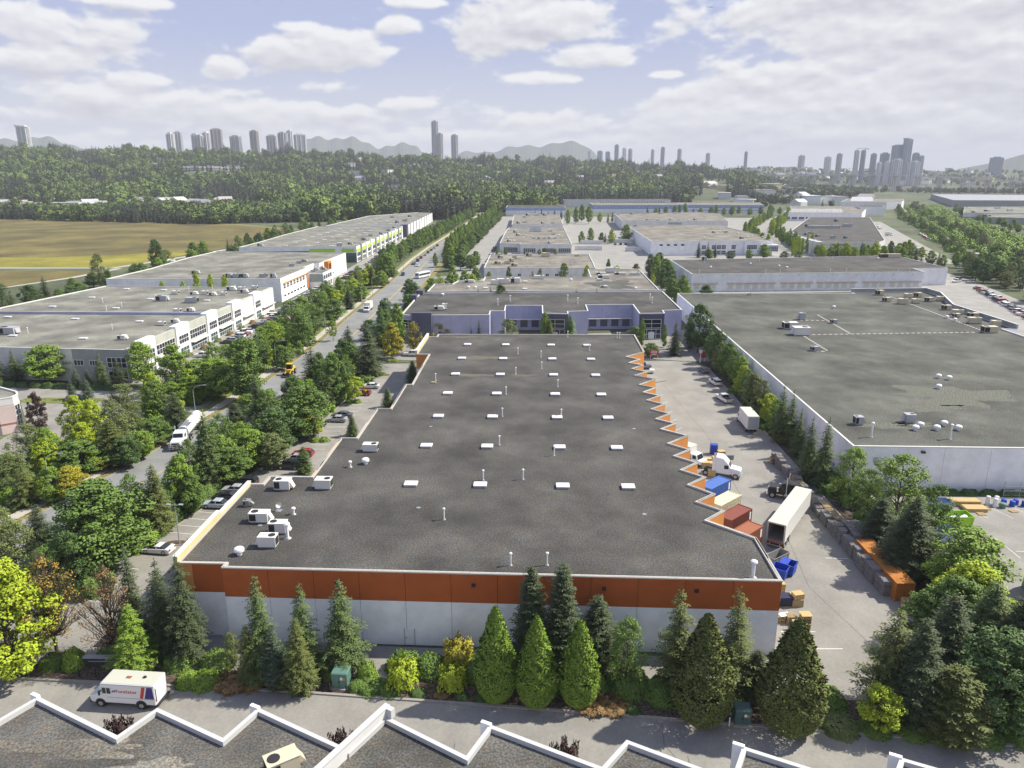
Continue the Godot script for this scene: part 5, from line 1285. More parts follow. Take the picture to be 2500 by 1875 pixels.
	units(h - 0.3, [-32.9, -85.2, 2.2, 1.3, 1.5, -32.9, -81.5, 2.2, 1.3, 1.5], "unit_white", "white air unit with a raised fan box beside a tall roof flue", "paired air units by the flue")
	units(h - 0.3, [-39.9, -92.8, 0.9, 0.8, 0.9], "bin_grey", "small dark condenser box near the cream parapet", "")
	var dish := thing("satellite_dish", "small white satellite dish on the dark gravel roof", "satellite dish", "", Vector3(-35.0, h - 0.3, -91.4))
	var db := MB.new()
	db.cyl(Vector3(0, 0.9, 0), Vector3(0.12, 0.95, 0.14), 0.08, 0.42, 14, false)
	part(dish, "reflector", db.done(), M["white_paint"])
	var dm := MB.new()
	dm.cyl(Vector3.ZERO, Vector3(0, 0.9, 0), 0.04, 0.04, 6)
	dm.bx(-0.4, 0, -0.4, 0.4, 0.08, 0.4)
	part(dish, "mast", dm.done(), M["steel"])


func font(bold: bool, italic: bool) -> Font:
	var f := SystemFont.new()
	f.font_names = PackedStringArray(["Droid Sans"])
	f.font_weight = 700 if bold else 400
	f.font_italic = italic
	return f


func near_building() -> void:
	var z := [-56.0, -55.6, -46.4, -51.3, -44.6, -54.8, -34.8, -50.3, -33.1, -53.7, -25.8, -50.3, -24.2, -54.0, -15.0, -49.4, -12.8, -53.4, -5.3, -49.0, -3.6, -52.6, 5.6, -48.2, 7.9, -51.2, 15.6, -47.3, 17.4, -50.8, 27.2, -46.4, 29.8, -50.0, 39.0, -46.0, 41.0, -20.0, -58.0, -20.0]
	var o := building("warehouse", "grey gravel roofed building with a white zigzag parapet beside the access lane", z, 8.6, [[0.0, 8.5, "wall_pale"]], "gravel_front", "coping_front", 0.0, 0.45)
	# fins where the teeth end
	for p in [[-44.6, -54.8], [-24.2, -54.0], [-3.6, -52.6], [17.4, -50.8], [29.8, -50.0]]:
		var b := MB.new()
		b.xf = at(p[0], 0, p[1], -24.0)
		b.bx(-0.85, 0.0, -0.18, 0.1, 8.72, 0.16)
		part(o, "fin_wall", b.done(), M["wall_white"])
	# the taller party wall that runs back over the roof
	var w := MB.new()
	w.xf = at(-12.75, 0, -53.5, 61.2)
	w.bx(-20.0, 8.1, -0.2, 0.25, 9.45, 0.2)
	part(o, "party_wall", w.done(), M["wall_pale"])
	var c := MB.new()
	c.xf = w.xf
	c.bx(-20.05, 9.45, -0.28, 0.32, 9.56, 0.28)
	c.bx(-0.15, 8.6, -0.22, 0.34, 9.44, 0.75)
	part(o, "party_wall_cap", c.done(), M["coping_front"])
	for k in [[-38.0, -49.4, 6.0, 1.1, 11], [-30.0, -47.5, 3.0, 0.9, 12]]:
		patch(o, "gravel_patch", k[0], k[1], 8.6 - 0.44, k[2], k[3], "gravel_tan", k[4])
	unit(8.6 - 0.45, -19.9, -47.6, 2.5, 1.5, 1.35, "unit_cream", "cream rooftop unit with a round fan on the near gravel roof", "", 35.0)


func docks(o: Node, a: Vector2, b: Vector2, runs: Array, m := "unit_white", trim := "canopy") -> void:
	# runs: start, count of doors under one canopy
	for i in range(0, runs.size(), 2):
		var s: float = runs[i]
		var n: int = int(runs[i + 1])
		var ln := n * 4.0
		slab(o, "canopy", on_wall(a, b, s + ln / 2, 3.9), -ln / 2, 0, 0.0, ln / 2, 0.22, 1.3, trim)
		for k in n:
			var d := slab(o, "dock_door", on_wall(a, b, s + 4.0 * (k + 0.5), 1.1), -1.3, 0, 0.0, 1.3, 2.7, 0.07, m)
			slab(d, "bumper", Transform3D(), -0.25, 0.9, 0.07, 0.25, 1.02, 0.1, "dark")


func right_warehouses() -> void:
	var h := 8.4
	var o := building("warehouse", "huge white-walled warehouse with a mossy dark roof beside the truck yard", [55.5, -122.4, 142.5, -122.4, 142.5, -226.0, 147.0, -226.0, 147.0, -262.0, 157.0, -290.0, 157.0, -301.0, 126.0, -298.0, 126.0, -295.0, 56.0, -293.0], h, [[0.0, 8.3, "wall_white"]], "gravel_right", "coping", 7.6)
	var seg := [147.0, -226.0, 147.0, -262.0, 157.0, -290.0, 157.0, -301.0, 126.0, -298.0]
	for i in range(0, 8, 2):
		var a := Vector2(seg[i], seg[i + 1])
		var b := Vector2(seg[i + 2], seg[i + 3])
		var ln := a.distance_to(b)
		slab(o, "parapet", on_wall(a, b, ln / 2, h - 0.05), -ln / 2, 0, -0.3, ln / 2, 1.4, 0.1, "wall_grey")
		slab(o, "parapet_cap", on_wall(a, b, ln / 2, h + 1.35), -ln / 2 - 0.1, 0, -0.36, ln / 2 + 0.1, 0.1, 0.16, "coping")
	var walk := MB.new()
	for q in [[80.3, -217.0, 134.5, -222.4], [95.2, -249.0, 93.9, -218.5], [86.0, -239.5, 93.5, -239.3], [78.8, -216.3, 78.7, -195.8], [75.0, -195.6, 78.9, -195.6], [137.7, -289.5, 135.7, -224.6]]:
		var a := Vector2(q[0], q[1])
		var b := Vector2(q[2], q[3])
		var ln := a.distance_to(b)
		var d := (b - a) / ln
		var s := 0.0
		while s < ln - 0.6:
			var p := a + d * (s + 0.5)
			walk.xf = at(p.x, h - 0.33, p.y, rad_to_deg(atan2(-d.y, d.x)))
			walk.box(Vector3.ZERO, Vector3(1.0, 0.04, 0.55))
			s += 1.7
	walk.xf = Transform3D()
	part(o, "roof_walkway", walk.done(), M["coping_tan"]).set_meta("kind", "stuff")
	for k in [[90.0, -155.0, 11.0, 7.0, 21], [80.0, -146.0, 7.0, 2.4, 22], [66.0, -134.5, 5.0, 1.6, 23], [72.0, -135.6, 4.0, 1.6, 24], [100.0, -170.0, 4.0, 2.0, 25], [86.0, -241.5, 5.0, 1.4, 26], [101.0, -236.0, 6.0, 1.2, 27], [96.0, -250.0, 3.0, 0.8, 28], [116.0, -256.0, 5.0, 1.0, 29]]:
		patch(o, "moss_patch", k[0], k[1], h - 0.342, k[2], k[3], "moss", k[4])
		patch(o, "moss_patch", k[0] + 1.5, k[1] - 0.8, h - 0.336, k[2] * 0.5, k[3] * 0.45, "moss", k[4] + 40)
	caps(o, h - 0.35, [70.8, -132.0, 72.6, -133.8, 74.8, -132.2, 77.5, -134.8, 78.8, -132.3, 94.1, -169.1, 95.8, -167.8, 89.6, -160.3, 105.5, -262.2, 135.4, -244.2, 135.7, -239.9])
	vents(o, h - 0.35, [74.7, -127.4, 61.0, -128.0], 2.6, 0.14)
	var lb := "pale boxy air unit on the mossy dark roof"
	units(h - 0.35, [61.5, -135.1, 1.5, 1.4, 1.6, 71.8, -136.6, 1.8, 1.5, 1.7, 75.1, -196.2, 1.8, 1.3, 1.2, 87.0, -240.8, 1.8, 1.6, 2.2, 95.0, -234.9, 1.8, 1.3, 1.2], "unit_grey", lb, "air units on the mossy roof")
	units(h - 0.35, [78.3, -226.1, 4.2, 2.4, 2.0, 78.4, -216.7, 4.6, 3.0, 2.4], "unit_white", "large white air handler with ducts on the mossy dark roof", "large air handlers on the mossy roof")
	units(h - 0.35, [135.0, -293.1, 2.6, 2.0, 1.9, 134.2, -272.4, 3.2, 2.0, 2.0, 130.6, -277.3, 2.4, 1.8, 1.6, 142.6, -286.2, 2.4, 1.8, 1.7, 147.6, -288.6, 2.4, 1.8, 1.7, 139.8, -274.2, 2.6, 1.8, 1.6, 146.3, -277.7, 2.4, 1.8, 1.6, 151.2, -279.5, 2.2, 1.8, 1.7, 143.7, -260.5, 2.6, 1.8, 1.7,
		143.0, -252.0, 3.4, 1.8, 1.6, 145.0, -246.2, 3.2, 1.8, 1.6, 139.7, -236.3, 3.8, 2.0, 1.9, 136.2, -222.0, 4.0, 2.2, 1.9, 143.6, -231.6, 2.6, 1.8, 1.8, 139.8, -246.8, 2.0, 1.5, 1.2, 83.9, -291.3, 1.4, 1.0, 0.8], "unit_cream", "cream air unit in the cluster by the grey parapet", "air units in the cluster by the grey parapet")
	for x in [12.0, 36.0, 60.0]:
		slab(o, "wall_lamp", on_wall(Vector2(55.5, -122.4), Vector2(142.5, -122.4), x, 7.3), -0.3, 0, 0.0, 0.3, 0.35, 0.5, "dark")
	slab(o, "wall_vent", on_wall(Vector2(55.5, -122.4), Vector2(142.5, -122.4), 4.4, 5.4), -0.6, 0, 0.0, 0.6, 0.9, 0.2, "unit_grey")
	# the long loading building
	var a := Vector2(73.5, -351.0)
	var b := Vector2(187.0, -363.0)
	o = building("warehouse", "long white loading warehouse with thin canopies over a row of dock doors", [73.5, -351.0, 187.0, -363.0, 188.0, -376.0, 206.3, -378.2, 207.6, -425.7, 204.6, -437.0, 73.4, -410.0], 8.5, [[0.0, 8.4, "wall_white"]], "gravel_dark", "coping", 7.4)
	docks(o, a, b, [0.6, 3, 17.0, 6, 43.0, 4, 61.0, 5, 84.0, 3, 97.0, 4])
	vents(o, 8.15, [78.0, -356.0, 110.0, -358.5, 117.0, -359.0, 142.0, -362.0, 150.0, -363.0, 176.0, -366.0, 182.0, -367.0, 90.0, -400.0, 120.0, -404.0, 150.0, -412.0, 165.0, -420.0])
	caps(o, 8.15, [88.0, -377.0, 112.0, -392.0, 124.0, -383.0, 126.0, -377.0, 190.0, -420.0])
	unit(8.15, 92.0, -411.0, 2.2, 1.8, 2.0, "unit_grey", "grey vent box on the rear edge of the loading warehouse", "", 0.0)
	unit(8.15, 200.0, -428.0, 12.0, 2.0, 2.2, "unit_cream", "long cream plant box on the corner of the loading warehouse", "", 5.0)
	for k in 12:
		slab(o, "wall_lamp", on_wall(a, b, 5.0 + k * 9.4, 7.2), -0.2, 0, 0.0, 0.2, 0.3, 0.3, "unit_grey")


func lavender_building() -> void:
	var h := 9.0
	var o := building("loading_building", "lavender walled loading building with slate panels and recessed dock bays", [-44.7, -240.5, -39.6, -238.6, -34.6, -238.6, -34.6, -240.0, -15.4, -241.4, -15.4, -248.4, -10.6, -248.6, -10.6, -259.6, 2.2, -259.8, 2.2, -244.6, 10.9, -244.0, 10.9, -248.2, 17.9, -249.4, 17.9, -261.6, 34.7, -263.0, 34.7, -245.2, 43.3, -246.1, 43.5, -251.3, 50.3, -252.6, 50.3, -294.6, -45.4, -286.2],
		h, [[0.0, 2.98, "wall_lavender"], [3.0, 8.9, "wall_lavender"]], "gravel_dark", "coping", 6.2)
	# slate covers on the stair towers
	slab(o, "slate_wall", on_wall(Vector2(-40.8, -238.4), Vector2(-34.4, -238.4), 3.2, 0.0), -3.3, 0, -1.5, 3.3, 10.0, 0.35, "wall_slate")
	slab(o, "slate_tower", Transform3D(), -46.2, 0.0, -274.0, -44.4, 10.6, -270.5, "wall_slate")
	slab(o, "slate_tower", Transform3D(), -46.4, 0.0, -288.0, -43.8, 10.4, -283.0, "wall_slate")
	slab(o, "slate_wall", on_wall(Vector2(34.7, -245.2), Vector2(43.3, -246.1), 4.3, 0.0), -4.25, 0, 0.0, 4.25, 8.6, 0.15, "wall_slate")
	slab(o, "slate_wall", on_wall(Vector2(2.2, -244.6), Vector2(10.9, -244.0), 4.35, 0.0), -4.3, 0, 0.0, 4.3, 8.6, 0.15, "wall_slate")
	for q in [[34.7, -245.2, 43.3, -246.1], [2.2, -244.6, 10.9, -244.0]]:
		var a := Vector2(q[0], q[1])
		var b := Vector2(q[2], q[3])
		window(o, on_wall(a, b, 4.3, 4.0, 0.17), 6.4, 2.9, 2, 2)
		window(o, on_wall(a, b, 4.3, 0.3, 0.17), 6.4, 3.2, 4, 2)
		slab(o, "door", on_wall(a, b, 4.3, 0.05), -1.0, 0, 0.25, 1.0, 2.6, 0.3, "frame_white")
	window(o, on_wall(Vector2(-44.7, -240.5), Vector2(-39.6, -238.6), 2.6, 4.4, 0.05), 4.4, 3.0, 2, 3)
	for k in 3:
		slab(o, "square_window", on_wall(Vector2(-40.8, -238.4), Vector2(-34.4, -238.4), 0.6, 3.4 + k * 1.5), -0.4, 0, 0.36, 0.4, 0.8, 0.42, "frame_white")
	# docks in the bays
	docks(o, Vector2(17.9, -261.6), Vector2(34.7, -263.0), [0.6, 4], "wall_slate", "coping")
	docks(o, Vector2(-10.6, -259.6), Vector2(2.2, -259.8), [0.4, 3], "wall_slate", "coping")
	vents(o, h - 0.35, [-13.7, -262.3, -9.5, -269.7, 11.7, -271.6, 15.1, -265.6, 42.5, -275.1, 42.2, -267.7], 2.0, 0.14)
	caps(o, h - 0.35, [-36.0, -282.0])
	units(h - 0.35, [-33.4, -251.0, 3.0, 1.6, 1.4, -31.6, -252.6, 1.6, 1.2, 2.0], "unit_white", "white air unit by the slate tower of the lavender building", "air units by the slate tower")


func rear_buildings() -> void:
	var o := building("warehouse", "brown gravel roofed warehouse behind the lavender building", [-43.7, -293.6, -43.6, -315.0, -36.0, -315.0, -34.4, -325.5, -23.4, -325.5, -23.4, -338.0, 25.0, -338.6, 25.5, -367.0, 51.0, -370.0, 50.2, -301.0], 8.5, [[0.0, 8.4, "wall_pale"]], "gravel_tan", "coping")
	patch(o, "moss_patch", 10.0, -315.0, 8.16, 8.0, 5.0, "gravel_pale", 41)
	patch(o, "moss_patch", 33.0, -318.0, 8.16, 9.0, 12.0, "gravel_right", 42)
	units(8.15, [-29.1, -321.3, 4.0, 1.6, 1.2, 1.4, -334.1, 4.4, 1.8, 1.6, 30.6, -336.5, 5.0, 1.8, 1.6, 28.4, -329.0, 2.6, 1.4, 0.9, 28.4, -308.4, 2.6, 1.4, 0.9, 36.5, -358.7, 5.6, 2.2, 2.4, 39.4, -349.3, 5.0, 1.6, 1.2, 46.5, -349.0, 4.6, 1.4, 1.3, 30.5, -349.0, 4.4, 1.4, 1.2, -14.4, -318.5, 5.0, 2.2, 2.2, -9.0, -321.0, 4.0, 2.0, 2.2, -17.6, -316.0, 3.0, 2.0, 2.0], "unit_white", "pale air unit on the brown gravel roof", "air units on the brown gravel roof")
	skylights(o, 8.15, [-4.8, -324.4, -4.6, -302.8, -21.0, -305.0])
	caps(o, 8.15, [15.5, -328.5, -25.1, -304.1, -28.0, -304.4, 41.0, -304.5])
	o = building("warehouse", "low tan roofed warehouse with small square wall openings", [-28.0, -396.0, 31.7, -398.0, 33.0, -466.0, -28.6, -462.0], 5.6, [[0.0, 5.5, "wall_pale"]], "gravel_tan", "coping", 7.0)
	for x in [13.5, 19.0, 29.0, 34.0, 39.0]:
		window(o, on_wall(Vector2(-28.0, -396.0), Vector2(31.7, -398.0), x, 0.9), 1.7, 1.5, 2, 1)
	units(5.3, [-21.5, -445.0, 3.2, 2.0, 1.6, -22.0, -458.0, 3.2, 2.0, 1.6, -21.6, -414.9, 3.4, 2.0, 1.6, -16.2, -416.9, 2.8, 1.8, 1.8, -12.0, -406.6, 3.4, 1.8, 1.4, -12.8, -441.3, 2.2, 1.8, 2.2, -14.2, -426.0, 2.6, 1.8, 1.8, 5.8, -454.1, 4.6, 2.6, 2.4, -4.6, -457.0, 3.4, 2.0, 1.8, 25.0, -458.0, 2.6, 1.6, 1.0], "unit_cream", "air unit on the low tan roof", "air units on the low tan roof")
	vents(o, 5.3, [-5.0, -425.0, 6.0, -415.0, 20.0, -414.0, 9.0, -430.0])
	var a := Vector2(-11.3, -522.0)
	var b := Vector2(24.7, -523.0)
	o = building("warehouse", "tan roofed building with dark grid windows facing the low warehouse", [-26.0, -530.0, -11.6, -527.0, -11.3, -522.0, 24.7, -523.0, 25.0, -688.0, -25.0, -687.0, -26.3, -659.0], 6.6, [[0.0, 6.5, "wall_pale"]], "gravel_tan", "coping", 9.0)
	for x in [6.5, 19.5, 31.0]:
		window(o, on_wall(a, b, x, 0.7), 8.5, 3.0, 6, 3)
	window(o, on_wall(Vector2(-26.0, -530.0), Vector2(-11.6, -527.0), 8.0, 0.6), 10.0, 3.2, 8, 3)
	slab(o, "screen_wall", Transform3D(), -6.0, 6.2, -640.0, 4.0, 11.5, -639.0, "wall_pale")
	units(6.3, [-20.0, -545.0, 3.0, 2.0, 1.5, -20.5, -560.0, 2.6, 2.0, 1.5, -15.0, -600.0, 3.0, 2.0, 1.6, -2.0, -570.0, 2.4, 1.6, 1.4, 2.0, -570.0, 2.4, 1.6, 1.4, 6.0, -570.0, 2.4, 1.6, 1.4, 10.0, -570.0, 2.4, 1.6, 1.4, 14.0, -570.0, 2.4, 1.6, 1.4, 9.0, -530.0, 1.8, 1.5, 1.6, 14.0, -610.0, 3.0, 2.0, 2.0, -18.0, -630.0, 3.0, 2.0, 2.0, 12.0, -640.0, 3.0, 2.0, 2.0], "unit_white", "air unit on the roof above the grid windows", "air units above the grid windows")
	caps(o, 6.3, [-16.0, -545.0, -10.0, -575.0, 18.0, -600.0, 20.0, -585.0])
	o = building("warehouse", "grey roofed building with rooftop ducts at the end of the lane", [-24.0, -726.0, 25.4, -730.0, 27.0, -915.0, -27.0, -905.0], 6.8, [[0.0, 6.7, "wall_pale"]], "gravel_tan", "coping", 12.0)
	units(6.5, [-18.0, -745.0, 4.0, 3.0, 2.2, -12.0, -760.0, 4.0, 3.0, 2.2, 6.0, -742.0, 3.4, 2.6, 2.0, 16.0, -748.0, 3.4, 2.6, 2.0, -10.0, -890.0, 6.0, 3.0, 2.2, 0.0, -890.0, 6.0, 3.0, 2.2, 10.0, -892.0, 6.0, 3.0, 2.2, -14.0, -850.0, 3.0, 2.4, 2.0], "unit_white", "air unit on the grey roof at the lane end", "air units at the lane end")
	building("warehouse", "white warehouse with a blue-grey band seen across the lane end", [-41.0, -1000.0, 38.0, -1002.0, 38.0, -1070.0, -41.0, -1070.0], 11.0, [[0.0, 6.9, "wall_white"], [6.95, 10.9, "wall_blue"]], "gravel_dark", "coping", 13.0)
	o = building("warehouse", "long far warehouse with a row of tiny square windows", [46.0, -1270.0, 228.0, -1300.0, 228.0, -1350.0, 46.0, -1330.0], 11.0, [[0.0, 10.9, "wall_pale"]], "gravel_dark", "coping", 20.0)
	for k in 24:
		slab(o, "square_window", on_wall(Vector2(46.0, -1270.0), Vector2(228.0, -1300.0), 62.0 + k * 4.8, 6.4), -0.8, 0, 0.0, 0.8, 1.7, 0.06, "dark")
	building("warehouse", "far warehouse with a wide blue band beside poplar-like trees", [80.0, -1080.0, 212.0, -1088.0, 212.0, -1170.0, 80.0, -1170.0], 11.0, [[0.0, 5.4, "wall_white"], [5.45, 10.9, "wall_blue"]], "gravel_tan", "coping", 16.0)
	building("warehouse", "far blue banded warehouse turned towards the tree-lined street", [217.0, -1092.0, 322.0, -1085.0, 345.0, -1190.0, 205.0, -1180.0], 11.0, [[0.0, 3.0, "wall_white"], [3.05, 4.4, "wall_blue"], [4.45, 6.4, "wall_white"], [6.45, 10.9, "wall_blue"]], "gravel_tan", "coping", 16.0)
	o = building("warehouse", "cream walled warehouse with tan roof and glazed corner office", [78.0, -511.0, 142.7, -519.0, 142.9, -516.5, 161.0, -515.0, 166.0, -560.0, 163.0, -680.0, 80.0, -668.0], 9.9, [[0.0, 9.8, "wall_white"]], "gravel_tan", "coping", 8.0)
	a = Vector2(78.0, -511.0)
	b = Vector2(142.7, -519.0)
	for x in [7.0, 12.0, 17.0, 22.0]:
		slab(o, "small_window", on_wall(a, b, x, 6.6), -1.1, 0, 0.0, 1.1, 1.1, 0.06, "glass")
	for x in [37.0, 44.0, 47.6, 51.0, 58.0]:
		window(o, on_wall(a, b, x, 4.0), 3.0, 2.8, 3, 3)
		window(o, on_wall(a, b, x, 0.5), 3.0, 2.6, 3, 2)
	window(o, on_wall(Vector2(142.9, -516.5), Vector2(161.0, -515.0), 4.6, 4.2), 6.6, 2.8, 6, 3)
	slab(o, "corner_office", Transform3D(), 153.0, 2.8, -517.0, 164.0, 7.6, -511.5, "frame_white")
	window(o, at(158.5, 3.4, -511.5), 10.4, 3.2, 9, 3, "glass_teal")
	slab(o, "side_canopy", Transform3D(), 76.4, 3.4, -650.0, 78.4, 3.8, -600.0, "coping")
	caps(o, 9.55, [140.0, -640.0, 145.0, -600.0, 154.0, -580.0, 158.0, -555.0, 120.0, -540.0, 152.0, -545.0])
	units(9.55, [138.0, -590.0, 2.6, 1.8, 1.2, 148.0, -592.0, 2.4, 1.6, 1.2, 145.0, -535.0, 2.6, 1.8, 1.4, 86.0, -660.0, 3.0, 2.0, 1.4], "unit_grey", "grey air unit on the tan roof of the cream warehouse", "air units on the cream warehouse")
	o = building("warehouse", "pale warehouse stepped up behind the cream walled one", [84.0, -744.0, 97.0, -745.0, 97.0, -744.0, 185.0, -735.0, 209.0, -880.0, 194.0, -905.0, 89.0, -869.0], 9.9, [[0.0, 9.8, "wall_pale"]], "gravel_tan", "coping", 12.0)
	window(o, on_wall(Vector2(97.0, -744.0), Vector2(185.0, -735.0), 38.0, 6.0), 13.0, 2.2, 6, 1, "wall_grey")
	units(9.55, [110.0, -752.0, 3.0, 2.0, 1.2, 120.0, -752.0, 3.0, 2.0, 1.2, 133.0, -753.0, 3.0, 2.0, 1.2, 141.0, -753.0, 3.0, 2.0, 1.2, 158.0, -758.0, 3.4, 2.2, 1.4, 92.0, -855.0, 4.0, 3.0, 1.6, 108.0, -862.0, 4.0, 3.0, 1.6, 124.0, -868.0, 4.0, 3.0, 1.6, 142.0, -874.0, 4.0, 3.0, 1.6, 160.0, -880.0, 4.0, 3.0, 1.6], "unit_white", "air unit on the stepped pale warehouse", "air units on the stepped pale warehouse")
	# the lettered warehouse and its neighbours in the turned quarter
	a = Vector2(194.0, -512.0)
	b = Vector2(231.5, -513.0)
	o = building("warehouse", "dark roofed warehouse with faint lettering behind a row of lime trees", [194.0, -512.0, 231.5, -513.0, 242.0, -528.0, 353.0, -812.0, 289.0, -810.0, 205.0, -613.0, 196.0, -568.0], 9.5, [[0.0, 9.4, "wall_pale"]], "gravel_dark", "coping", 9.0)
	var t := TextMesh.new()
	t.text = "CAMPION"
	t.font = font(true, false)
	t.font_size = 48
	t.pixel_size = 0.04
	t.depth = 0.1
	part(o, "lettering", t, M["dark"], on_wall(a, b, 9.0, 7.6, 0.05))
	for k in 5:
		slab(o, "pier", Transform3D(), 190.4, 0.0, -556.0 + k * 9.0, 195.0, 9.4, -550.6 + k * 9.0, "wall_pale")
	units(9.15, [207.0, -560.0, 3.0, 2.0, 1.6, 214.0, -548.0, 3.4, 2.0, 1.8, 222.0, -546.0, 2.6, 1.8, 1.6, 212.0, -590.0, 3.0, 2.0, 1.6, 204.0, -575.0, 2.6, 2.0, 1.6, 245.0, -650.0, 26.0, 3.0, 2.2, 236.0, -665.0, 3.0, 2.6, 2.4, 272.0, -668.0, 7.0, 3.0, 2.6, 290.0, -740.0, 3.0, 2.6, 2.4], "unit_grey", "grey plant box on the dark roof of the lettered warehouse", "plant on the lettered warehouse")
	o = building("warehouse", "white warehouse with rows of bright rooftop panels", [293.0, -905.0, 380.0, -896.0, 470.0, -1090.0, 363.0, -1095.0], 9.5, [[0.0, 9.4, "wall_white"]], "gravel_tan", "coping", 12.0)
	for r in 4:
		for k in 16:
			var p := Vector2(300.0, -922.0) + Vector2(4.3, 0.3) * k + Vector2(9.0, -24.0) * r
			slab(o, "roof_panel", at(p.x, 9.2, p.y, 4.0), -1.8, 0, -4.0, 1.8, 0.5, 4.0, "white_paint")
	for x in [4.0, 12.0, 20.0, 28.0]:
		window(o, on_wall(Vector2(293.0, -905.0), Vector2(380.0, -896.0), x, 2.0), 6.0, 2.6, 4, 1)
	building("shop_block", "plain white block with two dark portholes beside the tracks", [425.0, -1010.0, 458.0, -1012.0, 480.0, -1072.0, 442.0, -1066.0], 12.0, [[0.0, 11.9, "wall_white"]], "gravel_dark", "coping", 0.0)
	building("warehouse", "far warehouse with a curved white corner", [470.0, -1190.0, 540.0, -1190.0, 570.0, -1205.0, 590.0, -1240.0, 640.0, -1350.0, 540.0, -1340.0], 12.0, [[0.0, 11.9, "wall_white"]], "gravel_tan", "coping", 0.0)
	building("shed", "long grey metal roofed shed by the river", [700.0, -1300.0, 1120.0, -1260.0, 1300.0, -1560.0, 860.0, -1690.0], 11.0, [[0.0, 10.9, "wall_grey"]], "roof_metal", "wall_grey", 0.0)
	o = building("office_block", "low office block with pale roof beyond the railway scrub", [512.0, -925.0, 700.0, -905.0, 860.0, -1120.0, 604.0, -1090.0], 9.0, [[0.0, 4.0, "wall_grey"], [4.05, 8.9, "wall_pale"]], "gravel_pale", "coping", 0.0)
	units(8.65, [560.0, -960.0, 6.0, 4.0, 2.0, 600.0, -980.0, 6.0, 4.0, 2.0, 640.0, -960.0, 6.0, 4.0, 2.0, 620.0, -1040.0, 6.0, 4.0, 2.0, 680.0, -1000.0, 6.0, 4.0, 2.0], "unit_white", "air unit on the low office block", "air units on the low office block")
	building("office_block", "glass fronted office wing beyond the railway scrub", [500.0, -860.0, 640.0, -790.0, 690.0, -860.0, 540.0, -930.0], 7.5, [[0.0, 7.4, "wall_grey"]], "gravel_pale", "coping", 0.0)


func office_front(o: Node, x: float, z0: float, z1: float, h: float, plan: Array) -> void:
	# plan: kind (0 grey bay, 1 white pier), length; laid from z0 away; the face looks to +x
	var z := z0
	for i in range(0, plan.size(), 2):
		var ln: float = plan[i + 1]
		var mid := z - ln / 2
		var f := at(x, 0, mid, 90.0)
		if int(plan[i]) == 1:
			slab(o, "pier", f, -ln / 2 + 0.02, 0, -1.6, ln / 2 - 0.02, h + 0.9, 0.5, "wall_white")
			window(o, f * at(0, 4.2, 0.5), ln * 0.72, 2.5, 4, 2)
			window(o, f * at(0, 0.4, 0.5), ln * 0.66, 2.5, 3, 2, "glass_teal")
		else:
			slab(o, "bay", f, -ln / 2 + 0.02, 0, -0.8, ln / 2 - 0.02, h + 0.25, 0.12, "wall_green_grey")
			window(o, f * at(0, 4.0, 0.12), ln * 0.88, 2.8, 7, 2)
			window(o, f * at(0, 0.2, 0.12), ln * 0.8, 2.7, 6, 2, "glass_teal")
			slab(o, "awning", f, -ln / 2 + 0.5, 3.1, 0.1, ln / 2 - 0.5, 3.28, 1.5, "frame_white")
		z -= ln
		if z < z1:
			break


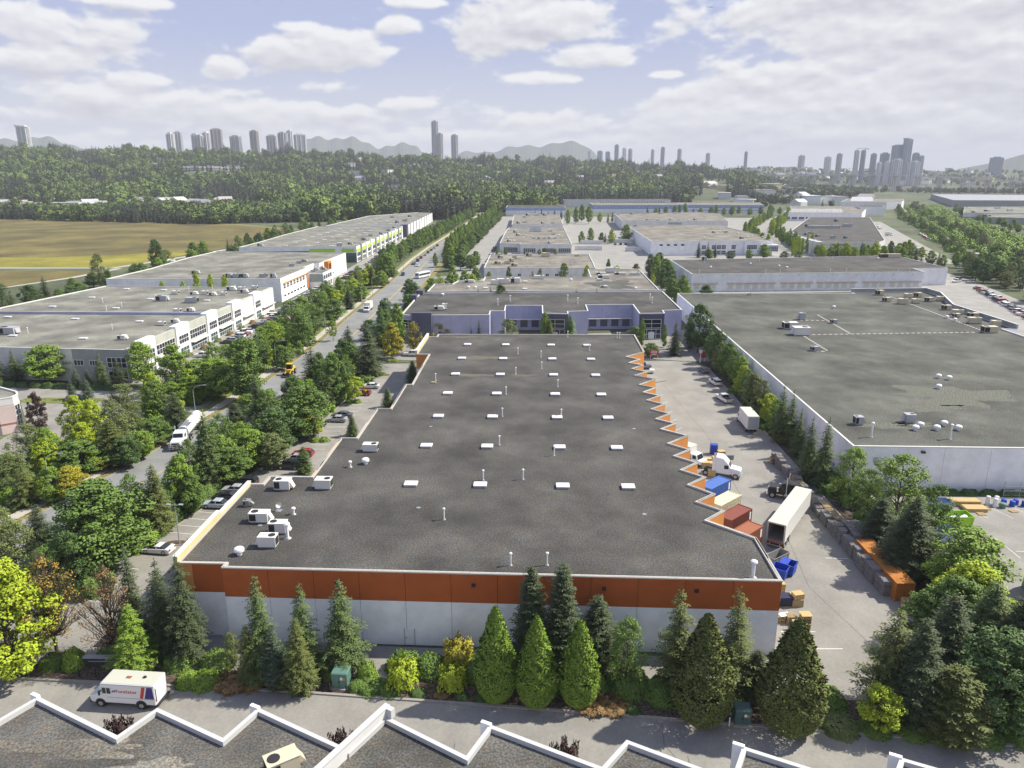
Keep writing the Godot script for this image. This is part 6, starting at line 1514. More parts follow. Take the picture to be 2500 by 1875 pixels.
func west_offices() -> void:
	var h := 9.0
	var o := building("office_warehouse", "wide flat-roofed office warehouse with a grey corner and white piers", [-186.0, -192.0, -108.4, -187.3, -107.9, -298.4, -179.5, -301.5, -187.0, -250.0], h, [[0.0, 8.9, "wall_pale"]], "gravel_pale", "coping", 7.0)
	slab(o, "grey_corner", on_wall(Vector2(-186.0, -192.0), Vector2(-108.4, -187.3), 70.0, 0.0), -8.0, 0, -0.4, 8.1, 8.95, 0.06, "wall_grey")
	var a := Vector2(-186.0, -192.0)
	var b := Vector2(-108.4, -187.3)
	window(o, on_wall(a, b, 63.6, 4.4, 0.06), 2.7, 1.5, 3, 1)
	window(o, on_wall(a, b, 67.8, 4.4, 0.06), 2.2, 1.5, 3, 1)
	window(o, on_wall(a, b, 74.4, 4.0, 0.06), 5.4, 2.8, 4, 2)
	window(o, on_wall(a, b, 74.4, 0.4, 0.06), 5.4, 2.6, 4, 2)
	office_front(o, -108.2, -187.4, -300.0, h, [0, 6.0, 1, 7.5, 0, 12.5, 1, 8.5, 0, 13.0, 1, 8.0, 0, 13.0, 1, 8.0, 0, 12.5, 1, 7.5, 0, 14.0])
	slab(o, "fire_wall", Transform3D(), -184.0, h - 0.4, -239.4, -109.5, h + 0.55, -238.8, "wall_lavender")
	skylights(o, h - 0.35, [-128.7, -201.2, -151.3, -204.3, -172.8, -232.6, -148.7, -230.0, -125.7, -226.5, -170.5, -252.2, -168.0, -272.0, -146.2, -249.6, -143.9, -268.9, -121.6, -266.7, -166.2, -293.2, -149.7, -290.9], 2.4, 1.2)
	vents(o, h - 0.35, [-150.0, -209.0, -128.0, -215.0, -147.5, -246.0, -158.0, -262.0, -146.0, -253.0, -143.0, -271.0, -140.0, -292.0, -132.0, -296.0, -123.0, -297.0])
	units(h - 0.35, [-117.2, -201.1, 2.2, 1.5, 1.3, -116.0, -221.6, 2.0, 1.4, 1.2, -113.9, -225.8, 2.0, 1.4, 1.2, -121.5, -243.5, 2.2, 1.5, 1.3, -117.9, -245.4, 2.0, 1.5, 1.3, -140.7, -282.3, 2.4, 1.6, 1.3, -132.8, -280.9, 2.4, 1.6, 1.3, -128.7, -281.4, 2.2, 1.6, 1.5, -124.9, -279.6, 2.2, 1.6, 1.3, -121.0, -280.7, 2.0, 1.4, 1.2, -122.9, -292.8, 3.0, 2.0, 1.6, -118.4, -292.3, 2.6, 1.8, 1.5, -115.2, -286.4, 2.4, 1.6, 1.5, -114.5, -296.0, 2.2, 1.6, 1.4], "unit_white", "white air unit on the pale roof of the wide office warehouse", "air units on the wide office warehouse")
	units(h - 0.35, [-138.3, -267.0, 4.0, 2.4, 1.9, -125.4, -263.2, 4.2, 2.4, 1.9, -155.0, -208.0, 5.0, 3.0, 2.0], "unit_grey", "large grey air handler on the pale roof of the wide office warehouse", "large units on the wide office warehouse")
	# the white block with orange trim
	h = 10.4
	o = building("office_warehouse", "white office warehouse with orange framed windows and a lower glazed wing", [-185.3, -312.0, -110.5, -315.4, -110.6, -354.8, -112.6, -354.8, -112.6, -372.0, -109.8, -372.0, -109.3, -424.0, -187.0, -430.0, -188.0, -395.0, -184.4, -348.0], h, [[0.0, 10.3, "wall_white"]], "gravel_pale", "coping", 9.0)
	for k in 7:
		window(o, at(-110.5, 5.4, -320.0 - k * 4.6, 90.0), 2.8, 2.0, 2, 2)
		slab(o, "slot_window", at(-110.5, 2.0, -320.0 - k * 4.6, 90.0), -1.4, 0, 0.0, 1.4, 0.7, 0.05, "glass")
	slab(o, "orange_frame", at(-110.5, 7.6, -336.0, 90.0), -18.0, 0, 0.0, 18.0, 0.35, 0.3, "orange_trim")
	slab(o, "orange_frame", at(-110.5, 1.0, -353.0, 90.0), -0.7, 0, 0.0, 0.7, 6.95, 0.3, "orange_trim")
	slab(o, "wing", Transform3D(), -112.5, 0.0, -371.6, -103.4, 7.6, -355.4, "wall_white")
	slab(o, "wing_roof", Transform3D(), -112.4, 7.6, -371.4, -103.6, 7.66, -355.6, "gravel_pale")
	slab(o, "wing_glass", Transform3D(), -110.0, 3.4, -355.4, -103.3, 7.0, -355.1, "glass_green")
	for k in 4:
		window(o, at(-103.4, 4.2, -357.6 - k * 3.8, 90.0), 3.0, 2.2, 2, 1)
		window(o, at(-103.4, 0.6, -357.6 - k * 3.8, 90.0), 3.0, 2.4, 2, 1, "glass_teal")
	for z in [-373.4, -378.6]:
		slab(o, "orange_post", Transform3D(), -107.6, 0.0, z - 0.45, -105.4, 11.0, z + 0.45, "orange_trim")
	slab(o, "orange_beam", Transform3D(), -107.55, 10.0, -378.1, -105.45, 10.95, -373.9, "orange_trim")
	slab(o, "stair_glass", Transform3D(), -106.2, 1.0, -378.2, -106.1, 9.0, -373.8, "glass_teal")
	for k in 6:
		window(o, at(-109.6, 6.4, -384.0 - k * 6.4, 90.0), 3.0, 2.0, 2, 2)
		slab(o, "slot_window", at(-109.6, 2.0, -384.0 - k * 6.4, 90.0), -1.6, 0, 0.0, 1.6, 0.7, 0.05, "glass")
	units(h - 0.35, [-135.0, -320.6, 2.6, 2.4, 1.8, -131.5, -320.6, 2.6, 2.4, 1.8, -128.0, -320.6, 2.6, 2.4, 1.8, -120.1, -322.0, 3.0, 2.0, 1.6, -115.0, -319.6, 2.0, 1.8, 2.0, -120.3, -374.0, 2.4, 1.6, 1.3, -120.0, -380.6, 2.4, 1.6, 1.3, -120.3, -361.6, 2.2, 1.6, 1.3, -155.0, -332.0, 3.0, 2.0, 1.5], "unit_grey", "air unit on the roof with orange trimmed front", "air units behind the orange trim")
	units(7.66, [-109.5, -365.0, 2.0, 1.4, 1.1, -109.0, -359.0, 2.0, 1.4, 1.1, -106.5, -368.0, 1.8, 1.4, 1.1], "unit_grey", "small air unit on the lower glazed wing", "air units on the glazed wing")
	# the lime block
	h = 10.0
	o = building("office_warehouse", "long white office warehouse with lime green panels along the front", [-185.0, -458.5, -113.0, -465.6, -115.5, -645.0, -190.0, -648.0, -189.0, -560.0, -186.0, -505.0], h, [[0.0, 9.9, "wall_white"]], "gravel_pale", "coping", 10.0)
	a = Vector2(-185.0, -458.5)
	b = Vector2(-113.0, -465.6)
	slab(o, "lime_panel", on_wall(a, b, 51.0, 6.4), -8.0, 0, 0.0, 8.0, 2.2, 0.08, "lime_paint")
	slab(o, "lime_panel", on_wall(a, b, 67.0, 6.4), -4.0, 0, 0.0, 4.0, 2.2, 0.08, "lime_paint")
	slab(o, "dark_band", on_wall(a, b, 22.0, 6.4), -21.0, 0, 0.0, 21.0, 0.9, 0.08, "wall_slate")
	slab(o, "corner_glass", on_wall(a, b, 68.5, 0.0), -3.6, 0, 0.0, 3.6, 6.0, 0.1, "glass_teal")
	for k in 11:
		var f := at(-113.05 - 0.014 * (16.0 * k), 0, -471.0 - k * 16.0, 90.0)
		slab(o, "pier", f, 5.6, 0, -0.6, 8.4, h + (0.9 if k % 2 == 0 else 0.3), 0.7, "wall_white" if k % 3 else "wall_grey")
		slab(o, "lime_panel", f, -5.0, 6.3, 0.0, 5.0, 8.2, 0.15, "lime_paint")
		window(o, f * at(0, 3.6, 0.05), 8.6, 2.4, 4, 1)
		window(o, f * at(0, 0.5, 0.05), 8.6, 2.4, 4, 1, "glass_teal")
	var sk := []
	for r in 8:
		for x in [-160.0, -145.5, -130.5]:
			sk.append_array([x - r * 0.45, -471.0 - r * 21.0])
	skylights(o, h - 0.35, sk, 3.0, 1.6)
	units(h - 0.35, [-175.0, -468.0, 3.0, 2.0, 1.6, -124.0, -466.8, 2.6, 2.0, 2.2, -121.0, -482.0, 2.6, 1.8, 1.4, -121.0, -520.0, 2.6, 1.8, 1.4, -119.0, -515.0, 2.6, 1.8, 1.4, -122.0, -548.0, 2.6, 1.8, 1.4, -118.0, -566.0, 2.6, 1.8, 1.4, -119.0, -600.0, 2.6, 1.8, 1.4, -120.0, -630.0, 2.6, 1.8, 1.4], "unit_grey", "air unit on the roof above the lime green panels", "air units above the lime panels")
	# the farthest of the row
	o = building("office_warehouse", "white and dark glazed office warehouse at the wood's edge", [-185.0, -656.0, -114.6, -659.6, -121.3, -875.0, -140.0, -890.0, -182.0, -812.0], h, [[0.0, 9.9, "wall_white"]], "gravel_pale", "coping", 12.0)
	slab(o, "dark_corner", Transform3D(), -120.0, 0.0, -668.0, -114.3, 10.6, -659.4, "wall_slate")
	for k in 9:
		var f := at(-115.0 - 0.031 * (14.0 + 22.0 * k), 0, -674.0 - k * 22.0, 90.0)
		window(o, f * at(0, 5.0, 0.05), 13.0, 2.2, 5, 1)
		window(o, f * at(0, 1.0, 0.05), 13.0, 2.2, 5, 1)
		slab(o, "dark_pier", f, 8.6, 0, -0.4, 10.6, h + 0.3, 0.4, "wall_slate")
	sk = []
	for r in 6:
		for x in [-163.0, -148.0, -134.0]:
			sk.append_array([x, -685.0 - r * 24.0])
	skylights(o, h - 0.35, sk, 3.0, 1.6)
	units(h - 0.35, [-130.0, -700.0, 4.0, 2.4, 1.8, -128.0, -730.0, 4.0, 2.4, 1.8, -135.0, -800.0, 4.0, 2.4, 1.8, -150.0, -780.0, 4.0, 2.4, 1.8], "unit_grey", "air unit on the roof at the wood's edge", "air units at the wood's edge")
	# the pink cornered building by the drive
	h = 8.0
	o = building("office_block", "cream and pink cornered office with tall blue glazing beside the drive", [-150.0, -140.0, -114.2, -145.6, -112.0, -147.6, -112.3, -149.8, -113.8, -151.8, -120.0, -155.2, -150.0, -162.0], h, [[0.0, 1.9, "wall_pink"], [1.95, 2.3, "door_red"], [2.35, 5.6, "wall_pink"], [5.62, 6.3, "wall_pink"], [6.35, 7.9, "wall_pale"]], "gravel_pale", "coping", 0.0)
	a = Vector2(-150.0, -140.0)
	b = Vector2(-114.2, -145.6)
	window(o, on_wall(a, b, 32.5, 2.6), 4.4, 2.9, 2, 2)
	window(o, on_wall(a, b, 26.0, 2.6), 4.4, 2.9, 2, 2)
	window(o, on_wall(a, b, 32.0, 0.2), 5.0, 1.6, 3, 1)
	window(o, on_wall(Vector2(-112.0, -147.6), Vector2(-112.3, -149.8), 1.1, 1.4), 1.9, 4.6, 2, 4)
	window(o, on_wall(Vector2(-112.3, -149.8), Vector2(-113.8, -151.8), 1.2, 1.4), 2.2, 4.6, 2, 4)


# ---------------------------------------------------------------- far town
func tower(x: float, z: float, w: float, d: float, h: float, m: String, label: String, group := "", turn := 0.0, lean := 0) -> void:
	var o := thing("apartment_tower", label, "tower", group, Vector3(x, ground_y(x, z) - 2.0, z), turn)
	var c := minf(w, d) * 0.22
	var poly := pv([-w / 2 + c, -d / 2, w / 2 - c, -d / 2, w / 2, -d / 2 + c, w / 2, d / 2 - c, w / 2 - c, d / 2, -w / 2 + c, d / 2, -w / 2, d / 2 - c, -w / 2, -d / 2 + c])
	var b := MB.new()
	b.prism(inset(ccw(poly), 0.9), 0.0, h)
	part(o, "glazing", b.done(), M["tower_glass"])
	var s := MB.new()
	var y := 3.0
	while y < h - 1.0:
		s.prism(ccw(poly), y, y + 1.25)
		y += 3.4
	part(o, "balconies", s.done(), M[m])
	var p := MB.new()
	for q in [[-w / 2 + c, -d / 2], [w / 2 - c, d / 2], [-w / 2 + c, d / 2], [w / 2 - c, -d / 2], [0.0, d / 2], [w / 2, 0.0], [-w / 2, 0.0]]:
		p.bx(q[0] * 1.01 - 1.1, 0, q[1] * 1.01 - 1.1, q[0] * 1.01 + 1.1, h + 0.6, q[1] * 1.01 + 1.1)
	part(o, "piers", p.done(), M[m])
	var r := MB.new()
	r.bx(-w * 0.28, h, -d * 0.28, w * 0.28, h + 4.5, d * 0.28)
	if lean != 0:
		r.hexa([Vector3(-w / 2, h, d / 2), Vector3(w / 2, h, d / 2), Vector3(w / 2, h, -d / 2), Vector3(-w / 2, h, -d / 2), Vector3(-w / 2, h + (6.0 if lean < 0 else 1.0), d / 2), Vector3(w / 2, h + (1.0 if lean < 0 else 6.0), d / 2), Vector3(w / 2, h + (1.0 if lean < 0 else 6.0), -d / 2), Vector3(-w / 2, h + (6.0 if lean < 0 else 1.0), -d / 2)])
	part(o, "roof_house", r.done(), M[m])


# place by the bearing in degrees from straight ahead and the distance
func polar(az: float, r: float) -> Vector2:
	return Vector2(sin(deg_to_rad(az)) * r, -cos(deg_to_rad(az)) * r)


# ---------------------------------------------------------------- the setting
func make_setting() -> void:
	# one sheet of land out to the horizon, rings of growing width
	var g := MB.new()
	var rings := [0.0, 60.0, 140.0, 260.0, 450.0, 700.0, 1000.0, 1350.0]
	var r := 1450.0
	while r < 5200.0:
		rings.append(r)
		r += 110.0
	rings.append_array([5800.0, 7000.0, 9000.0, 12000.0, 16000.0])
	var n := 180
	for i in rings.size() - 1:
		for j in n:
			var q := []
			for e in [[i, j], [i + 1, j], [i + 1, j + 1], [i, j + 1]]:
				var p := polar(360.0 / n * e[1], rings[e[0]])
				q.append(Vector3(p.x, ground_y(p.x, p.y) - 0.03, p.y))
			if i > 0:
				g.tri(q[0], q[2], q[1])
			g.tri(q[0], q[3], q[2])
	structure("ground", g.done(), M["land"])
	# yards and lots
	sheet("truck_yard", [-76, -71.6, 52, -66.8, 50.2, -120, 49.8, -207, 46.5, -214.6, 35, -217.7, 28.0, -216, 28.0, -74.0, -20.0, -75.2, -20.0, -211.8, -45.1, -209.5, -45.5, -195, -47.8, -157.3, -49.6, -142.8, -55.4, -111, -57.4, -101.9, -62.0, -92.0, -70.0, -84.0, -79.0, -78.0], 0.02, "asphalt")
	sheet("access_lane", [-80, -68.9, -59.1, -67.9, -27.6, -66.8, -2.4, -65.1, 48.1, -61.2, 80, -58.6, 80, -15, -80, -15], 0.02, "asphalt")
	sheet("planting_bed", [-76, -71.6, 52, -66.8, 80, -66.0, 80, -58.9, 48.1, -61.5, -2.4, -65.4, -27.6, -67.1, -59.1, -68.2, -80, -69.2], 0.05, "soil")
	sheet("planting_strip", [50.0, -66.8, 60, -66, 60, -96, 57, -121, 55.4, -122, 55.8, -214, 49.9, -214, 50.2, -120], 0.06, "soil")
	sheet("rear_yard", [57, -121.8, 150, -121.8, 150, -78, 62, -78, 60.1, -96], 0.03, "asphalt")
	sheet("side_yard", [-46, -214.0, 54, -216.0, 54, -262, -46, -240], 0.02, "asphalt")
	sheet("apron", [-48, -296, 72, -298, 72, -345, 215, -360, 240, -470, 262, -470, 400, -890, 300, -960, 70, -985, -48, -985], 0.015, "apron")
	sheet("east_lot", [143, -205, 185, -205, 228, -392, 232, -430, 208, -440, 207, -372, 190, -362, 158, -296, 144, -228], 0.02, "apron")
	sheet("west_lot", [-108, -186, -92.6, -186, -93.5, -300, -95.5, -470, -98, -660, -115.6, -660, -112, -470, -108, -300], 0.02, "apron")
	sheet("office_drive", [-190, -190.5, -141, -182.6, -107, -179.5, -86, -176, -82, -168, -107, -171.7, -127, -170.5, -190, -172], 0.025, "asphalt")
	sheet("office_parking", [-127, -169.6, -107, -169.8, -88, -160, -86, -120, -112, -122, -113, -152], 0.02, "asphalt")
	sheet("lawn", [-127, -172.6, -107, -172.6, -107, -169.0, -115, -168.0, -127, -168.6], 0.045, "grass")
	sheet("cross_street", [-62, -402, -30, -404, -30, -392, -62, -390], 0.03, "asphalt_road")
	sheet("cross_street", [-95, -300, -73, -296, -73, -306, -94, -312], 0.03, "apron")
	sheet("cross_street", [-95, -178, -74, -172, -73, -160, -88, -164], 0.03, "apron")
	# far right lots
	sheet("tarmac", [262, -470, 300, -455, 420, -450, 470, -560, 420, -660, 364, -580, 300, -520], 0.012, "apron")
	sheet("far_street", [360, -580, 420, -720, 545, -1037, 592, -1147, 620, -1147, 575, -1037, 470, -800, 430, -700, 400, -600], 0.03, "apron")
	sheet("far_street", [160, -500, 172, -500, 210, -700, 330, -1010, 318, -1012, 196, -700], 0.03, "apron")
	# the main road with its pavements, verges and kerbs
	var mid := line_at(-30.0, -1340.0, 10.0, 0.0)
	strip("main_road", mid, 8.0, 8.4, 0.05, "asphalt_road")
	strip("kerb", line_at(-30.0, -1000.0, 10.0, -8.2), 0.15, 0.15, 0.19, "kerb_concrete", 0.2)
	strip("kerb", line_at(-30.0, -1000.0, 10.0, 8.6), 0.15, 0.15, 0.19, "kerb_concrete", 0.2)
	strip("verge", line_at(-30.0, -1000.0, 10.0, -9.2), 0.85, 0.85, 0.12, "verge")
	strip("pavement", line_at(-30.0, -1000.0, 10.0, -11.2), 1.15, 1.15, 0.15, "concrete")
	strip("verge", line_at(-30.0, -1000.0, 10.0, -13.6), 1.2, 1.2, 0.1, "grass")
	strip("verge", line_at(-30.0, -1000.0, 10.0, 10.2), 1.4, 1.4, 0.1, "verge")
	strip("road_marking", line_at(-30.0, -560.0, 10.0, -0.15), 0.08, 0.08, 0.06, "yellow_line")
	strip("road_marking", line_at(-250.0, -560.0, 10.0, 0.15), 0.08, 0.08, 0.06, "yellow_line")
	# kerbs of the yards
	strip("kerb", [-80, -69.0, -59.1, -68.0, -27.6, -66.9, -2.4, -65.2, 48.1, -61.3, 80, -58.7], 0.16, 0.16, 0.18, "kerb_concrete", 0.2)
	strip("kerb", [50.2, -66.5, 50.2, -120, 49.9, -207, 46.5, -214.6, 35, -217.7, 28.5, -216], 0.12, 0.12, 0.17, "kerb_concrete", 0.2)
	strip("kerb", [-62.4, -92, -57.5, -101.9, -55.5, -111, -49.7, -142.8, -47.9, -157.3, -45.6, -195, -45.2, -209.5, -37, -212], 0.12, 0.12, 0.17, "kerb_concrete", 0.2)
	strip("kerb", [-141, -182.9, -107, -179.8, -86, -176.3], 0.12, 0.12, 0.17, "kerb_concrete", 0.2)
	for k in [[-44.9, -144.2, 2.4, 0.9], [-44.4, -171.1, 2.2, 0.9], [-42.6, -197.0, 2.4, 1.0], [-54.0, -99.4, 1.9, 0.8]]:
		var b := MB.new()
		var poly := PackedVector2Array()
		for i in 16:
			var a := TAU * i / 16
			poly.append(Vector2(k[0] + cos(a) * k[2], k[1] + sin(a) * k[3]))
		b.prism(poly, 0.02, 0.17, false)
		b.flat(poly, 0.17)
		structure("kerb_island", b.done(), M["kerb_concrete"])
		var s := MB.new()
		s.flat(inset(ccw(poly), 0.18), 0.175)
		structure("island_soil", s.done(), M["soil"])
	# painted lines in the lots
	var w := MB.new()
	for k in 5:
		var z := -102.3 - k * 2.45
		ln2(w, -57.0 + k * 0.4, z - 0.5, -51.9 + k * 0.1, z + 0.2, 0.03, 0.1)
	for k in 20:
		var z := -139.4 - k * 2.75
		ln2(w, -46.6 + k * 0.1, z, -42.6 + k * 0.12, z, 0.03, 0.1)
	for k in 3:
		ln2(w, -62.0, -84.0 - k * 4.2, -56.0, -83.2 - k * 4.2, 0.03, 0.1)
	for i in 14:
		var z: float = [-92.9, -98.4, -104.5, -110.3, -116.1, -122.0, -129.5, -135.3, -141.3, -147.2, -153.1, -159.1, -166.3, -172.5][i]
		ln2(w, 28.2, z - 3.6, 32.6, z - 8.0, 0.03, 0.1)
	ln2(w, 30.4, -79.6, 34.6, -79.7, 0.03, 0.12)
	ln2(w, 30.6, -76.2, 36.6, -76.4, 0.03, 0.12)
	ln2(w, 42.6, -98.0, 45.8, -97.9, 0.03, 0.12)
	for k in 8:
		ln2(w, 66.0 + k * 5.0, -105.0, 66.0 + k * 5.0, -98.9, 0.04, 0.1)
	ln2(w, 71.6, -100.9, 98.0, -100.9, 0.04, 0.1)
	for k in 9:
		ln2(w, 62.0 + k * 4.0, -112.0, 60.5 + k * 4.0, -116.0, 0.04, 0.09)
	for k in 4:
		ln2(w, -103.0 + k * 3.2, -160.0, -106.0 + k * 3.2, -152.0, 0.03, 0.1)
	structure("parking_lines", w.done(), M["white_line"])
	# cracks and covers in the lane
	var c := MB.new()
	for q in [[13.2, -63.4, 13.1, -61.6], [13.1, -61.6, 13.0, -60.4], [13.0, -60.4, 13.9, -58.6], [15.0, -59.0, 15.0, -57.6], [6.6, -56.6, 8.0, -56.4], [8.0, -56.4, 9.4, -56.6], [-7.6, -60.0, -7.6, -57.6], [-7.6, -57.6, -7.0, -56.2], [40.0, -112.0, 37.4, -90.0], [37.4, -90.0, 41.0, -74.0], [34.0, -190.0, 37.0, -150.0], [37.0, -150.0, 36.0, -120.0]]:
		ln2(c, q[0], q[1], q[2], q[3], 0.028, 0.05)
	for q in [[-27.8, -56.6], [-6.4, -55.4]]:
		c.cyl(Vector3(q[0], 0.02, q[1]), Vector3(q[0], 0.032, q[1]), 0.42, 0.42, 16)
	structure("road_cracks", c.done(), M["crack"])
	# fields
	sheet("field", [-1900, -1250, -650, -893, -468, -872, -360, -840, -292, -784, -238.6, -739, -232, -650, -236, -514, -251, -470, -330, -470, -1900, -560], 0.03, "field_brown")
	sheet("field", [-1900, -560, -330, -485, -262, -520, -240, -520, -251, -436, -320, -434, -1900, -340], 0.045, "field_yellow")
	sheet("field", [-1900, -320, -290, -418, -240, -418, -262, -357, -700, -100, -1900, -60], 0.04, "field_brown")
	strip("farm_track", [-900, -350, -320, -430, -251, -432, -235, -500, -226, -560, -215, -700], 2.5, 2.5, 0.06, "concrete")
	strip("farm_track", [-900, -180, -262, -352, -250, -390, -246, -430], 2.0, 2.0, 0.055, "concrete")
	strip("field_margin", [-1900, -1254, -650, -897, -468, -876, -360, -844, -292, -788, -238.6, -743], 5.0, 5.0, 0.06, "verge")
	# river and far banks
	sheet("river", RIVER, 5.0, "river_water")
	# railway: ballast, and the rails as parts of it
	var rl := []
	var z := -330.0
	while z > -1390.0:
		rl.append_array([rail_x(z), z])
		z -= 20.0
	strip("railway_ballast", rl, 3.0, 3.0, 0.1, "kerb_concrete", 0.1)
	for off in [-1.6, -0.2, 0.9, 2.3]:
		var q := rl.duplicate()
		for i in range(0, q.size(), 2):
			q[i] += off
		strip("rail", q, 0.12, 0.12, 0.28, "rust_brown", 0.18)
	# bare ground on the hillside
	for q in [[-21.6, 1980.0, 130.0, 70.0], [13.0, 2050.0, 30.0, 120.0]]:
		var p := polar(q[0], q[1])
		var b := MB.new()
		for i in 10:
			for j in 10:
				var e := []
				for t in [[i, j], [i + 1, j], [i + 1, j + 1], [i, j + 1]]:
					var x: float = p.x + (t[0] / 5.0 - 1.0) * q[2]
					var zz: float = p.y + (t[1] / 5.0 - 1.0) * q[3]
					e.append(Vector3(x, ground_y(x, zz) + 0.6, zz))
				b.quad(e[3], e[2], e[1], e[0])
		structure("sand_clearing", b.done(), M["sand"])
	# blue mountains on the skyline
	for q in [[-40.0, -28.5, 9000.0, 430.0, 3], [-18.5, -7.0, 9000.0, 490.0, 5], [-9.0, 6.5, 9300.0, 440.0, 8], [24.0, 58.0, 7500.0, 310.0, 13]]:
		var b := MB.new()
		var k := 60
		var prev := []
		for i in k + 1:
			var t := float(i) / k
			var az := lerpf(q[0], q[1], t)
			var hh: float = q[3] * (0.82 + 0.1 * sin(t * 9.0 + q[4]) + 0.05 * sin(t * 23.0 + q[4] * 2.0) + 0.03 * sin(t * 61.0))
			hh *= smoothstep(0.0, 0.34, t) if q[4] == 13 else (smoothstep(1.0, 0.8, t) * (1.0 if q[4] == 3 or q[4] == 5 else smoothstep(0.0, 0.3, t)))
			var a := polar(az, q[2] - 600.0)
			var m := polar(az, q[2])
			var e := polar(az, q[2] + 800.0)
			var cur := [Vector3(a.x, 0, a.y), Vector3(m.x, hh, m.y), Vector3(e.x, 0, e.y)]
			if i > 0:
				b.quad(prev[0], cur[0], cur[1], prev[1])
				b.quad(prev[1], cur[1], cur[2], prev[2])
			prev = cur
		structure("mountain", b.done(), M["mountain"])


func ln2(b: MB, x0: float, z0: float, x1: float, z1: float, y: float, w: float) -> void:
	var d := Vector2(x1 - x0, z1 - z0).normalized()
	var s := Vector2(-d.y, d.x) * w / 2
	b.quad(Vector3(x0 + s.x, y, z0 + s.y), Vector3(x1 + s.x, y, z1 + s.y), Vector3(x1 - s.x, y, z1 - s.y), Vector3(x0 - s.x, y, z0 - s.y))


func wooded(x: float, z: float) -> bool:
	var p := Vector2(x, z)
	var r := p.length()
	var az := rad_to_deg(atan2(x, -z))
	if az < -15.0:
		# behind the field
		var lim := 0.0
		if x < -650.0:
			lim = lerpf(-893.0, -1250.0, (-650.0 - x) / 1250.0)
		elif x < -292.0:
			lim = lerpf(-893.0, -784.0, (x + 650.0) / 358.0)
		else:
			lim = lerpf(-784.0, -739.0, (x + 292.0) / 54.0)
		if z > lim - 8.0:
			return false
		# the strip of roofs beyond the first trees
		if r > 1330.0 and r < 1470.0 and az < -19.5 and sin(az * 2.3) > -0.4:
			return sin(x * 0.05) * sin(z * 0.06) > 0.35
		if absf(az + 21.6) < 3.4 and absf(r - 1980.0) < 62.0:
			return false
	elif az < -4.6:
		if z > -905.0 or absf(x - road_x(maxf(z, -1340.0))) < 15.0:
			return false
	elif az < 3.2:
		if z > -1090.0 or (z > -1380.0 and x > 30.0):
			return false
	elif az < 11.5:
		if z > -1380.0:
			return false
	elif az < 16.0:
		if r < 1650.0 or absf(az - 13.0) < 0.9 and r < 2200.0:
			return false
	else:
		return false
	return true


const RIVER := [900, -2500, 1011, -2190, 1110, -2170, 1320, -2085, 1900, -1900, 2600, -1640, 4200, -900, 4600, -1500, 3000, -2250, 2000, -2530, 1614, -2620, 1450, -3020, 1100, -3060]


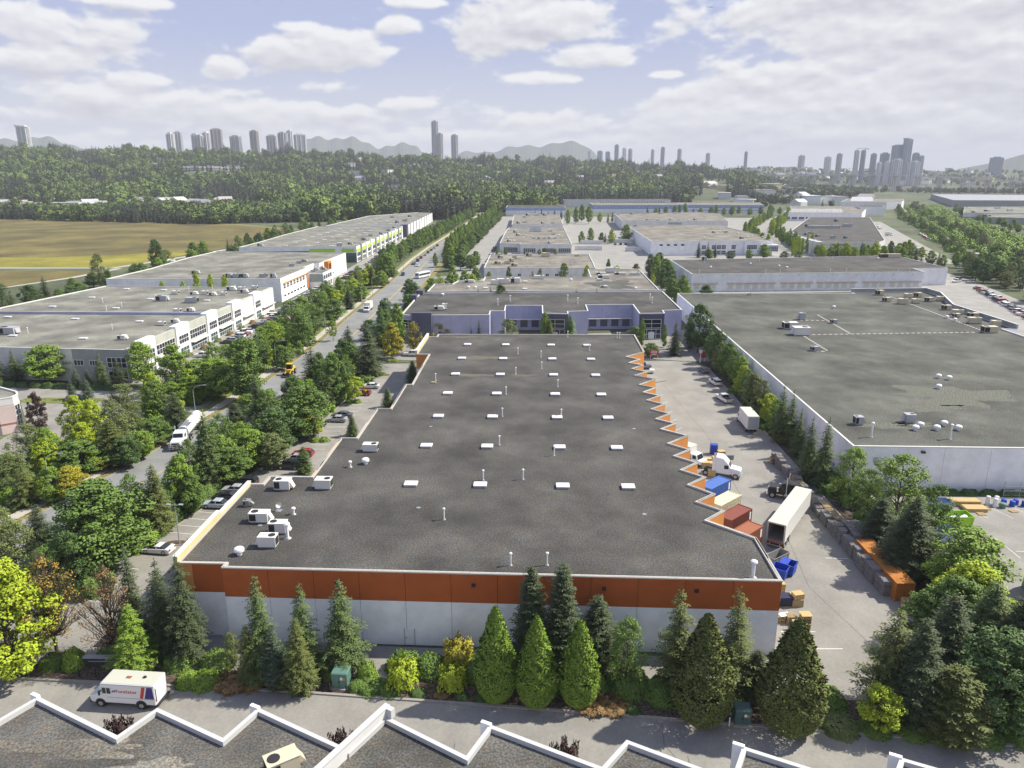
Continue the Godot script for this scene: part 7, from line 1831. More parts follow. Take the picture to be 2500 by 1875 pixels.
func make_woods() -> void:
	rng.seed = 31
	var f := FastNoiseLite.new()
	f.seed = 4
	f.frequency = 0.0042
	var lists := [[], [], [], []]
	var tints := [[], [], [], []]
	var tries := 0
	var have := 0
	while have < 21000 and tries < 90000:
		tries += 1
		var az := rng.randf_range(-41.0, 16.0)
		var r := 900.0 * pow(3.55, rng.randf())
		var p := polar(az, r)
		if not wooded(p.x, p.y):
			continue
		var near := false
		for q in homes:
			var e: Vector2 = p - q
			var along: float = -e.dot(q.normalized())
			if along > -16.0 and along < 70.0 and absf(e.cross(q.normalized())) < 17.0:
				near = true
				break
		if near:
			continue
		have += 1
		var k := f.get_noise_2d(p.x, p.y) * 1.5 + rng.randf_range(-0.22, 0.22)
		var con := k + (0.14 if az > -12.0 else -0.05) + (0.16 if r > 2300.0 else 0.0) > 0.02
		var which := (0 if con else 2) + (rng.randi() % 2)
		var s := rng.randf_range(0.85, 1.75) * (0.95 if con else 1.2) * (1.35 if rng.randf() < 0.06 else 1.0)
		lists[which].append(at(p.x, ground_y(p.x, p.y) - 0.4, p.y, rng.randf() * 360.0, Vector3(s, s * rng.randf_range(0.9, 1.35), s)))
		if r < 1320.0 and az < -17.0:
			lists[which][-1] = lists[which][-1].scaled_local(Vector3(0.75, 0.55, 0.75))
		var b := rng.randf_range(0.55, 1.35)
		var fresh := clampf(0.5 - k * 1.3, 0.0, 1.0)
		tints[which].append(Color(0.036, 0.052, 0.022) * b if con else Color(0.058 + 0.07 * fresh, 0.102 + 0.085 * fresh, 0.024) * b)
	# the flat land across the river and in the town: loose trees
	var water := pv(RIVER)
	for i in 10500:
		var az := rng.randf_range(7.0, 40.0)
		var r := 1250.0 * pow(3.3, rng.randf())
		var p := polar(az, r)
		if az < 16.0 and r < 2900.0:
			continue
		if Geometry2D.is_point_in_polygon(p, water) or (r < 2300.0 and r > 1650.0 and az > 23.5):
			continue
		if p.x > 480.0 and p.x < 1320.0 and p.y > -1700.0 and p.y < -780.0:
			continue
		if f.get_noise_2d(p.x * 0.7, p.y * 0.7) < -0.12:
			continue
		var s := rng.randf_range(0.8, 1.6)
		var which := 2 + rng.randi() % 2 if rng.randf() < 0.72 else rng.randi() % 2
		lists[which].append(at(p.x, ground_y(p.x, p.y) - 0.3, p.y, rng.randf() * 360.0, Vector3(s, s, s)))
		tints[which].append(Color(0.075, 0.11, 0.03) * rng.randf_range(0.7, 1.35))
	for w in 4:
		var mm := MultiMesh.new()
		mm.transform_format = MultiMesh.TRANSFORM_3D
		mm.use_colors = true
		mm.mesh = far_tree(300 + w, w < 2)
		mm.instance_count = lists[w].size()
		for i in lists[w].size():
			mm.set_instance_transform(i, lists[w][i])
			var c: Color = tints[w][i]
			mm.set_instance_color(i, Color(c.r, c.g, c.b, 1.0))
		var o := MultiMeshInstance3D.new()
		o.multimesh = mm
		o.name = numbered("conifer_forest" if w < 2 else "leafy_forest")
		o.material_override = M["forest"]
		add_child(o)
		tag(o, "dark conifers of the far wooded hillside seen as one mass" if w < 2 else "lighter leafy trees of the far wooded hillside seen as one mass", "forest")
		o.set_meta("kind", "stuff")


const TOWERS := [
	[-1678,-2487,43,200,"tower_white",0,"pale leaning-topped apartment tower standing alone on the wooded ridge",-1],
	[-1297,-2705,30,189,"tower_white",1,"",0],
	[-1283,-2734,31,195,"tower_white",1,"",0],
	[-1265,-2830,28,192,"tower_white",1,"",0],
	[-1191,-2699,39,181,"tower_grey",1,"",0],
	[-1220,-2828,31,198,"tower_white",1,"",0],
	[-1138,-2722,42,204,"tower_brown",1,"",0],
	[-1080,-2745,44,181,"tower_grey",1,"",0],
	[-1020,-2768,35,200,"tower_brown",1,"",0],
	[-981,-2835,39,188,"tower_grey",1,"",0],
	[-930,-2810,39,196,"tower_grey",1,"",0],
	[-937,-2913,27,208,"tower_white",1,"",0],
	[-870,-2819,49,190,"tower_white",0,"white framed office tower with dark glass at the end of the ridge cluster",0],
	[-432,-3272,33,264,"tower_grey",0,"tallest slim grey tower rising from the woods",0],
	[-409,-3264,26,215,"tower_grey",0,"shorter slab joined to the tallest slim grey tower",0],
	[-356,-3331,34,212,"tower_grey",0,"rounded grey tower beside the tallest slim one",0],
	[281,-4191,23,169,"tower_white",2,"",0],
	[339,-4186,43,169,"tower_blue",2,"",0],
	[385,-4233,38,166,"tower_blue",2,"",0],
	[427,-4178,33,200,"tower_blue",2,"",0],
	[474,-4223,30,185,"tower_white",2,"",0],
	[500,-4170,33,179,"tower_grey",2,"",0],
	[632,-4253,26,178,"tower_grey",2,"",0],
	[685,-4245,31,190,"tower_blue",2,"",0],
	[720,-3935,31,171,"tower_grey",2,"",0],
	[858,-3907,29,150,"tower_grey",2,"",0],
	[1035,-3864,21,155,"tower_blue",2,"",0],
	[1284,-3788,41,136,"tower_grey",2,"",0],
	[1326,-3561,45,125,"tower_white",2,"",0],
	[1189,-3078,28,127,"tower_grey",3,"",0],
	[1247,-3055,28,139,"tower_white",3,"",0],
	[1276,-3065,24,139,"tower_blue",3,"",0],
	[1303,-3032,32,126,"tower_blue",3,"",0],
	[1379,-3108,53,130,"tower_blue",3,"",0],
	[1456,-3017,36,127,"tower_blue",3,"",0],
	[1475,-3008,24,117,"tower_grey",3,"",0],
	[1308,-2920,27,95,"tower_white",3,"",0],
	[1338,-2907,46,103,"tower_white",3,"",0],
	[1389,-2883,50,95,"tower_white",3,"",0],
	[1284,-2931,23,92,"tower_white",3,"",0],
	[1398,-3045,48,157,"tower_blue",0,"stepped blue glass tower in the riverside cluster",1],
	[1418,-3013,34,178,"tower_blue",0,"tallest curved blue glass tower by the river",-1],
	[1968,-3367,56,119,"tower_blue",0,"lone dark office slab across the river",0]]


var homes := []


func far_town() -> void:
	var places := ["", "apartment tower in the cluster on the wooded ridge", "distant tower standing beyond the wooded hill", "tower in the riverside cluster"]
	var groups := ["", "towers on the wooded ridge", "distant towers beyond the hill", "riverside towers"]
	var tone := {"tower_white": "pale", "tower_grey": "grey", "tower_brown": "brown-grey", "tower_blue": "blue glass"}
	rng.seed = 8
	for q in TOWERS:
		var label: String = q[6] if q[6] != "" else tone[q[4]] + " " + places[q[5]]
		tower(q[0], q[1], q[2] * (0.62 if q[5] > 1 else 0.88), q[2] * rng.randf_range(0.5, 0.75), q[3] - ground_y(q[0], q[1]) + 2.0, q[4], label, groups[q[5]], rng.randf_range(-30, 30), q[7])
	# tower cranes
	for q in [[21.3, 3280.0, 128.0, 70.0, "tower crane over the unfinished riverside tower"], [22.7, 3300.0, 150.0, 200.0, "luffing crane on the riverside block with blue glass"]]:
		var p := polar(q[0], q[1])
		var o := thing("tower_crane", q[4], "crane", "", Vector3(p.x, 0, p.y), q[3])
		var m := MB.new()
		m.bx(-1.2, 0, -1.2, 1.2, q[2], 1.2)
		part(o, "mast", m.done(), M["pole_grey"])
		var j := MB.new()
		j.bx(-14.0, q[2] - 3.0, -0.8, 42.0, q[2] - 1.4, 0.8)
		part(o, "jib", j.done(), M["pole_grey"])
		var e := MB.new()
		e.bx(-15.0, q[2] - 6.0, -1.5, -10.0, q[2] - 3.0, 1.5)
		part(o, "counterweight", e.done(), M["tower_grey"])
	# the viaduct over the river
	var o := thing("viaduct", "long grey road viaduct on piers crossing the river", "bridge")
	var a := polar(12.2, 2650.0)
	var b := polar(38.0, 2500.0)
	var d := MB.new()
	var prev := Vector3.ZERO
	for i in 41:
		var t := i / 40.0
		var p := a.lerp(b, t)
		var y := 49.0 - 26.0 * smoothstep(0.45, 1.0, t)
		var cur := Vector3(p.x, y, p.y)
		if i > 0:
			var u := (cur - prev)
			d.xf = Transform3D(Basis(Vector3.UP, atan2(-u.z, u.x)), (prev + cur) / 2)
			d.box(Vector3.ZERO, Vector3(u.length() + 1.0, 2.2, 22.0))
			d.box(Vector3(0, 2.2, 10.4), Vector3(u.length() + 1.0, 1.4, 0.4))
		prev = cur
		if i % 2 == 0:
			var pier := MB.new()
			pier.xf = at(p.x, 0, p.y, 10.0)
			pier.bx(-2.2, 0, -9, 2.2, y - 1.5, -4)
			pier.bx(-2.2, 0, 4, 2.2, y - 1.5, 9)
			pier.bx(-2.6, y - 4.0, -10, 2.6, y - 1.4, 10)
			part(o, "pier", pier.done(), M["tower_grey"])
	part(o, "deck", d.done(), M["tower_grey"])
	# houses and sheds
	var wall := MB.new()
	wall.bx(-6, 0, -4.5, 6, 5, 4.5)
	var wm := wall.done()
	var roof := MB.new()
	roof.profile(pv([-5.0, 4.9, 5.0, 4.9, 0.0, 7.6]), 6.4)
	var rm := roof.done()
	var flatw := MB.new()
	flatw.bx(-10, 0, -6, 10, 6, 6)
	var fm := flatw.done()
	var flatr := MB.new()
	flatr.bx(-10.3, 6, -6.3, 10.3, 6.5, 6.3)
	var fr := flatr.done()
	for i in 230:
		var az := 0.0
		var r := 0.0
		if i < 40:
			az = rng.randf_range(-39, -20)
			r = rng.randf_range(1335, 1465)
		elif i < 84:
			az = rng.randf_range(-14, 12)
			r = rng.randf_range(1550, 2650)
		else:
			az = rng.randf_range(12.5, 38)
			r = rng.randf_range(1350, 2150) if i % 3 == 0 else rng.randf_range(3150, 4300)
			if i % 3 == 0 and polar(az, r).x > 640.0:
				continue
		var p := polar(az, r)
		if i < 84:
			homes.append(p)
		var house := rng.randf() < (0.55 if i < 84 else 0.3)
		var s := rng.randf_range(1.0, 1.7) * (1.2 if i < 84 else 1.5)
		var where := "among the trees beyond the brown field" if i < 40 else ("on the wooded hillside" if i < 84 else "in the flat town by the river")
		var t := thing("house" if house else "low_building", ("pitched roof house " if house else "pale flat-roofed low building ") + where, "house" if house else "building", "buildings " + where, Vector3(p.x, ground_y(p.x, p.y) - 0.2, p.y), rng.randf_range(0, 180))
		t.scale = Vector3(s, s, s)
		part(t, "walls", wm if house else fm, M[["wall_pale", "wall_white", "tower_white", "wall_cream"][rng.randi() % 4]])
		part(t, "roof", rm if house else fr, M[["roof_metal", "tower_brown", "tower_grey", "wall_pale"][rng.randi() % 4]])
	# long white rows on the slope
	for q in [[-26.4, 2150.0, 60.0, "long white flat block on the wooded slope"], [-23.8, 2080.0, 90.0, "row of white terraces on the wooded slope"], [-21.9, 2085.0, 60.0, "short row of white terraces by the sandy clearing"], [-3.6, 1400.0, 70.0, "long white shed at the end of the main road"]]:
		var p := polar(q[0], q[1])
		var t := thing("terrace", q[3], "building", "", Vector3(p.x, ground_y(p.x, p.y), p.y), -q[0])
		for k in 5:
			var m := MB.new()
			m.bx(-q[2] / 2 + q[2] / 5 * k, 0, -6, -q[2] / 2 + q[2] / 5 * (k + 1) - 0.8, 9.0 + (k % 2) * 1.4, 6)
			part(t, "unit", m.done(), M["wall_white"])
		var m := MB.new()
		m.bx(-q[2] / 2, 3.0, 6.0, q[2] / 2 - 0.8, 4.6, 6.2)
		part(t, "window_band", m.done(), M["tower_glass"])
	# airliner
	var pl := thing("jet_plane", "tiny jet plane flying below the clouds", "aeroplane", "", Vector3(334, 365, -1590), 8.0)
	pl.scale = Vector3.ONE * 0.3
	var bd := MB.new()
	bd.cyl(Vector3(-18, 0, 0), Vector3(14, 0, 0), 2.0, 2.0, 10)
	bd.cyl(Vector3(14, 0, 0), Vector3(19, -0.3, 0), 2.0, 0.4, 10)
	bd.cyl(Vector3(-18, 0, 0), Vector3(-24, 1, 0), 2.0, 0.4, 10)
	part(pl, "fuselage", bd.done(), M["tower_grey"])
	for s in [-1, 1]:
		var wg := MB.new()
		wg.hexa([Vector3(-5, -0.6, 0), Vector3(4, -0.6, 0), Vector3(-5, 0.6, s * 17.0), Vector3(-7, 0.6, s * 17.0), Vector3(-5, -0.2, 0), Vector3(4, -0.2, 0), Vector3(-5, 0.8, s * 17.0), Vector3(-7, 0.8, s * 17.0)])
		part(pl, "wing", wg.done(), M["tower_grey"])
	var tl := MB.new()
	tl.profile(pv([-24, 1, -20, 1, -23, 7, -25, 7]), 0.3)
	part(pl, "tail_fin", tl.done(), M["tower_blue"])


# ---------------------------------------------------------------- vehicles (nose along +x, turned about y)
func wheel(o: Node, x: float, z: float, r: float, w: float) -> void:
	var key := "wheel %.2f %.2f" % [r, w]
	if not cache.has(key):
		var t := MB.new()
		t.cyl(Vector3(0, 0, -w / 2), Vector3(0, 0, w / 2), r, r, 16)
		var m := MB.new()
		m.cyl(Vector3(0, 0, -w / 2 - 0.02), Vector3(0, 0, w / 2 + 0.02), r * 0.6, r * 0.6, 12)
		cache[key] = [t.done(), m.done()]
	var n := part(o, "wheel", cache[key][0], M["tyre"], at(x, r, z))
	part(n, "rim", cache[key][1], M["steel"])


const CARS := {
	"sedan": [[-2.25, 0.28, 2.25, 0.28, 2.36, 0.55, 2.2, 0.74, 1.05, 0.93, -1.55, 0.98, -2.3, 0.94, -2.36, 0.55], 0.9, [1.1, -1.85, 0.93, 0.3, -1.0, 1.42], 1.4],
	"hatch": [[-2.0, 0.28, 2.05, 0.28, 2.15, 0.55, 2.0, 0.76, 1.0, 0.96, -1.9, 1.0, -2.1, 0.9, -2.12, 0.5], 0.88, [1.05, -2.0, 0.95, 0.35, -1.55, 1.5], 1.28],
	"suv": [[-2.25, 0.34, 2.3, 0.34, 2.38, 0.7, 2.25, 0.95, 1.0, 1.08, -2.2, 1.12, -2.36, 0.95, -2.36, 0.5], 0.94, [1.1, -2.3, 1.08, 0.4, -2.05, 1.72], 1.4],
	"jeep": [[-2.0, 0.5, 2.1, 0.5, 2.15, 0.85, 2.05, 1.1, 0.65, 1.15, -2.05, 1.15, -2.1, 0.6], 0.88, [0.6, -2.05, 1.15, 0.42, -2.0, 1.82], 1.3],
	"pickup": [[-2.8, 0.42, 2.85, 0.42, 2.92, 0.8, 2.8, 1.08, 1.35, 1.15, -0.75, 1.15, -2.85, 1.13, -2.88, 0.6], 0.98, [1.4, -0.8, 1.13, 0.75, -0.6, 1.85], 1.75],
	"sport": [[-2.3, 0.2, 2.3, 0.2, 2.38, 0.42, 2.1, 0.62, 0.9, 0.84, -1.9, 0.96, -2.3, 0.84, -2.35, 0.45], 0.96, [1.25, -2.1, 0.82, 0.1, -0.85, 1.24], 1.42],
	"van": [[-2.6, 0.34, 2.5, 0.34, 2.62, 0.8, 2.45, 1.05, 1.8, 1.2, -2.6, 1.25, -2.66, 0.6], 0.95, [1.85, -2.6, 1.2, 1.0, -2.5, 1.95], 1.6]}


func car_parts(kind: String) -> Array:
	var key := "car " + kind
	if cache.has(key):
		return cache[key]
	var q: Array = CARS[kind]
	var w: float = q[1]
	var c: Array = q[2]
	var b := MB.new()
	b.profile(pv(q[0]), w, 0.09)
	var g := MB.new()
	g.taper(c[1], c[0], -w + 0.07, w - 0.07, c[2], c[4], c[3], -w + 0.24, w - 0.24, c[5] - 0.03)
	var r := MB.new()
	r.taper(c[4] - 0.06, c[3] + 0.06, -w + 0.2, w - 0.2, c[5] - 0.06, c[4] + 0.1, c[3] - 0.1, -w + 0.28, w - 0.28, c[5] + 0.02)
	var mx: float = (c[3] + c[4]) / 2 + 0.1
	for s in [-1, 1]:  # door pillars
		r.hexa([Vector3(mx - 0.08, c[2], s * (w - 0.06) + 0.02), Vector3(mx + 0.08, c[2], s * (w - 0.06) + 0.02), Vector3(mx + 0.08, c[2], s * (w - 0.06) - 0.02), Vector3(mx - 0.08, c[2], s * (w - 0.06) - 0.02),
			Vector3(mx - 0.08, c[5] - 0.03, s * (w - 0.23) + 0.02), Vector3(mx + 0.08, c[5] - 0.03, s * (w - 0.23) + 0.02), Vector3(mx + 0.08, c[5] - 0.03, s * (w - 0.23) - 0.02), Vector3(mx - 0.08, c[5] - 0.03, s * (w - 0.23) - 0.02)])
	var d := MB.new()
	if kind == "pickup":
		d.bx(-2.72, 1.1, -w + 0.14, -0.85, 1.17, w - 0.14)
	var hl := MB.new()
	var x1: float = q[0][4]
	hl.bx(x1 - 0.3, 0.58 if kind != "pickup" else 0.85, w - 0.42, x1 - 0.02, 0.72 if kind != "pickup" else 1.0, w - 0.1)
	hl.bx(x1 - 0.3, 0.58 if kind != "pickup" else 0.85, -w + 0.1, x1 - 0.02, 0.72 if kind != "pickup" else 1.0, -w + 0.42)
	var tl := MB.new()
	var x0: float = q[0][0] - 0.08
	tl.bx(x0 - 0.05, 0.7, w - 0.4, x0 + 0.1, 0.88, w - 0.1)
	tl.bx(x0 - 0.05, 0.7, -w + 0.1, x0 + 0.1, 0.88, -w + 0.4)
	var far := ArrayMesh.new()
	var shell := MB.new()
	for m in [b, r]:
		shell.v.append_array(m.v)
		shell.n.append_array(m.n)
	shell.add_to(far)
	g.add_to(far)
	var ty := MB.new()
	for x in [q[3], -q[3]]:
		for s in [-1, 1]:
			ty.cyl(Vector3(x, 0.34, s * (w - 0.26)), Vector3(x, 0.34, s * (w - 0.02)), 0.34, 0.34, 10)
	ty.add_to(far)
	far.surface_set_material(1, M["glass"])
	far.surface_set_material(2, M["tyre"])
	cache[key] = [b.done(), g.done(), r.done(), d.done() if kind == "pickup" else null, hl.done(), tl.done(), far]
	return cache[key]


func car(kind: String, x: float, z: float, turn: float, paint: String, label: String, group := "", near := true) -> void:
	var p := car_parts(kind)
	var called: String = {"sedan": "sedan", "hatch": "hatchback", "suv": "suv", "jeep": "off_roader", "pickup": "pickup_truck", "sport": "sports_car", "van": "minivan"}[kind]
	if not near:
		var far: ArrayMesh = p[6]
		var o := MeshInstance3D.new()
		o.mesh = far
		o.name = numbered(called)
		add_child(o)
		o.transform = at(x, 0.03, z, turn)
		o.set_surface_override_material(0, M[paint])
		tag(o, label, "car", group)
		return
	var o := thing(called, label, "car" if kind != "pickup" else "pickup truck", group, Vector3(x, 0.03, z), turn)
	part(o, "body", p[0], M[paint])
	part(o, "windows", p[1], M["glass"])
	part(o, "roof", p[2], M["car_black"] if kind == "jeep" else M[paint])
	if p[3] != null:
		part(o, "bed", p[3], M["dark"])
	part(o, "headlights", p[4], M["chrome"])
	part(o, "tail_lights", p[5], M["sign_red"])
	var q: Array = CARS[kind]
	for s in [-1, 1]:
		wheel(o, q[3], s * (q[1] - 0.13), 0.36, 0.26)
		wheel(o, -q[3], s * (q[1] - 0.13), 0.36, 0.26)


func lot(label: String, group: String, x0: float, z0: float, x1: float, z1: float, n: int, turn: float, gaps: Array = []) -> void:
	var kinds := ["sedan", "suv", "hatch", "sedan", "suv", "pickup", "sedan", "van"]
	var paints := ["car_white", "car_black", "car_grey", "car_silver", "car_blue", "car_white", "car_black", "car_red", "car_grey", "car_silver"]
	var word := {"car_white": "white", "car_black": "black", "car_grey": "dark grey", "car_silver": "silver", "car_blue": "dark blue", "car_red": "red", "car_ice": "pale blue", "car_brown": "brown", "car_teal": "teal"}
	for i in n:
		var t := float(i) / maxf(1.0, n - 1)
		var k: String = kinds[rng.randi() % kinds.size()]
		var p: String = paints[rng.randi() % paints.size()]
		if i in gaps:
			continue
		car(k, lerpf(x0, x1, t) + rng.randf_range(-0.25, 0.25), lerpf(z0, z1, t), turn + rng.randf_range(-2, 2) + (180.0 if rng.randf() < 0.15 else 0.0), p, "%s %s %s" % [word[p], {"sedan": "saloon car", "suv": "tall estate car", "hatch": "small hatchback", "pickup": "pickup truck", "van": "minivan"}[k], label], group, false)


func box_truck(x: float, z: float, turn: float, label: String, blen: float, bh: float, group := "") -> void:
	var o := thing("box_truck", label, "truck", group, Vector3(x, 0.03, z), turn)
	var b := MB.new()
	b.bx(-blen / 2, 1.0, -1.22, blen / 2, bh, 1.22)
	part(o, "cargo_box", b.done(), M["box_paint"])
	var r := MB.new()
	r.bx(-blen / 2 + 0.06, bh, -1.16, blen / 2 - 0.06, bh + 0.03, 1.16)
	part(o, "box_roof", r.done(), M["box_roof"])
	var rd := MB.new()
	rd.bx(-blen / 2 - 0.05, 1.1, -1.08, -blen / 2, bh - 0.15, 1.08)
	part(o, "rear_door", rd.done(), M["unit_grey"])
	var c := MB.new()
	c.profile(pv([blen / 2 + 0.1, 0.55, blen / 2 + 2.5, 0.55, blen / 2 + 2.55, 1.2, blen / 2 + 1.7, 1.35, blen / 2 + 1.3, 2.3, blen / 2 + 0.1, 2.35]), 1.05, 0.08)
	part(o, "cab", c.done(), M["van_white"])
	var g := MB.new()
	g.hexa([Vector3(blen / 2 + 1.66, 1.4, 0.9), Vector3(blen / 2 + 1.74, 1.4, 0.9), Vector3(blen / 2 + 1.74, 1.4, -0.9), Vector3(blen / 2 + 1.66, 1.4, -0.9), Vector3(blen / 2 + 1.3, 2.2, 0.85), Vector3(blen / 2 + 1.38, 2.2, 0.85), Vector3(blen / 2 + 1.38, 2.2, -0.85), Vector3(blen / 2 + 1.3, 2.2, -0.85)])
	part(o, "windscreen", g.done(), M["glass"])
	var s := MB.new()
	s.bx(blen / 2 + 0.5, 1.4, -1.07, blen / 2 + 1.3, 2.1, 1.07)
	part(o, "side_windows", s.done(), M["glass"])
	var f := MB.new()
	f.bx(-blen / 2 + 0.2, 0.6, -0.45, blen / 2 + 0.4, 1.0, 0.45)
	part(o, "chassis", f.done(), M["dark"])
	for e in [-1, 1]:
		wheel(o, blen / 2 + 1.55, e * 0.95, 0.46, 0.3)
		wheel(o, -blen / 2 + 1.6, e * 0.92, 0.46, 0.5)


func parcel_van() -> void:
	var o := thing("delivery_van", "white step van with red lettering and a red and blue flash in the lane", "van", "", Vector3(-42.65, 0.03, -64.9), 176.6)
	o.scale = Vector3(1.09, 1.04, 1.0)
	# nose along +x; the street side towards the camera is at +z turned to -z, so letters sit on the side at local -z
	var b := MB.new()
	b.profile(pv([-3.2, 0.55, 3.3, 0.55, 3.42, 0.75, 3.42, 1.25, 2.55, 1.55, 2.2, 2.72, 2.05, 2.8, -3.2, 2.8]), 1.15, 0.05)
	part(o, "body", b.done(), M["van_white"])
	var r := MB.new()
	r.bx(-3.15, 2.8, -1.08, 2.04, 2.83, 1.08)
	part(o, "roof", r.done(), M["van_roof"])
	var ru := MB.new()
	for s in [-1, 1]:
		ru.bx(-3.2, 1.18, s * 1.15, 1.6, 1.23, s * 1.175)
		ru.bx(-3.2, 2.66, s * 1.15, 2.1, 2.72, s * 1.175)
	part(o, "rub_rail", ru.done(), M["unit_grey"])
	var ws := MB.new()
	ws.hexa([Vector3(2.57, 1.6, 0.95), Vector3(2.62, 1.6, 0.95), Vector3(2.62, 1.6, -0.95), Vector3(2.57, 1.6, -0.95), Vector3(2.27, 2.55, 0.95), Vector3(2.33, 2.55, 0.95), Vector3(2.33, 2.55, -0.95), Vector3(2.27, 2.55, -0.95)])
	part(o, "windscreen", ws.done(), M["glass"])
	for s in [-1, 1]:
		var g := MB.new()
		g.bx(1.25, 1.62, s * 1.14, 1.62, 2.3, s * 1.165)
		g.bx(1.68, 1.62, s * 1.14, 2.05, 2.3, s * 1.165)
		part(o, "side_window", g.done(), M["glass"])
		var df := MB.new()
		for q in [[1.17, 1.57, 2.12, 1.62], [1.17, 2.3, 2.12, 2.35], [1.12, 0.7, 1.16, 2.5], [1.625, 1.6, 1.675, 2.32]]:
			df.bx(q[0], q[1], s * 1.15, q[2], q[3], s * 1.18)
		part(o, "door_trim", df.done(), M["frame_white"])
		var m := MB.new()
		m.bx(2.2, 1.55, s * 1.3, 2.3, 2.05, s * 1.48)
		m.bx(2.1, 1.95, s * 1.12, 2.2, 2.0, s * 1.45)
		part(o, "mirror", m.done(), M["dark"])
		var arch := MB.new()
		arch.cyl(Vector3(2.4, 0.48, s * 1.02), Vector3(2.4, 0.48, s * 1.158), 0.52, 0.52, 18)
		arch.cyl(Vector3(-1.72, 0.48, s * 1.02), Vector3(-1.72, 0.48, s * 1.158), 0.56, 0.56, 18)
		part(o, "wheel_arch", arch.done(), M["dark"])
		wheel(o, 2.4, s * 1.06, 0.4, 0.26)
		wheel(o, -1.72, s * 1.06, 0.4, 0.26)
	for s in [-1, 1]:
		# slanting stripes at the back of each side
		var st := MB.new()
		var z: float = s * 1.158
		pane4(st, [-2.0, 1.26, -1.66, 1.26, -1.98, 2.6, -2.32, 2.6], z, s)
		part(o, "red_stripe", st.done(), M["brand_red"])
		var sb := MB.new()
		pane4(sb, [-3.08, 1.26, -2.14, 1.26, -2.48, 2.6, -3.02, 2.6], z, s)
		part(o, "blue_panel", sb.done(), M["brand_blue"])
		var t := TextMesh.new()
		t.text = "Purolator"
		t.font = font(true, true)
		t.font_size = 48
		t.pixel_size = 0.0098
		t.depth = 0.02
		part(o, "lettering", t, M["brand_red"], at(-0.35, 1.93, z, 180.0 if s < 0 else 0.0))
		var lg := MB.new()
		for k in 3:
			var hh: float = [0.30, 0.24, 0.10][k]
			var x0: float = (0.86 + k * 0.17) if s < 0 else (-1.56 - k * 0.17)
			var lean := -0.09 if s < 0 else 0.09
			pane4(lg, [x0 - 0.055, 1.80, x0 + 0.055, 1.80, x0 + 0.055 + lean, 1.80 + hh, x0 - 0.055 + lean, 1.80 + hh], z * 1.008, s)
		part(o, "emblem", lg.done(), M["brand_blue"])
	var rd := MB.new()
	rd.bx(-3.24, 0.75, -0.95, -3.2, 2.5, 0.95)
	part(o, "rear_door", rd.done(), M["white_paint"])
	var hd := MB.new()
	hd.bx(-3.27, 0.9, -0.99, -3.2, 2.4, -0.94)
	part(o, "door_bar", hd.done(), M["dark"])
	var bp := MB.new()
	bp.bx(-3.45, 0.45, -1.1, -3.2, 0.58, 1.1)
	bp.bx(3.3, 0.42, -1.1, 3.5, 0.66, 1.1)
	part(o, "bumper", bp.done(), M["dark"])
	var lamp := MB.new()
	for s in [-1, 1]:
		lamp.bx(-3.25, 1.0, s * 1.0 - 0.06, -3.2, 1.25, s * 1.0 + 0.06)
	part(o, "tail_lamps", lamp.done(), M["sign_red"])
	var vt := MB.new()
	vt.cyl(Vector3(-1.7, 2.83, 0.1), Vector3(-1.7, 2.95, 0.1), 0.18, 0.16, 12)
	part(o, "roof_vent", vt.done(), M["dark"])
	var ht := MB.new()
	ht.bx(-0.4, 2.83, -0.2, 0.1, 2.87, 0.15)
	part(o, "roof_hatch", ht.done(), M["rust_brown"])
	var un := MB.new()
	un.bx(-3.0, 0.4, -0.8, 3.0, 0.6, 0.8)
	part(o, "chassis", un.done(), M["dark"])


func pane4(b: MB, q: Array, z: float, s: float) -> void:
	var p := []
	for i in 4:
		p.append(Vector3(q[i * 2], q[i * 2 + 1], z))
	if s > 0:
		b.quad(p[0], p[1], p[2], p[3])
	else:
		b.quad(p[3], p[2], p[1], p[0])


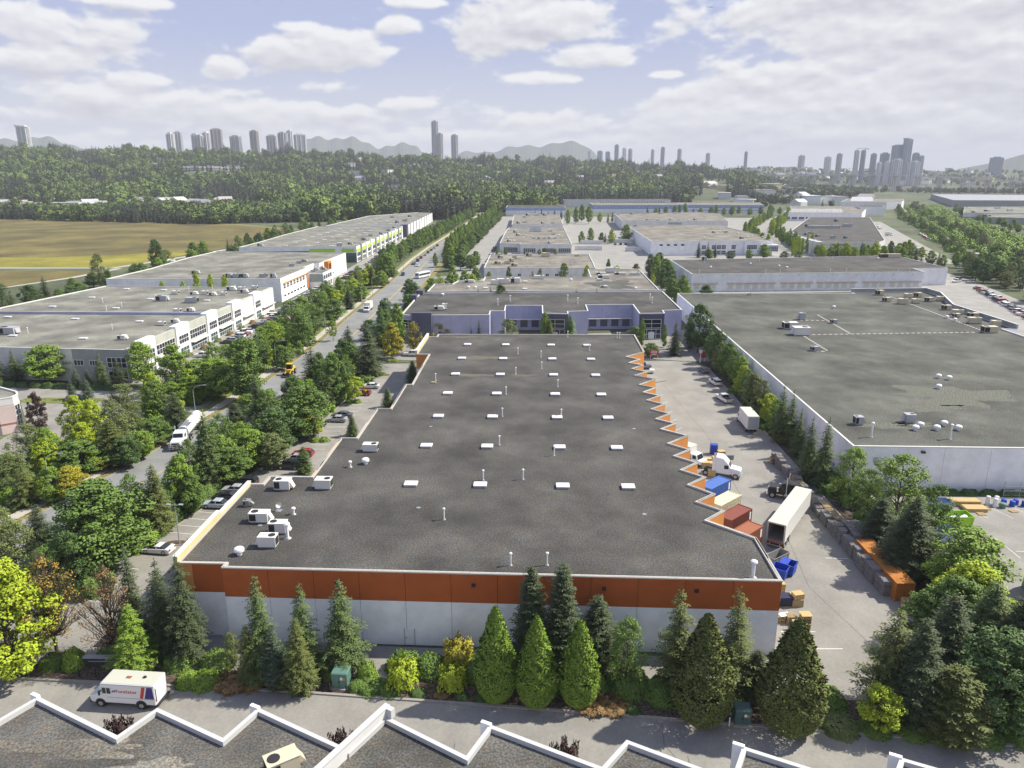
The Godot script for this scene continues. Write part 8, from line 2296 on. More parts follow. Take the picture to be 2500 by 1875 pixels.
func tractor(x: float, z: float, turn: float, m: String, label: String, fairing: bool) -> Node3D:
	var o := thing("tractor_unit", label, "truck", "", Vector3(x, 0.03, z), turn)
	var f := MB.new()
	f.bx(-3.6, 0.75, -0.45, 2.6, 1.05, 0.45)
	part(o, "chassis", f.done(), M["dark"])
	var hd := MB.new()
	hd.profile(pv([1.0, 0.8, 3.0, 0.8, 3.05, 1.5, 2.9, 1.75, 1.0, 2.05]), 0.95 if not fairing else 1.05, 0.12)
	part(o, "bonnet", hd.done(), M[m])
	var cab := MB.new()
	if fairing:
		cab.profile(pv([-1.5, 0.7, 1.15, 0.7, 1.15, 2.1, 0.75, 2.8, -0.2, 3.75, -1.5, 3.9]), 1.2, 0.1)
	else:
		cab.profile(pv([-1.9, 0.75, 1.1, 0.75, 1.1, 2.05, 0.85, 2.75, 0.3, 2.95, -1.9, 3.05]), 1.1, 0.15)
	part(o, "cab", cab.done(), M[m])
	var g := MB.new()
	g.hexa([Vector3(1.12, 2.1, 0.9), Vector3(1.18, 2.1, 0.9), Vector3(1.18, 2.1, -0.9), Vector3(1.12, 2.1, -0.9), Vector3(0.8, 2.72, 0.85), Vector3(0.88, 2.72, 0.85), Vector3(0.88, 2.72, -0.85), Vector3(0.8, 2.72, -0.85)])
	part(o, "windscreen", g.done(), M["glass"])
	var w := MB.new()
	w.bx(0.05, 1.75, -1.21 if fairing else -1.115, 0.85, 2.5, 1.21 if fairing else 1.115)
	part(o, "side_windows", w.done(), M["glass"])
	if fairing:
		var back := MB.new()
		back.bx(-1.56, 1.1, -0.95, -1.5, 3.6, 0.95)
		part(o, "back_wall", back.done(), M["bin_grey"])
		var ext := MB.new()
		for s in [-1, 1]:
			ext.bx(-2.1, 0.9, s * 1.18, -1.5, 3.8, s * 1.22)
		part(o, "side_extender", ext.done(), M[m])
	else:
		for s in [-1, 1]:
			var st := MB.new()
			st.cyl(Vector3(-0.1, 0.9, s * 1.2), Vector3(-0.1, 4.1, s * 1.2), 0.1, 0.1, 10)
			part(o, "exhaust_stack", st.done(), M["chrome"])
			var tk := MB.new()
			tk.cyl(Vector3(-1.9, 0.8, s * 0.95), Vector3(0.2, 0.8, s * 0.95), 0.32, 0.32, 14)
			part(o, "fuel_tank", tk.done(), M["steel"])
			var ac := MB.new()
			ac.cyl(Vector3(1.35, 1.3, s * 1.02), Vector3(1.35, 2.0, s * 1.02), 0.2, 0.2, 12)
			part(o, "air_cleaner", ac.done(), M["chrome"])
	var gr := MB.new()
	gr.bx(3.0, 0.85, -0.6, 3.1, 1.55, 0.6)
	gr.bx(2.95, 0.5, -1.15, 3.2, 0.8, 1.15)
	part(o, "grille", gr.done(), M["chrome"])
	for s in [-1, 1]:
		var fe := MB.new()
		fe.cyl(Vector3(2.15, 0.75, s * 0.85), Vector3(2.15, 0.75, s * 1.2), 0.62, 0.62, 14)
		part(o, "fender", fe.done(), M[m])
		wheel(o, 2.15, s * 1.1, 0.52, 0.3)
		wheel(o, -2.1, s * 0.95, 0.52, 0.55)
		wheel(o, -3.2, s * 0.95, 0.52, 0.55)
	var fw := MB.new()
	fw.cyl(Vector3(-2.6, 1.05, 0), Vector3(-2.6, 1.18, 0), 0.5, 0.5, 14)
	part(o, "fifth_wheel", fw.done(), M["dark"])
	return o


func container(x: float, z: float, turn: float, y: float, ln: float, m: String, label: String, chassis: bool, band := "") -> Node3D:
	# origin at the middle of the foot; ribs on the long sides
	var o := thing("shipping_container", label, "container", "", Vector3(x, y, z), turn)
	var key := "cont %.1f" % ln
	if not cache.has(key):
		var b := MB.new()
		b.bx(-ln / 2 + 0.06, 0.08, -1.16, ln / 2 - 0.06, 2.5, 1.16)
		var rb := MB.new()
		var k := 0.25
		while k < ln - 0.25:
			for s in [-1, 1]:
				rb.bx(-ln / 2 + k, 0.16, s * 1.16, -ln / 2 + k + 0.14, 2.46, s * 1.2)
			k += 0.28
		var f := MB.new()
		for sx in [-1, 1]:
			for s in [-1, 1]:
				f.bx(sx * (ln / 2 - 0.16), 0, s * 1.06, sx * ln / 2, 2.59, s * 1.22)
			f.bx(sx * (ln / 2 - 0.12), 2.44, -1.06, sx * ln / 2 - sx * 0.001, 2.58, 1.06)
			f.bx(sx * (ln / 2 - 0.12), 0.01, -1.06, sx * ln / 2 - sx * 0.001, 0.16, 1.06)
		for s in [-1, 1]:
			f.bx(-ln / 2 + 0.16, 2.46, s * 1.1, ln / 2 - 0.16, 2.585, s * 1.215)
			f.bx(-ln / 2 + 0.16, 0.005, s * 1.1, ln / 2 - 0.16, 0.16, s * 1.215)
		var d := MB.new()
		for s in [-1, 1]:
			d.bx(ln / 2 - 0.04, 0.2, s * 0.03, ln / 2 - 0.01, 2.4, s * 1.04)
			for e in [0.3, 0.75]:
				d.bx(ln / 2 - 0.01, 0.12, s * e, ln / 2 + 0.03, 2.48, s * (e + 0.05))
		cache[key] = [b.done(), rb.done(), f.done(), d.done()]
	var q: Array = cache[key]
	part(o, "shell", q[0], M[m])
	part(o, "side_ribs", q[1], M[m])
	part(o, "corner_frame", q[2], M[m])
	part(o, "doors", q[3], M[m])
	if chassis:
		var c := MB.new()
		c.bx(-ln / 2, -0.35, -0.5, ln / 2 + 0.6, -0.02, 0.5)
		c.bx(ln / 2 - 1.0, -y + 0.03, -0.6, ln / 2 - 0.8, -0.3, -0.5)
		c.bx(ln / 2 - 1.0, -y + 0.03, 0.5, ln / 2 - 0.8, -0.3, 0.6)
		part(o, "chassis", c.done(), M["dark"])
		for s in [-1, 1]:
			for e in [-ln / 2 + 0.9, -ln / 2 + 2.1]:
				var key2 := "cw"
				if not cache.has(key2):
					var t := MB.new()
					t.cyl(Vector3(0, 0, -0.25), Vector3(0, 0, 0.25), 0.5, 0.5, 14)
					cache[key2] = t.done()
				part(o, "wheel", cache[key2], M["tyre"], at(e, -y + 0.53, s * 0.9))
	if band != "":
		slab(o, "marking", Transform3D(), ln / 2 - 0.72, 0.9, 1.205, ln / 2 - 0.32, 2.2, 1.215, band)
	return o


func trailer() -> void:
	# the long box trailer stands open towards the street; nose towards the pallets
	var o := thing("semi_trailer", "long white box trailer with its rear doors open in the truck yard", "trailer", "", Vector3(40.25, 0.03, -107.3), 57.3)
	var ln := 15.6
	var sh := MB.new()
	for s in [-1, 1]:
		sh.bx(-ln / 2, 1.2, s * 1.22, ln / 2, 4.08, s * 1.27)
	part(o, "side_walls", sh.done(), M["box_paint"])
	var rf := MB.new()
	rf.bx(-ln / 2, 4.05, -1.215, ln / 2, 4.1, 1.215)
	part(o, "roof", rf.done(), M["box_roof"])
	var fl := MB.new()
	fl.bx(-ln / 2 + 0.05, 1.1, -1.21, ln / 2 - 0.05, 1.25, 1.21)
	part(o, "floor", fl.done(), M["wood_old"])
	var fr := MB.new()
	fr.bx(ln / 2 - 0.06, 1.26, -1.21, ln / 2, 4.04, 1.21)
	part(o, "front_wall", fr.done(), M["box_paint"])
	var il := MB.new()
	for s in [-1, 1]:
		il.bx(-ln / 2 + 0.05, 1.26, s * 1.19, ln / 2 - 0.1, 3.9, s * 1.215)
	part(o, "lining", il.done(), M["wood_old"])
	var ed := MB.new()
	for s in [-1, 1]:
		ed.bx(-ln / 2 - 0.06, 1.0, s * 1.14, -ln / 2 + 0.02, 4.12, s * 1.29)
	ed.bx(-ln / 2 - 0.05, 3.92, -1.14, -ln / 2 + 0.015, 4.11, 1.14)
	part(o, "rear_frame", ed.done(), M["steel"])
	var bp := MB.new()
	bp.bx(-ln / 2 - 0.1, 0.9, -1.28, -ln / 2 + 0.1, 1.1, 1.28)
	part(o, "rear_sill", bp.done(), M["rust_brown"])
	var bg := MB.new()
	bg.bx(-ln / 2 - 0.12, 0.45, -1.1, -ln / 2 - 0.02, 0.57, 1.1)
	bg.bx(-ln / 2 - 0.1, 0.5, -0.8, -ln / 2, 1.0, -0.7)
	bg.bx(-ln / 2 - 0.1, 0.5, 0.7, -ln / 2, 1.0, 0.8)
	part(o, "bumper_bar", bg.done(), M["steel"])
	for s in [-1, 1]:
		# doors folded back along the sides
		slab(o, "door_leaf", Transform3D(), -ln / 2 + 0.05, 1.2, s * 1.3, -ln / 2 + 1.22, 4.02, s * 1.35, "unit_white")
		for e in [0.8, 2.1, 3.4]:
			wheel(o, -ln / 2 + e, s * 0.98, 0.5, 0.5)
		slab(o, "landing_leg", Transform3D(), ln / 2 - 3.0, 0.02, s * 0.7, ln / 2 - 2.85, 1.1, s * 0.85, "dark")
	slab(o, "bogie", Transform3D(), -ln / 2 + 0.3, 0.6, -0.5, -ln / 2 + 4.2, 1.1, 0.5, "dark")


func tanker() -> void:
	var o := thing("tanker_truck", "white bonneted truck pulling a long white tank along the main road", "truck", "", Vector3(-73.0, 0.06, -141.0), -80.5)
	var f := MB.new()
	f.bx(-13.0, 0.8, -0.45, 3.4, 1.1, 0.45)
	part(o, "chassis", f.done(), M["dark"])
	var hd := MB.new()
	hd.profile(pv([1.6, 0.8, 3.8, 0.8, 3.9, 1.5, 3.7, 1.9, 1.6, 2.15]), 1.1, 0.12)
	part(o, "bonnet", hd.done(), M["van_white"])
	var cab := MB.new()
	cab.profile(pv([-0.6, 0.8, 1.7, 0.8, 1.7, 2.15, 1.35, 2.95, -0.6, 3.1]), 1.15, 0.12)
	part(o, "cab", cab.done(), M["van_white"])
	var g := MB.new()
	g.hexa([Vector3(1.72, 2.2, 0.95), Vector3(1.8, 2.2, 0.95), Vector3(1.8, 2.2, -0.95), Vector3(1.72, 2.2, -0.95), Vector3(1.38, 2.9, 0.9), Vector3(1.46, 2.9, 0.9), Vector3(1.46, 2.9, -0.9), Vector3(1.38, 2.9, -0.9)])
	part(o, "windscreen", g.done(), M["glass"])
	var w := MB.new()
	w.bx(0.2, 2.0, -1.16, 1.2, 2.7, 1.16)
	part(o, "side_windows", w.done(), M["glass"])
	var tk := MB.new()
	tk.cyl(Vector3(-12.6, 2.2, 0), Vector3(-1.6, 2.2, 0), 1.2, 1.2, 22)
	part(o, "tank", tk.done(), M["white_paint"])
	var rl := MB.new()
	for k in 5:
		rl.bx(-2.4 - k * 0.5, 3.2, -1.1, -2.3 - k * 0.5, 3.5, 1.1)
	rl.bx(-6.0, 3.38, -0.4, -2.0, 3.46, 0.4)
	part(o, "catwalk", rl.done(), M["steel"])
	var gr := MB.new()
	gr.bx(3.85, 0.9, -0.7, 3.95, 1.7, 0.7)
	part(o, "grille", gr.done(), M["dark"])
	var bb := MB.new()
	for y in [0.55, 0.95, 1.35]:
		bb.bx(4.05, y, -1.2, 4.13, y + 0.08, 1.2)
	for z in [-1.2, -0.4, 0.4, 1.12]:
		bb.bx(4.04, 0.5, z, 4.12, 1.45, z + 0.08)
	part(o, "bull_bar", bb.done(), M["chrome"])
	for s in [-1, 1]:
		var st := MB.new()
		st.cyl(Vector3(-0.8, 1.0, s * 1.2), Vector3(-0.8, 3.9, s * 1.2), 0.1, 0.1, 10)
		part(o, "exhaust_stack", st.done(), M["chrome"])
		wheel(o, 2.9, s * 1.05, 0.52, 0.3)
		for e in [-2.6, -3.8, -9.6, -10.8, -12.0]:
			wheel(o, e, s * 0.95, 0.52, 0.55)


func loader() -> void:
	var o := thing("wheel_loader", "yellow wheeled machine driving on the main road behind the spruces", "loader", "", Vector3(-68.3, 0.06, -196.5), -88.0)
	var b := MB.new()
	b.profile(pv([-2.6, 0.9, 1.6, 0.9, 1.6, 1.7, -0.4, 1.9, -2.6, 2.0]), 0.8, 0.1)
	part(o, "body", b.done(), M["machine_yellow"])
	var c := MB.new()
	c.taper(-0.7, 0.9, -0.75, 0.75, 1.8, -0.6, 0.7, -0.65, 0.65, 3.1)
	part(o, "cab_glass", c.done(), M["glass"])
	var r := MB.new()
	r.bx(-0.8, 3.1, -0.8, 0.9, 3.22, 0.8)
	part(o, "cab_roof", r.done(), M["machine_yellow"])
	for s in [-1, 1]:
		var a := MB.new()
		a.hexa([Vector3(0.6, 1.5, s * 0.7 + 0.1), Vector3(3.2, 0.6, s * 0.7 + 0.1), Vector3(3.2, 0.6, s * 0.7 - 0.1), Vector3(0.6, 1.5, s * 0.7 - 0.1), Vector3(0.6, 1.8, s * 0.7 + 0.1), Vector3(3.2, 0.9, s * 0.7 + 0.1), Vector3(3.2, 0.9, s * 0.7 - 0.1), Vector3(0.6, 1.8, s * 0.7 - 0.1)])
		part(o, "lift_arm", a.done(), M["machine_yellow"])
		wheel(o, 1.3, s * 0.95, 0.72, 0.5)
		wheel(o, -1.5, s * 0.95, 0.72, 0.5)
	var k := MB.new()
	k.profile(pv([3.0, 0.25, 3.9, 0.2, 3.3, 0.45, 3.15, 1.1, 3.0, 1.1]), 1.25)
	part(o, "bucket", k.done(), M["dark"])


func bus() -> void:
	var o := thing("coach", "white coach waiting at the mouth of the side street", "bus", "", Vector3(-61.0, 0.06, -396.0), 65.0)
	var b := MB.new()
	b.bx(-5.5, 0.5, -1.25, 5.5, 3.2, 1.25)
	part(o, "body", b.done(), M["van_white"])
	var w := MB.new()
	for s in [-1, 1]:
		w.bx(-5.2, 1.6, s * 1.25, 5.2, 2.6, s * 1.28)
	w.bx(5.5, 1.3, -1.1, 5.54, 2.7, 1.1)
	w.bx(-5.54, 1.7, -1.1, -5.5, 2.6, 1.1)
	part(o, "windows", w.done(), M["glass"])
	for s in [-1, 1]:
		wheel(o, 3.6, s * 1.1, 0.5, 0.3)
		wheel(o, -3.4, s * 1.1, 0.5, 0.3)


func place_vehicles() -> void:
	parcel_van()
	trailer()
	tractor(43.6, -118.8, 152.0, "black_gloss", "black bonneted tractor with chrome stacks hitched to the open trailer", false)
	tractor(35.2, -128.4, -20.0, "van_white", "white tractor unit with a tall roof fairing standing without a trailer", true)
	tanker()
	loader()
	bus()
	# containers backed into the sawtooth docks
	var h := 1.25
	container(30.6, -116.4, 44.5, h, 6.06, "blue_box", "blue container with white lettering backed into the sawtooth dock", true, "white_paint")
	container(30.7, -110.1, 44.5, h, 6.06, "cream_box", "cream container backed into the sawtooth dock", true)
	container(31.0, -105.0, 44.5, h, 6.06, "rust_red", "dark red container backed into the sawtooth dock", true, "white_paint")
	container(31.0, -99.2, 44.5, h, 6.06, "rust_brown", "rusty brown container nearest the corner of the sawtooth docks", true, "white_paint")
	container(48.45, -93.0, -88.5, 0.04, 12.2, "rust_orange", "long rusty orange container standing beside the pallet stacks", false)
	box_truck(46.9, -155.0, 90.0, "white box truck parked under the spruces at the yard's edge", 7.0, 3.9)
	box_truck(28.6, -136.2, -44.0, "white box truck backed into a sawtooth dock", 5.6, 3.6)
	box_truck(-68.6, -297.5, -88.0, "white box truck driving along the main road", 6.6, 3.5)
	# yard
	car("jeep", 31.4, -201.4, 0.0, "car_white", "white off-roader with a black top by the north docks")
	car("jeep", 31.2, -206.6, 0.0, "car_grey", "dark off-roader beside the white one by the north docks")
	car("sedan", 47.6, -203.0, 96.0, "car_grey", "dark grey car parked below the trees at the far end of the yard")
	car("suv", 47.9, -190.6, 100.0, "car_white", "white estate car parked below the trees in the yard")
	car("pickup", 46.6, -175.6, 104.0, "car_white", "white pickup truck with an open bed below the trees")
	# the car park
	car("sport", -55.7, -96.7, 174.0, "car_white", "white low coupe with a black rear window in the car park")
	car("sedan", -53.4, -112.0, 176.0, "car_ice", "pale blue saloon parked close to the warehouse wall")
	car("sedan", -52.9, -115.0, 176.0, "car_black", "black car wedged between pale saloons")
	car("sedan", -52.6, -118.0, 176.0, "car_silver", "silver saloon next to the black car by the hedge")
	car("suv", -52.0, -121.0, 176.0, "car_black", "black estate car in the shade of the belt")
	car("suv", -46.6, -129.3, 176.0, "car_black", "black estate car nose to the kerb beside a silver hatchback")
	car("hatch", -46.5, -132.9, 176.0, "car_silver", "silver hatchback between a black and a red car")
	car("hatch", -45.9, -135.6, 176.0, "car_red", "dark red hatchback by the lot lamp")
	car("sedan", -44.8, -156.9, 176.0, "car_silver", "silver saloon in the middle bay of the car park")
	car("sedan", -44.4, -160.0, 176.0, "car_grey", "dark grey saloon in the middle bay of the car park")
	car("hatch", -43.6, -177.6, 176.0, "car_red", "red hatchback beside the white saloon")
	car("sedan", -43.0, -184.0, 176.0, "car_white", "white saloon at the far end of the car park")
	car("pickup", -37.6, -219.5, 178.0, "car_white", "white pickup truck behind the yellow trees")
	car("sedan", -113.5, -171.0, 20.0, "car_blue", "dark blue saloon parked by the lawn of the pink cornered office")
	car("sedan", -64.8, -118.0, 103.0, "car_black", "black car on the main road behind the dark spruce")
	car("sedan", 37.0, -226.0, 70.0, "car_blue", "blue car in front of the glazed slate entrance")
	rng.seed = 19
	lot("in the row before the white piers", "cars before the wide office warehouse", -101.6, -216.0, -101.8, -296.0, 27, 180.0, [3, 4, 5, 13])
	lot("in the row under the orange framed windows", "cars under the orange frames", -104.4, -318.0, -104.4, -352.0, 12, 180.0, [])
	lot("in the row by the orange tower", "cars by the orange tower", -102.0, -388.0, -103.0, -424.0, 12, 180.0, [5])
	lot("in the row before the lime panels", "cars before the lime panels", -103.6, -452.0, -107.0, -640.0, 52, 180.0, [12, 13, 14, 27, 28])
	lot("in the row by the far dark glazed office", "cars by the far office", -108.0, -670.0, -113.0, -820.0, 22, 180.0, [])
	lot("in the row across from the orange tower", "cars across from the orange tower", -94.6, -380.0, -94.8, -398.0, 4, 180.0, [])
	lot("in the row below the trees of the east lot", "cars in the east lot", 190.4, -286.0, 214.5, -364.0, 27, 12.0, [25])
	lot("by the trees of the east lot end", "cars at the east lot end", 217.0, -388.0, 222.0, -396.0, 2, 30.0, [])
	lot("along the kerb of the side lane behind the boulevard", "cars along the side lane", -30.5, -470.0, -31.0, -560.0, 9, 70.0, [2, 5])
	lot("at the kerb of the main road", "cars at the kerb of the main road", -75.6, -455.0, -76.4, -575.0, 8, 90.0, [])
	lot("among the railway side lot", "cars in the railway side lot", 352.0, -700.0, 330.0, -640.0, 9, 20.0, [])
	lot("along the street beyond the scrub", "cars along the far street", 500.0, -880.0, 580.0, -1080.0, 12, 66.0, [3])
	lot("below the cream warehouse wall", "cars below the cream wall", 62.0, -590.0, 74.0, -592.0, 4, 90.0, [])
	car("suv", -73.3, -405.0, -88.0, "car_blue", "dark blue estate car driving towards the box truck", "", false)
	car("suv", -71.8, -447.0, -88.0, "car_white", "white estate car waiting at the crossing", "", false)
	car("sedan", -75.2, -455.0, -88.0, "car_black", "black saloon waiting at the crossing", "", false)
	car("pickup", -72.0, -594.0, -90.0, "car_black", "black pickup far along the main road", "", false)
	for q in [[300.0, -560.0, 75.0, "long white trailer parked beside the lettered warehouse"], [292.0, -575.0, 75.0, "second long white trailer beside the lettered warehouse"]]:
		var o := thing("semi_trailer", q[3], "trailer", "", Vector3(q[0] - 36.0, 0.03, q[1] + 28.0), 4.0)
		var b := MB.new()
		b.bx(-7.5, 1.1, -1.25, 7.5, 4.0, 1.25)
		part(o, "box", b.done(), M["box_paint"])
		var u := MB.new()
		u.bx(-7.0, 0.5, -1.0, -3.5, 1.1, 1.0)
		u.bx(4.0, 0.03, -0.8, 4.3, 1.1, 0.8)
		part(o, "bogie", u.done(), M["dark"])
	box_truck(318.0, -690.0, -70.0, "white truck standing among crates in the railway side lot", 5.0, 3.4)
	box_truck(290.0, -500.0, 70.0, "white box truck at the end of the railway side lot", 6.0, 3.6)
	box_truck(345.0, -770.0, 40.0, "white box truck by the far sheds of the railway side lot", 6.0, 3.4)
	box_truck(460.0, -850.0, 66.0, "white box truck on the street beyond the scrub", 6.0, 3.4)


# ---------------------------------------------------------------- yard goods
func pallet_mesh(wild: bool) -> Mesh:
	var key := "pallet %s" % wild
	if not cache.has(key):
		var b := MB.new()
		for k in 7:
			if wild and k == 3:
				continue
			b.bx(-0.6, 0.112, -0.5 + k * 0.152, 0.6, 0.132, -0.5 + k * 0.152 + 0.092)
		for k in 3:
			b.bx(-0.59 + k * 0.545, 0.02, -0.498, -0.5 + k * 0.545, 0.112, 0.498)
			b.bx(-0.6, 0.0, -0.5 + k * 0.45, 0.6, 0.02, -0.4 + k * 0.45)
		cache[key] = b.done()
	return cache[key]


func pallet_stack(x: float, z: float, n: int, m: String, label: String, group: String, y := 0.03, turn := 0.0) -> void:
	var o := thing("pallet_stack", label, "pallets", group, Vector3(x, y, z), turn)
	for k in n:
		part(o, "pallet", pallet_mesh(k % 5 == 4), M[m], at(rng.randf_range(-0.04, 0.04), k * 0.134, rng.randf_range(-0.04, 0.04), rng.randf_range(-2.5, 2.5) + (90.0 if k % 7 == 3 else 0.0)))


func crate(x: float, z: float, w: float, d: float, h: float, m: String, label: String, group: String, turn := 0.0, y := 0.03) -> void:
	var o := thing("crate", label, "crate", group, Vector3(x, y, z), turn)
	var b := MB.new()
	b.bx(-w / 2, 0.1, -d / 2, w / 2, h, d / 2)
	part(o, "box", b.done(), M[m])
	var t := MB.new()
	for s in [-1, 1]:
		t.bx(-w / 2 - 0.03, 0.0, s * (d / 2 - 0.14), w / 2 + 0.03, 0.1, s * (d / 2 - 0.02))
		t.bx(s * w / 2, 0.1, -d / 2 + 0.1, s * (w / 2 + 0.03), h, -d / 2 + 0.22)
		t.bx(s * w / 2, 0.1, d / 2 - 0.22, s * (w / 2 + 0.03), h, d / 2 - 0.1)
	part(o, "battens", t.done(), M["wood_tan"])
	var l := MB.new()
	l.bx(-w / 2 - 0.03, h, -d / 2 - 0.03, w / 2 + 0.03, h + 0.05, d / 2 + 0.03)
	part(o, "lid", l.done(), M[m])


func bin(x: float, z: float, w: float, d: float, h: float, m: String, label: String, turn: float) -> Node3D:
	var o := thing("skip_bin", label, "skip", "", Vector3(x, 0.03, z), turn)
	var b := MB.new()
	for s in [-1, 1]:
		b.taper(-w / 2 + 0.15, w / 2 - 0.15, s * (d / 2 - 0.06), s * (d / 2 - 0.02), 0.1, -w / 2, w / 2, s * (d / 2 - 0.03), s * (d / 2 + 0.01), h)
		b.hexa([Vector3(s * (w / 2 - 0.15) - 0.03, 0.1, d / 2 - 0.06), Vector3(s * (w / 2 - 0.15) + 0.03, 0.1, d / 2 - 0.06), Vector3(s * (w / 2 - 0.15) + 0.03, 0.1, -d / 2 + 0.06), Vector3(s * (w / 2 - 0.15) - 0.03, 0.1, -d / 2 + 0.06),
			Vector3(s * w / 2 - 0.03, h, d / 2 - 0.06), Vector3(s * w / 2 + 0.03, h, d / 2 - 0.06), Vector3(s * w / 2 + 0.03, h, -d / 2 + 0.06), Vector3(s * w / 2 - 0.03, h, -d / 2 + 0.06)])
	b.bx(-w / 2 + 0.15, 0.06, -d / 2 + 0.06, w / 2 - 0.15, 0.14, d / 2 - 0.06)
	part(o, "tub", b.done(), M[m])
	var r := MB.new()
	for s in [-1, 1]:
		r.bx(-w / 2 - 0.06, h, s * (d / 2 - 0.03), w / 2 + 0.06, h + 0.09, s * (d / 2 + 0.06))
		r.bx(s * (w / 2 - 0.03), h + 0.002, -d / 2 + 0.03, s * (w / 2 + 0.06), h + 0.088, d / 2 - 0.03)
	for k in 4:
		var x0 := -w / 2 + 0.3 + (w - 0.6) * k / 3.0
		for s in [-1, 1]:
			r.bx(x0 - 0.04, 0.3, s * (d / 2 - 0.02), x0 + 0.04, h, s * (d / 2 + 0.05))
	part(o, "rim", r.done(), M[m])
	var sk := MB.new()
	for s in [-1, 1]:
		sk.bx(-w / 2 + 0.2, 0.0, s * 0.4, w / 2 - 0.2, 0.06, s * 0.52)
	part(o, "skids", sk.done(), M["dark"])
	return o


func lamp_post(x: float, z: float, h: float, reach: float, turn: float, label: String, group: String, twin := false) -> void:
	var o := thing("street_lamp" if not twin else "lot_lamp", label, "lamp", group, Vector3(x, 0.05, z), turn)
	var p := MB.new()
	p.cyl(Vector3.ZERO, Vector3(0, h * 0.86 if not twin else h, 0), 0.1, 0.06, 8)
	part(o, "pole", p.done(), M["pole_grey"])
	if twin:
		var a := MB.new()
		a.bx(-0.8, h - 0.05, -0.04, 0.8, h + 0.03, 0.04)
		part(o, "arm", a.done(), M["pole_grey"])
		for s in [-1, 1]:
			slab(o, "lamp_head", Transform3D(), s * 0.65, h, -0.2, s * 1.25, h + 0.16, 0.2, "pole_grey")
		return
	var a := MB.new()
	var prev := Vector3(0, h * 0.86, 0)
	for k in 7:
		var t := (k + 1) / 7.0
		var q := Vector3(reach * (1.0 - cos(t * PI / 2)), h * 0.86 + h * 0.14 * sin(t * PI / 2), 0)
		a.cyl(prev, q, 0.05, 0.045, 7, false)
		prev = q
	part(o, "arm", a.done(), M["pole_grey"])
	var hd := MB.new()
	hd.bx(reach - 0.05, h - 0.08, -0.13, reach + 0.75, h + 0.06, 0.13)
	part(o, "lamp_head", hd.done(), M["steel"])


func transformer(x: float, z: float, w: float, h: float, m: String, label: String) -> void:
	var o := thing("transformer_cabinet", label, "cabinet", "", Vector3(x, 0.05, z), -3.0)
	var b := MB.new()
	b.bx(-w / 2, 0.15, -w * 0.42, w / 2, h, w * 0.42)
	part(o, "cabinet", b.done(), M[m])
	var t := MB.new()
	t.taper(-w / 2 - 0.05, w / 2 + 0.05, -w * 0.42 - 0.05, w * 0.42 + 0.08, h, -w / 2 + 0.02, w / 2 - 0.02, -w * 0.42 + 0.02, w * 0.42 - 0.02, h + 0.1)
	part(o, "lid", t.done(), M[m])
	var s := MB.new()
	s.bx(-w / 2 - 0.15, 0.0, -w * 0.42 - 0.15, w / 2 + 0.15, 0.15, w * 0.42 + 0.3)
	part(o, "plinth", s.done(), M["kerb_concrete"])
	slab(o, "door_seam", Transform3D(), -0.015, 0.25, w * 0.42, 0.015, h - 0.12, w * 0.42 + 0.012, "dark")
	slab(o, "warning_sticker", Transform3D(), 0.1, h * 0.6, w * 0.42, 0.36, h * 0.78, w * 0.42 + 0.015, "white_paint")
	slab(o, "warning_sticker", Transform3D(), 0.42, h * 0.58, w * 0.42, 0.6, h * 0.76, w * 0.42 + 0.015, "orange_trim")
	slab(o, "handle", Transform3D(), -0.12, h * 0.4, w * 0.42, -0.06, h * 0.55, w * 0.42 + 0.05, "dark")


func bollard(x: float, z: float, m: String, label: String, group: String) -> void:
	var b := MB.new()
	b.cyl(Vector3.ZERO, Vector3(0, 0.95, 0), 0.08, 0.08, 10)
	b.dome(Vector3(0, 0.95, 0), 0.08, 0.06, 10, 3)
	single("bollard", label, "bollard", b.done(), M[m], group, at(x, 0.05, z))


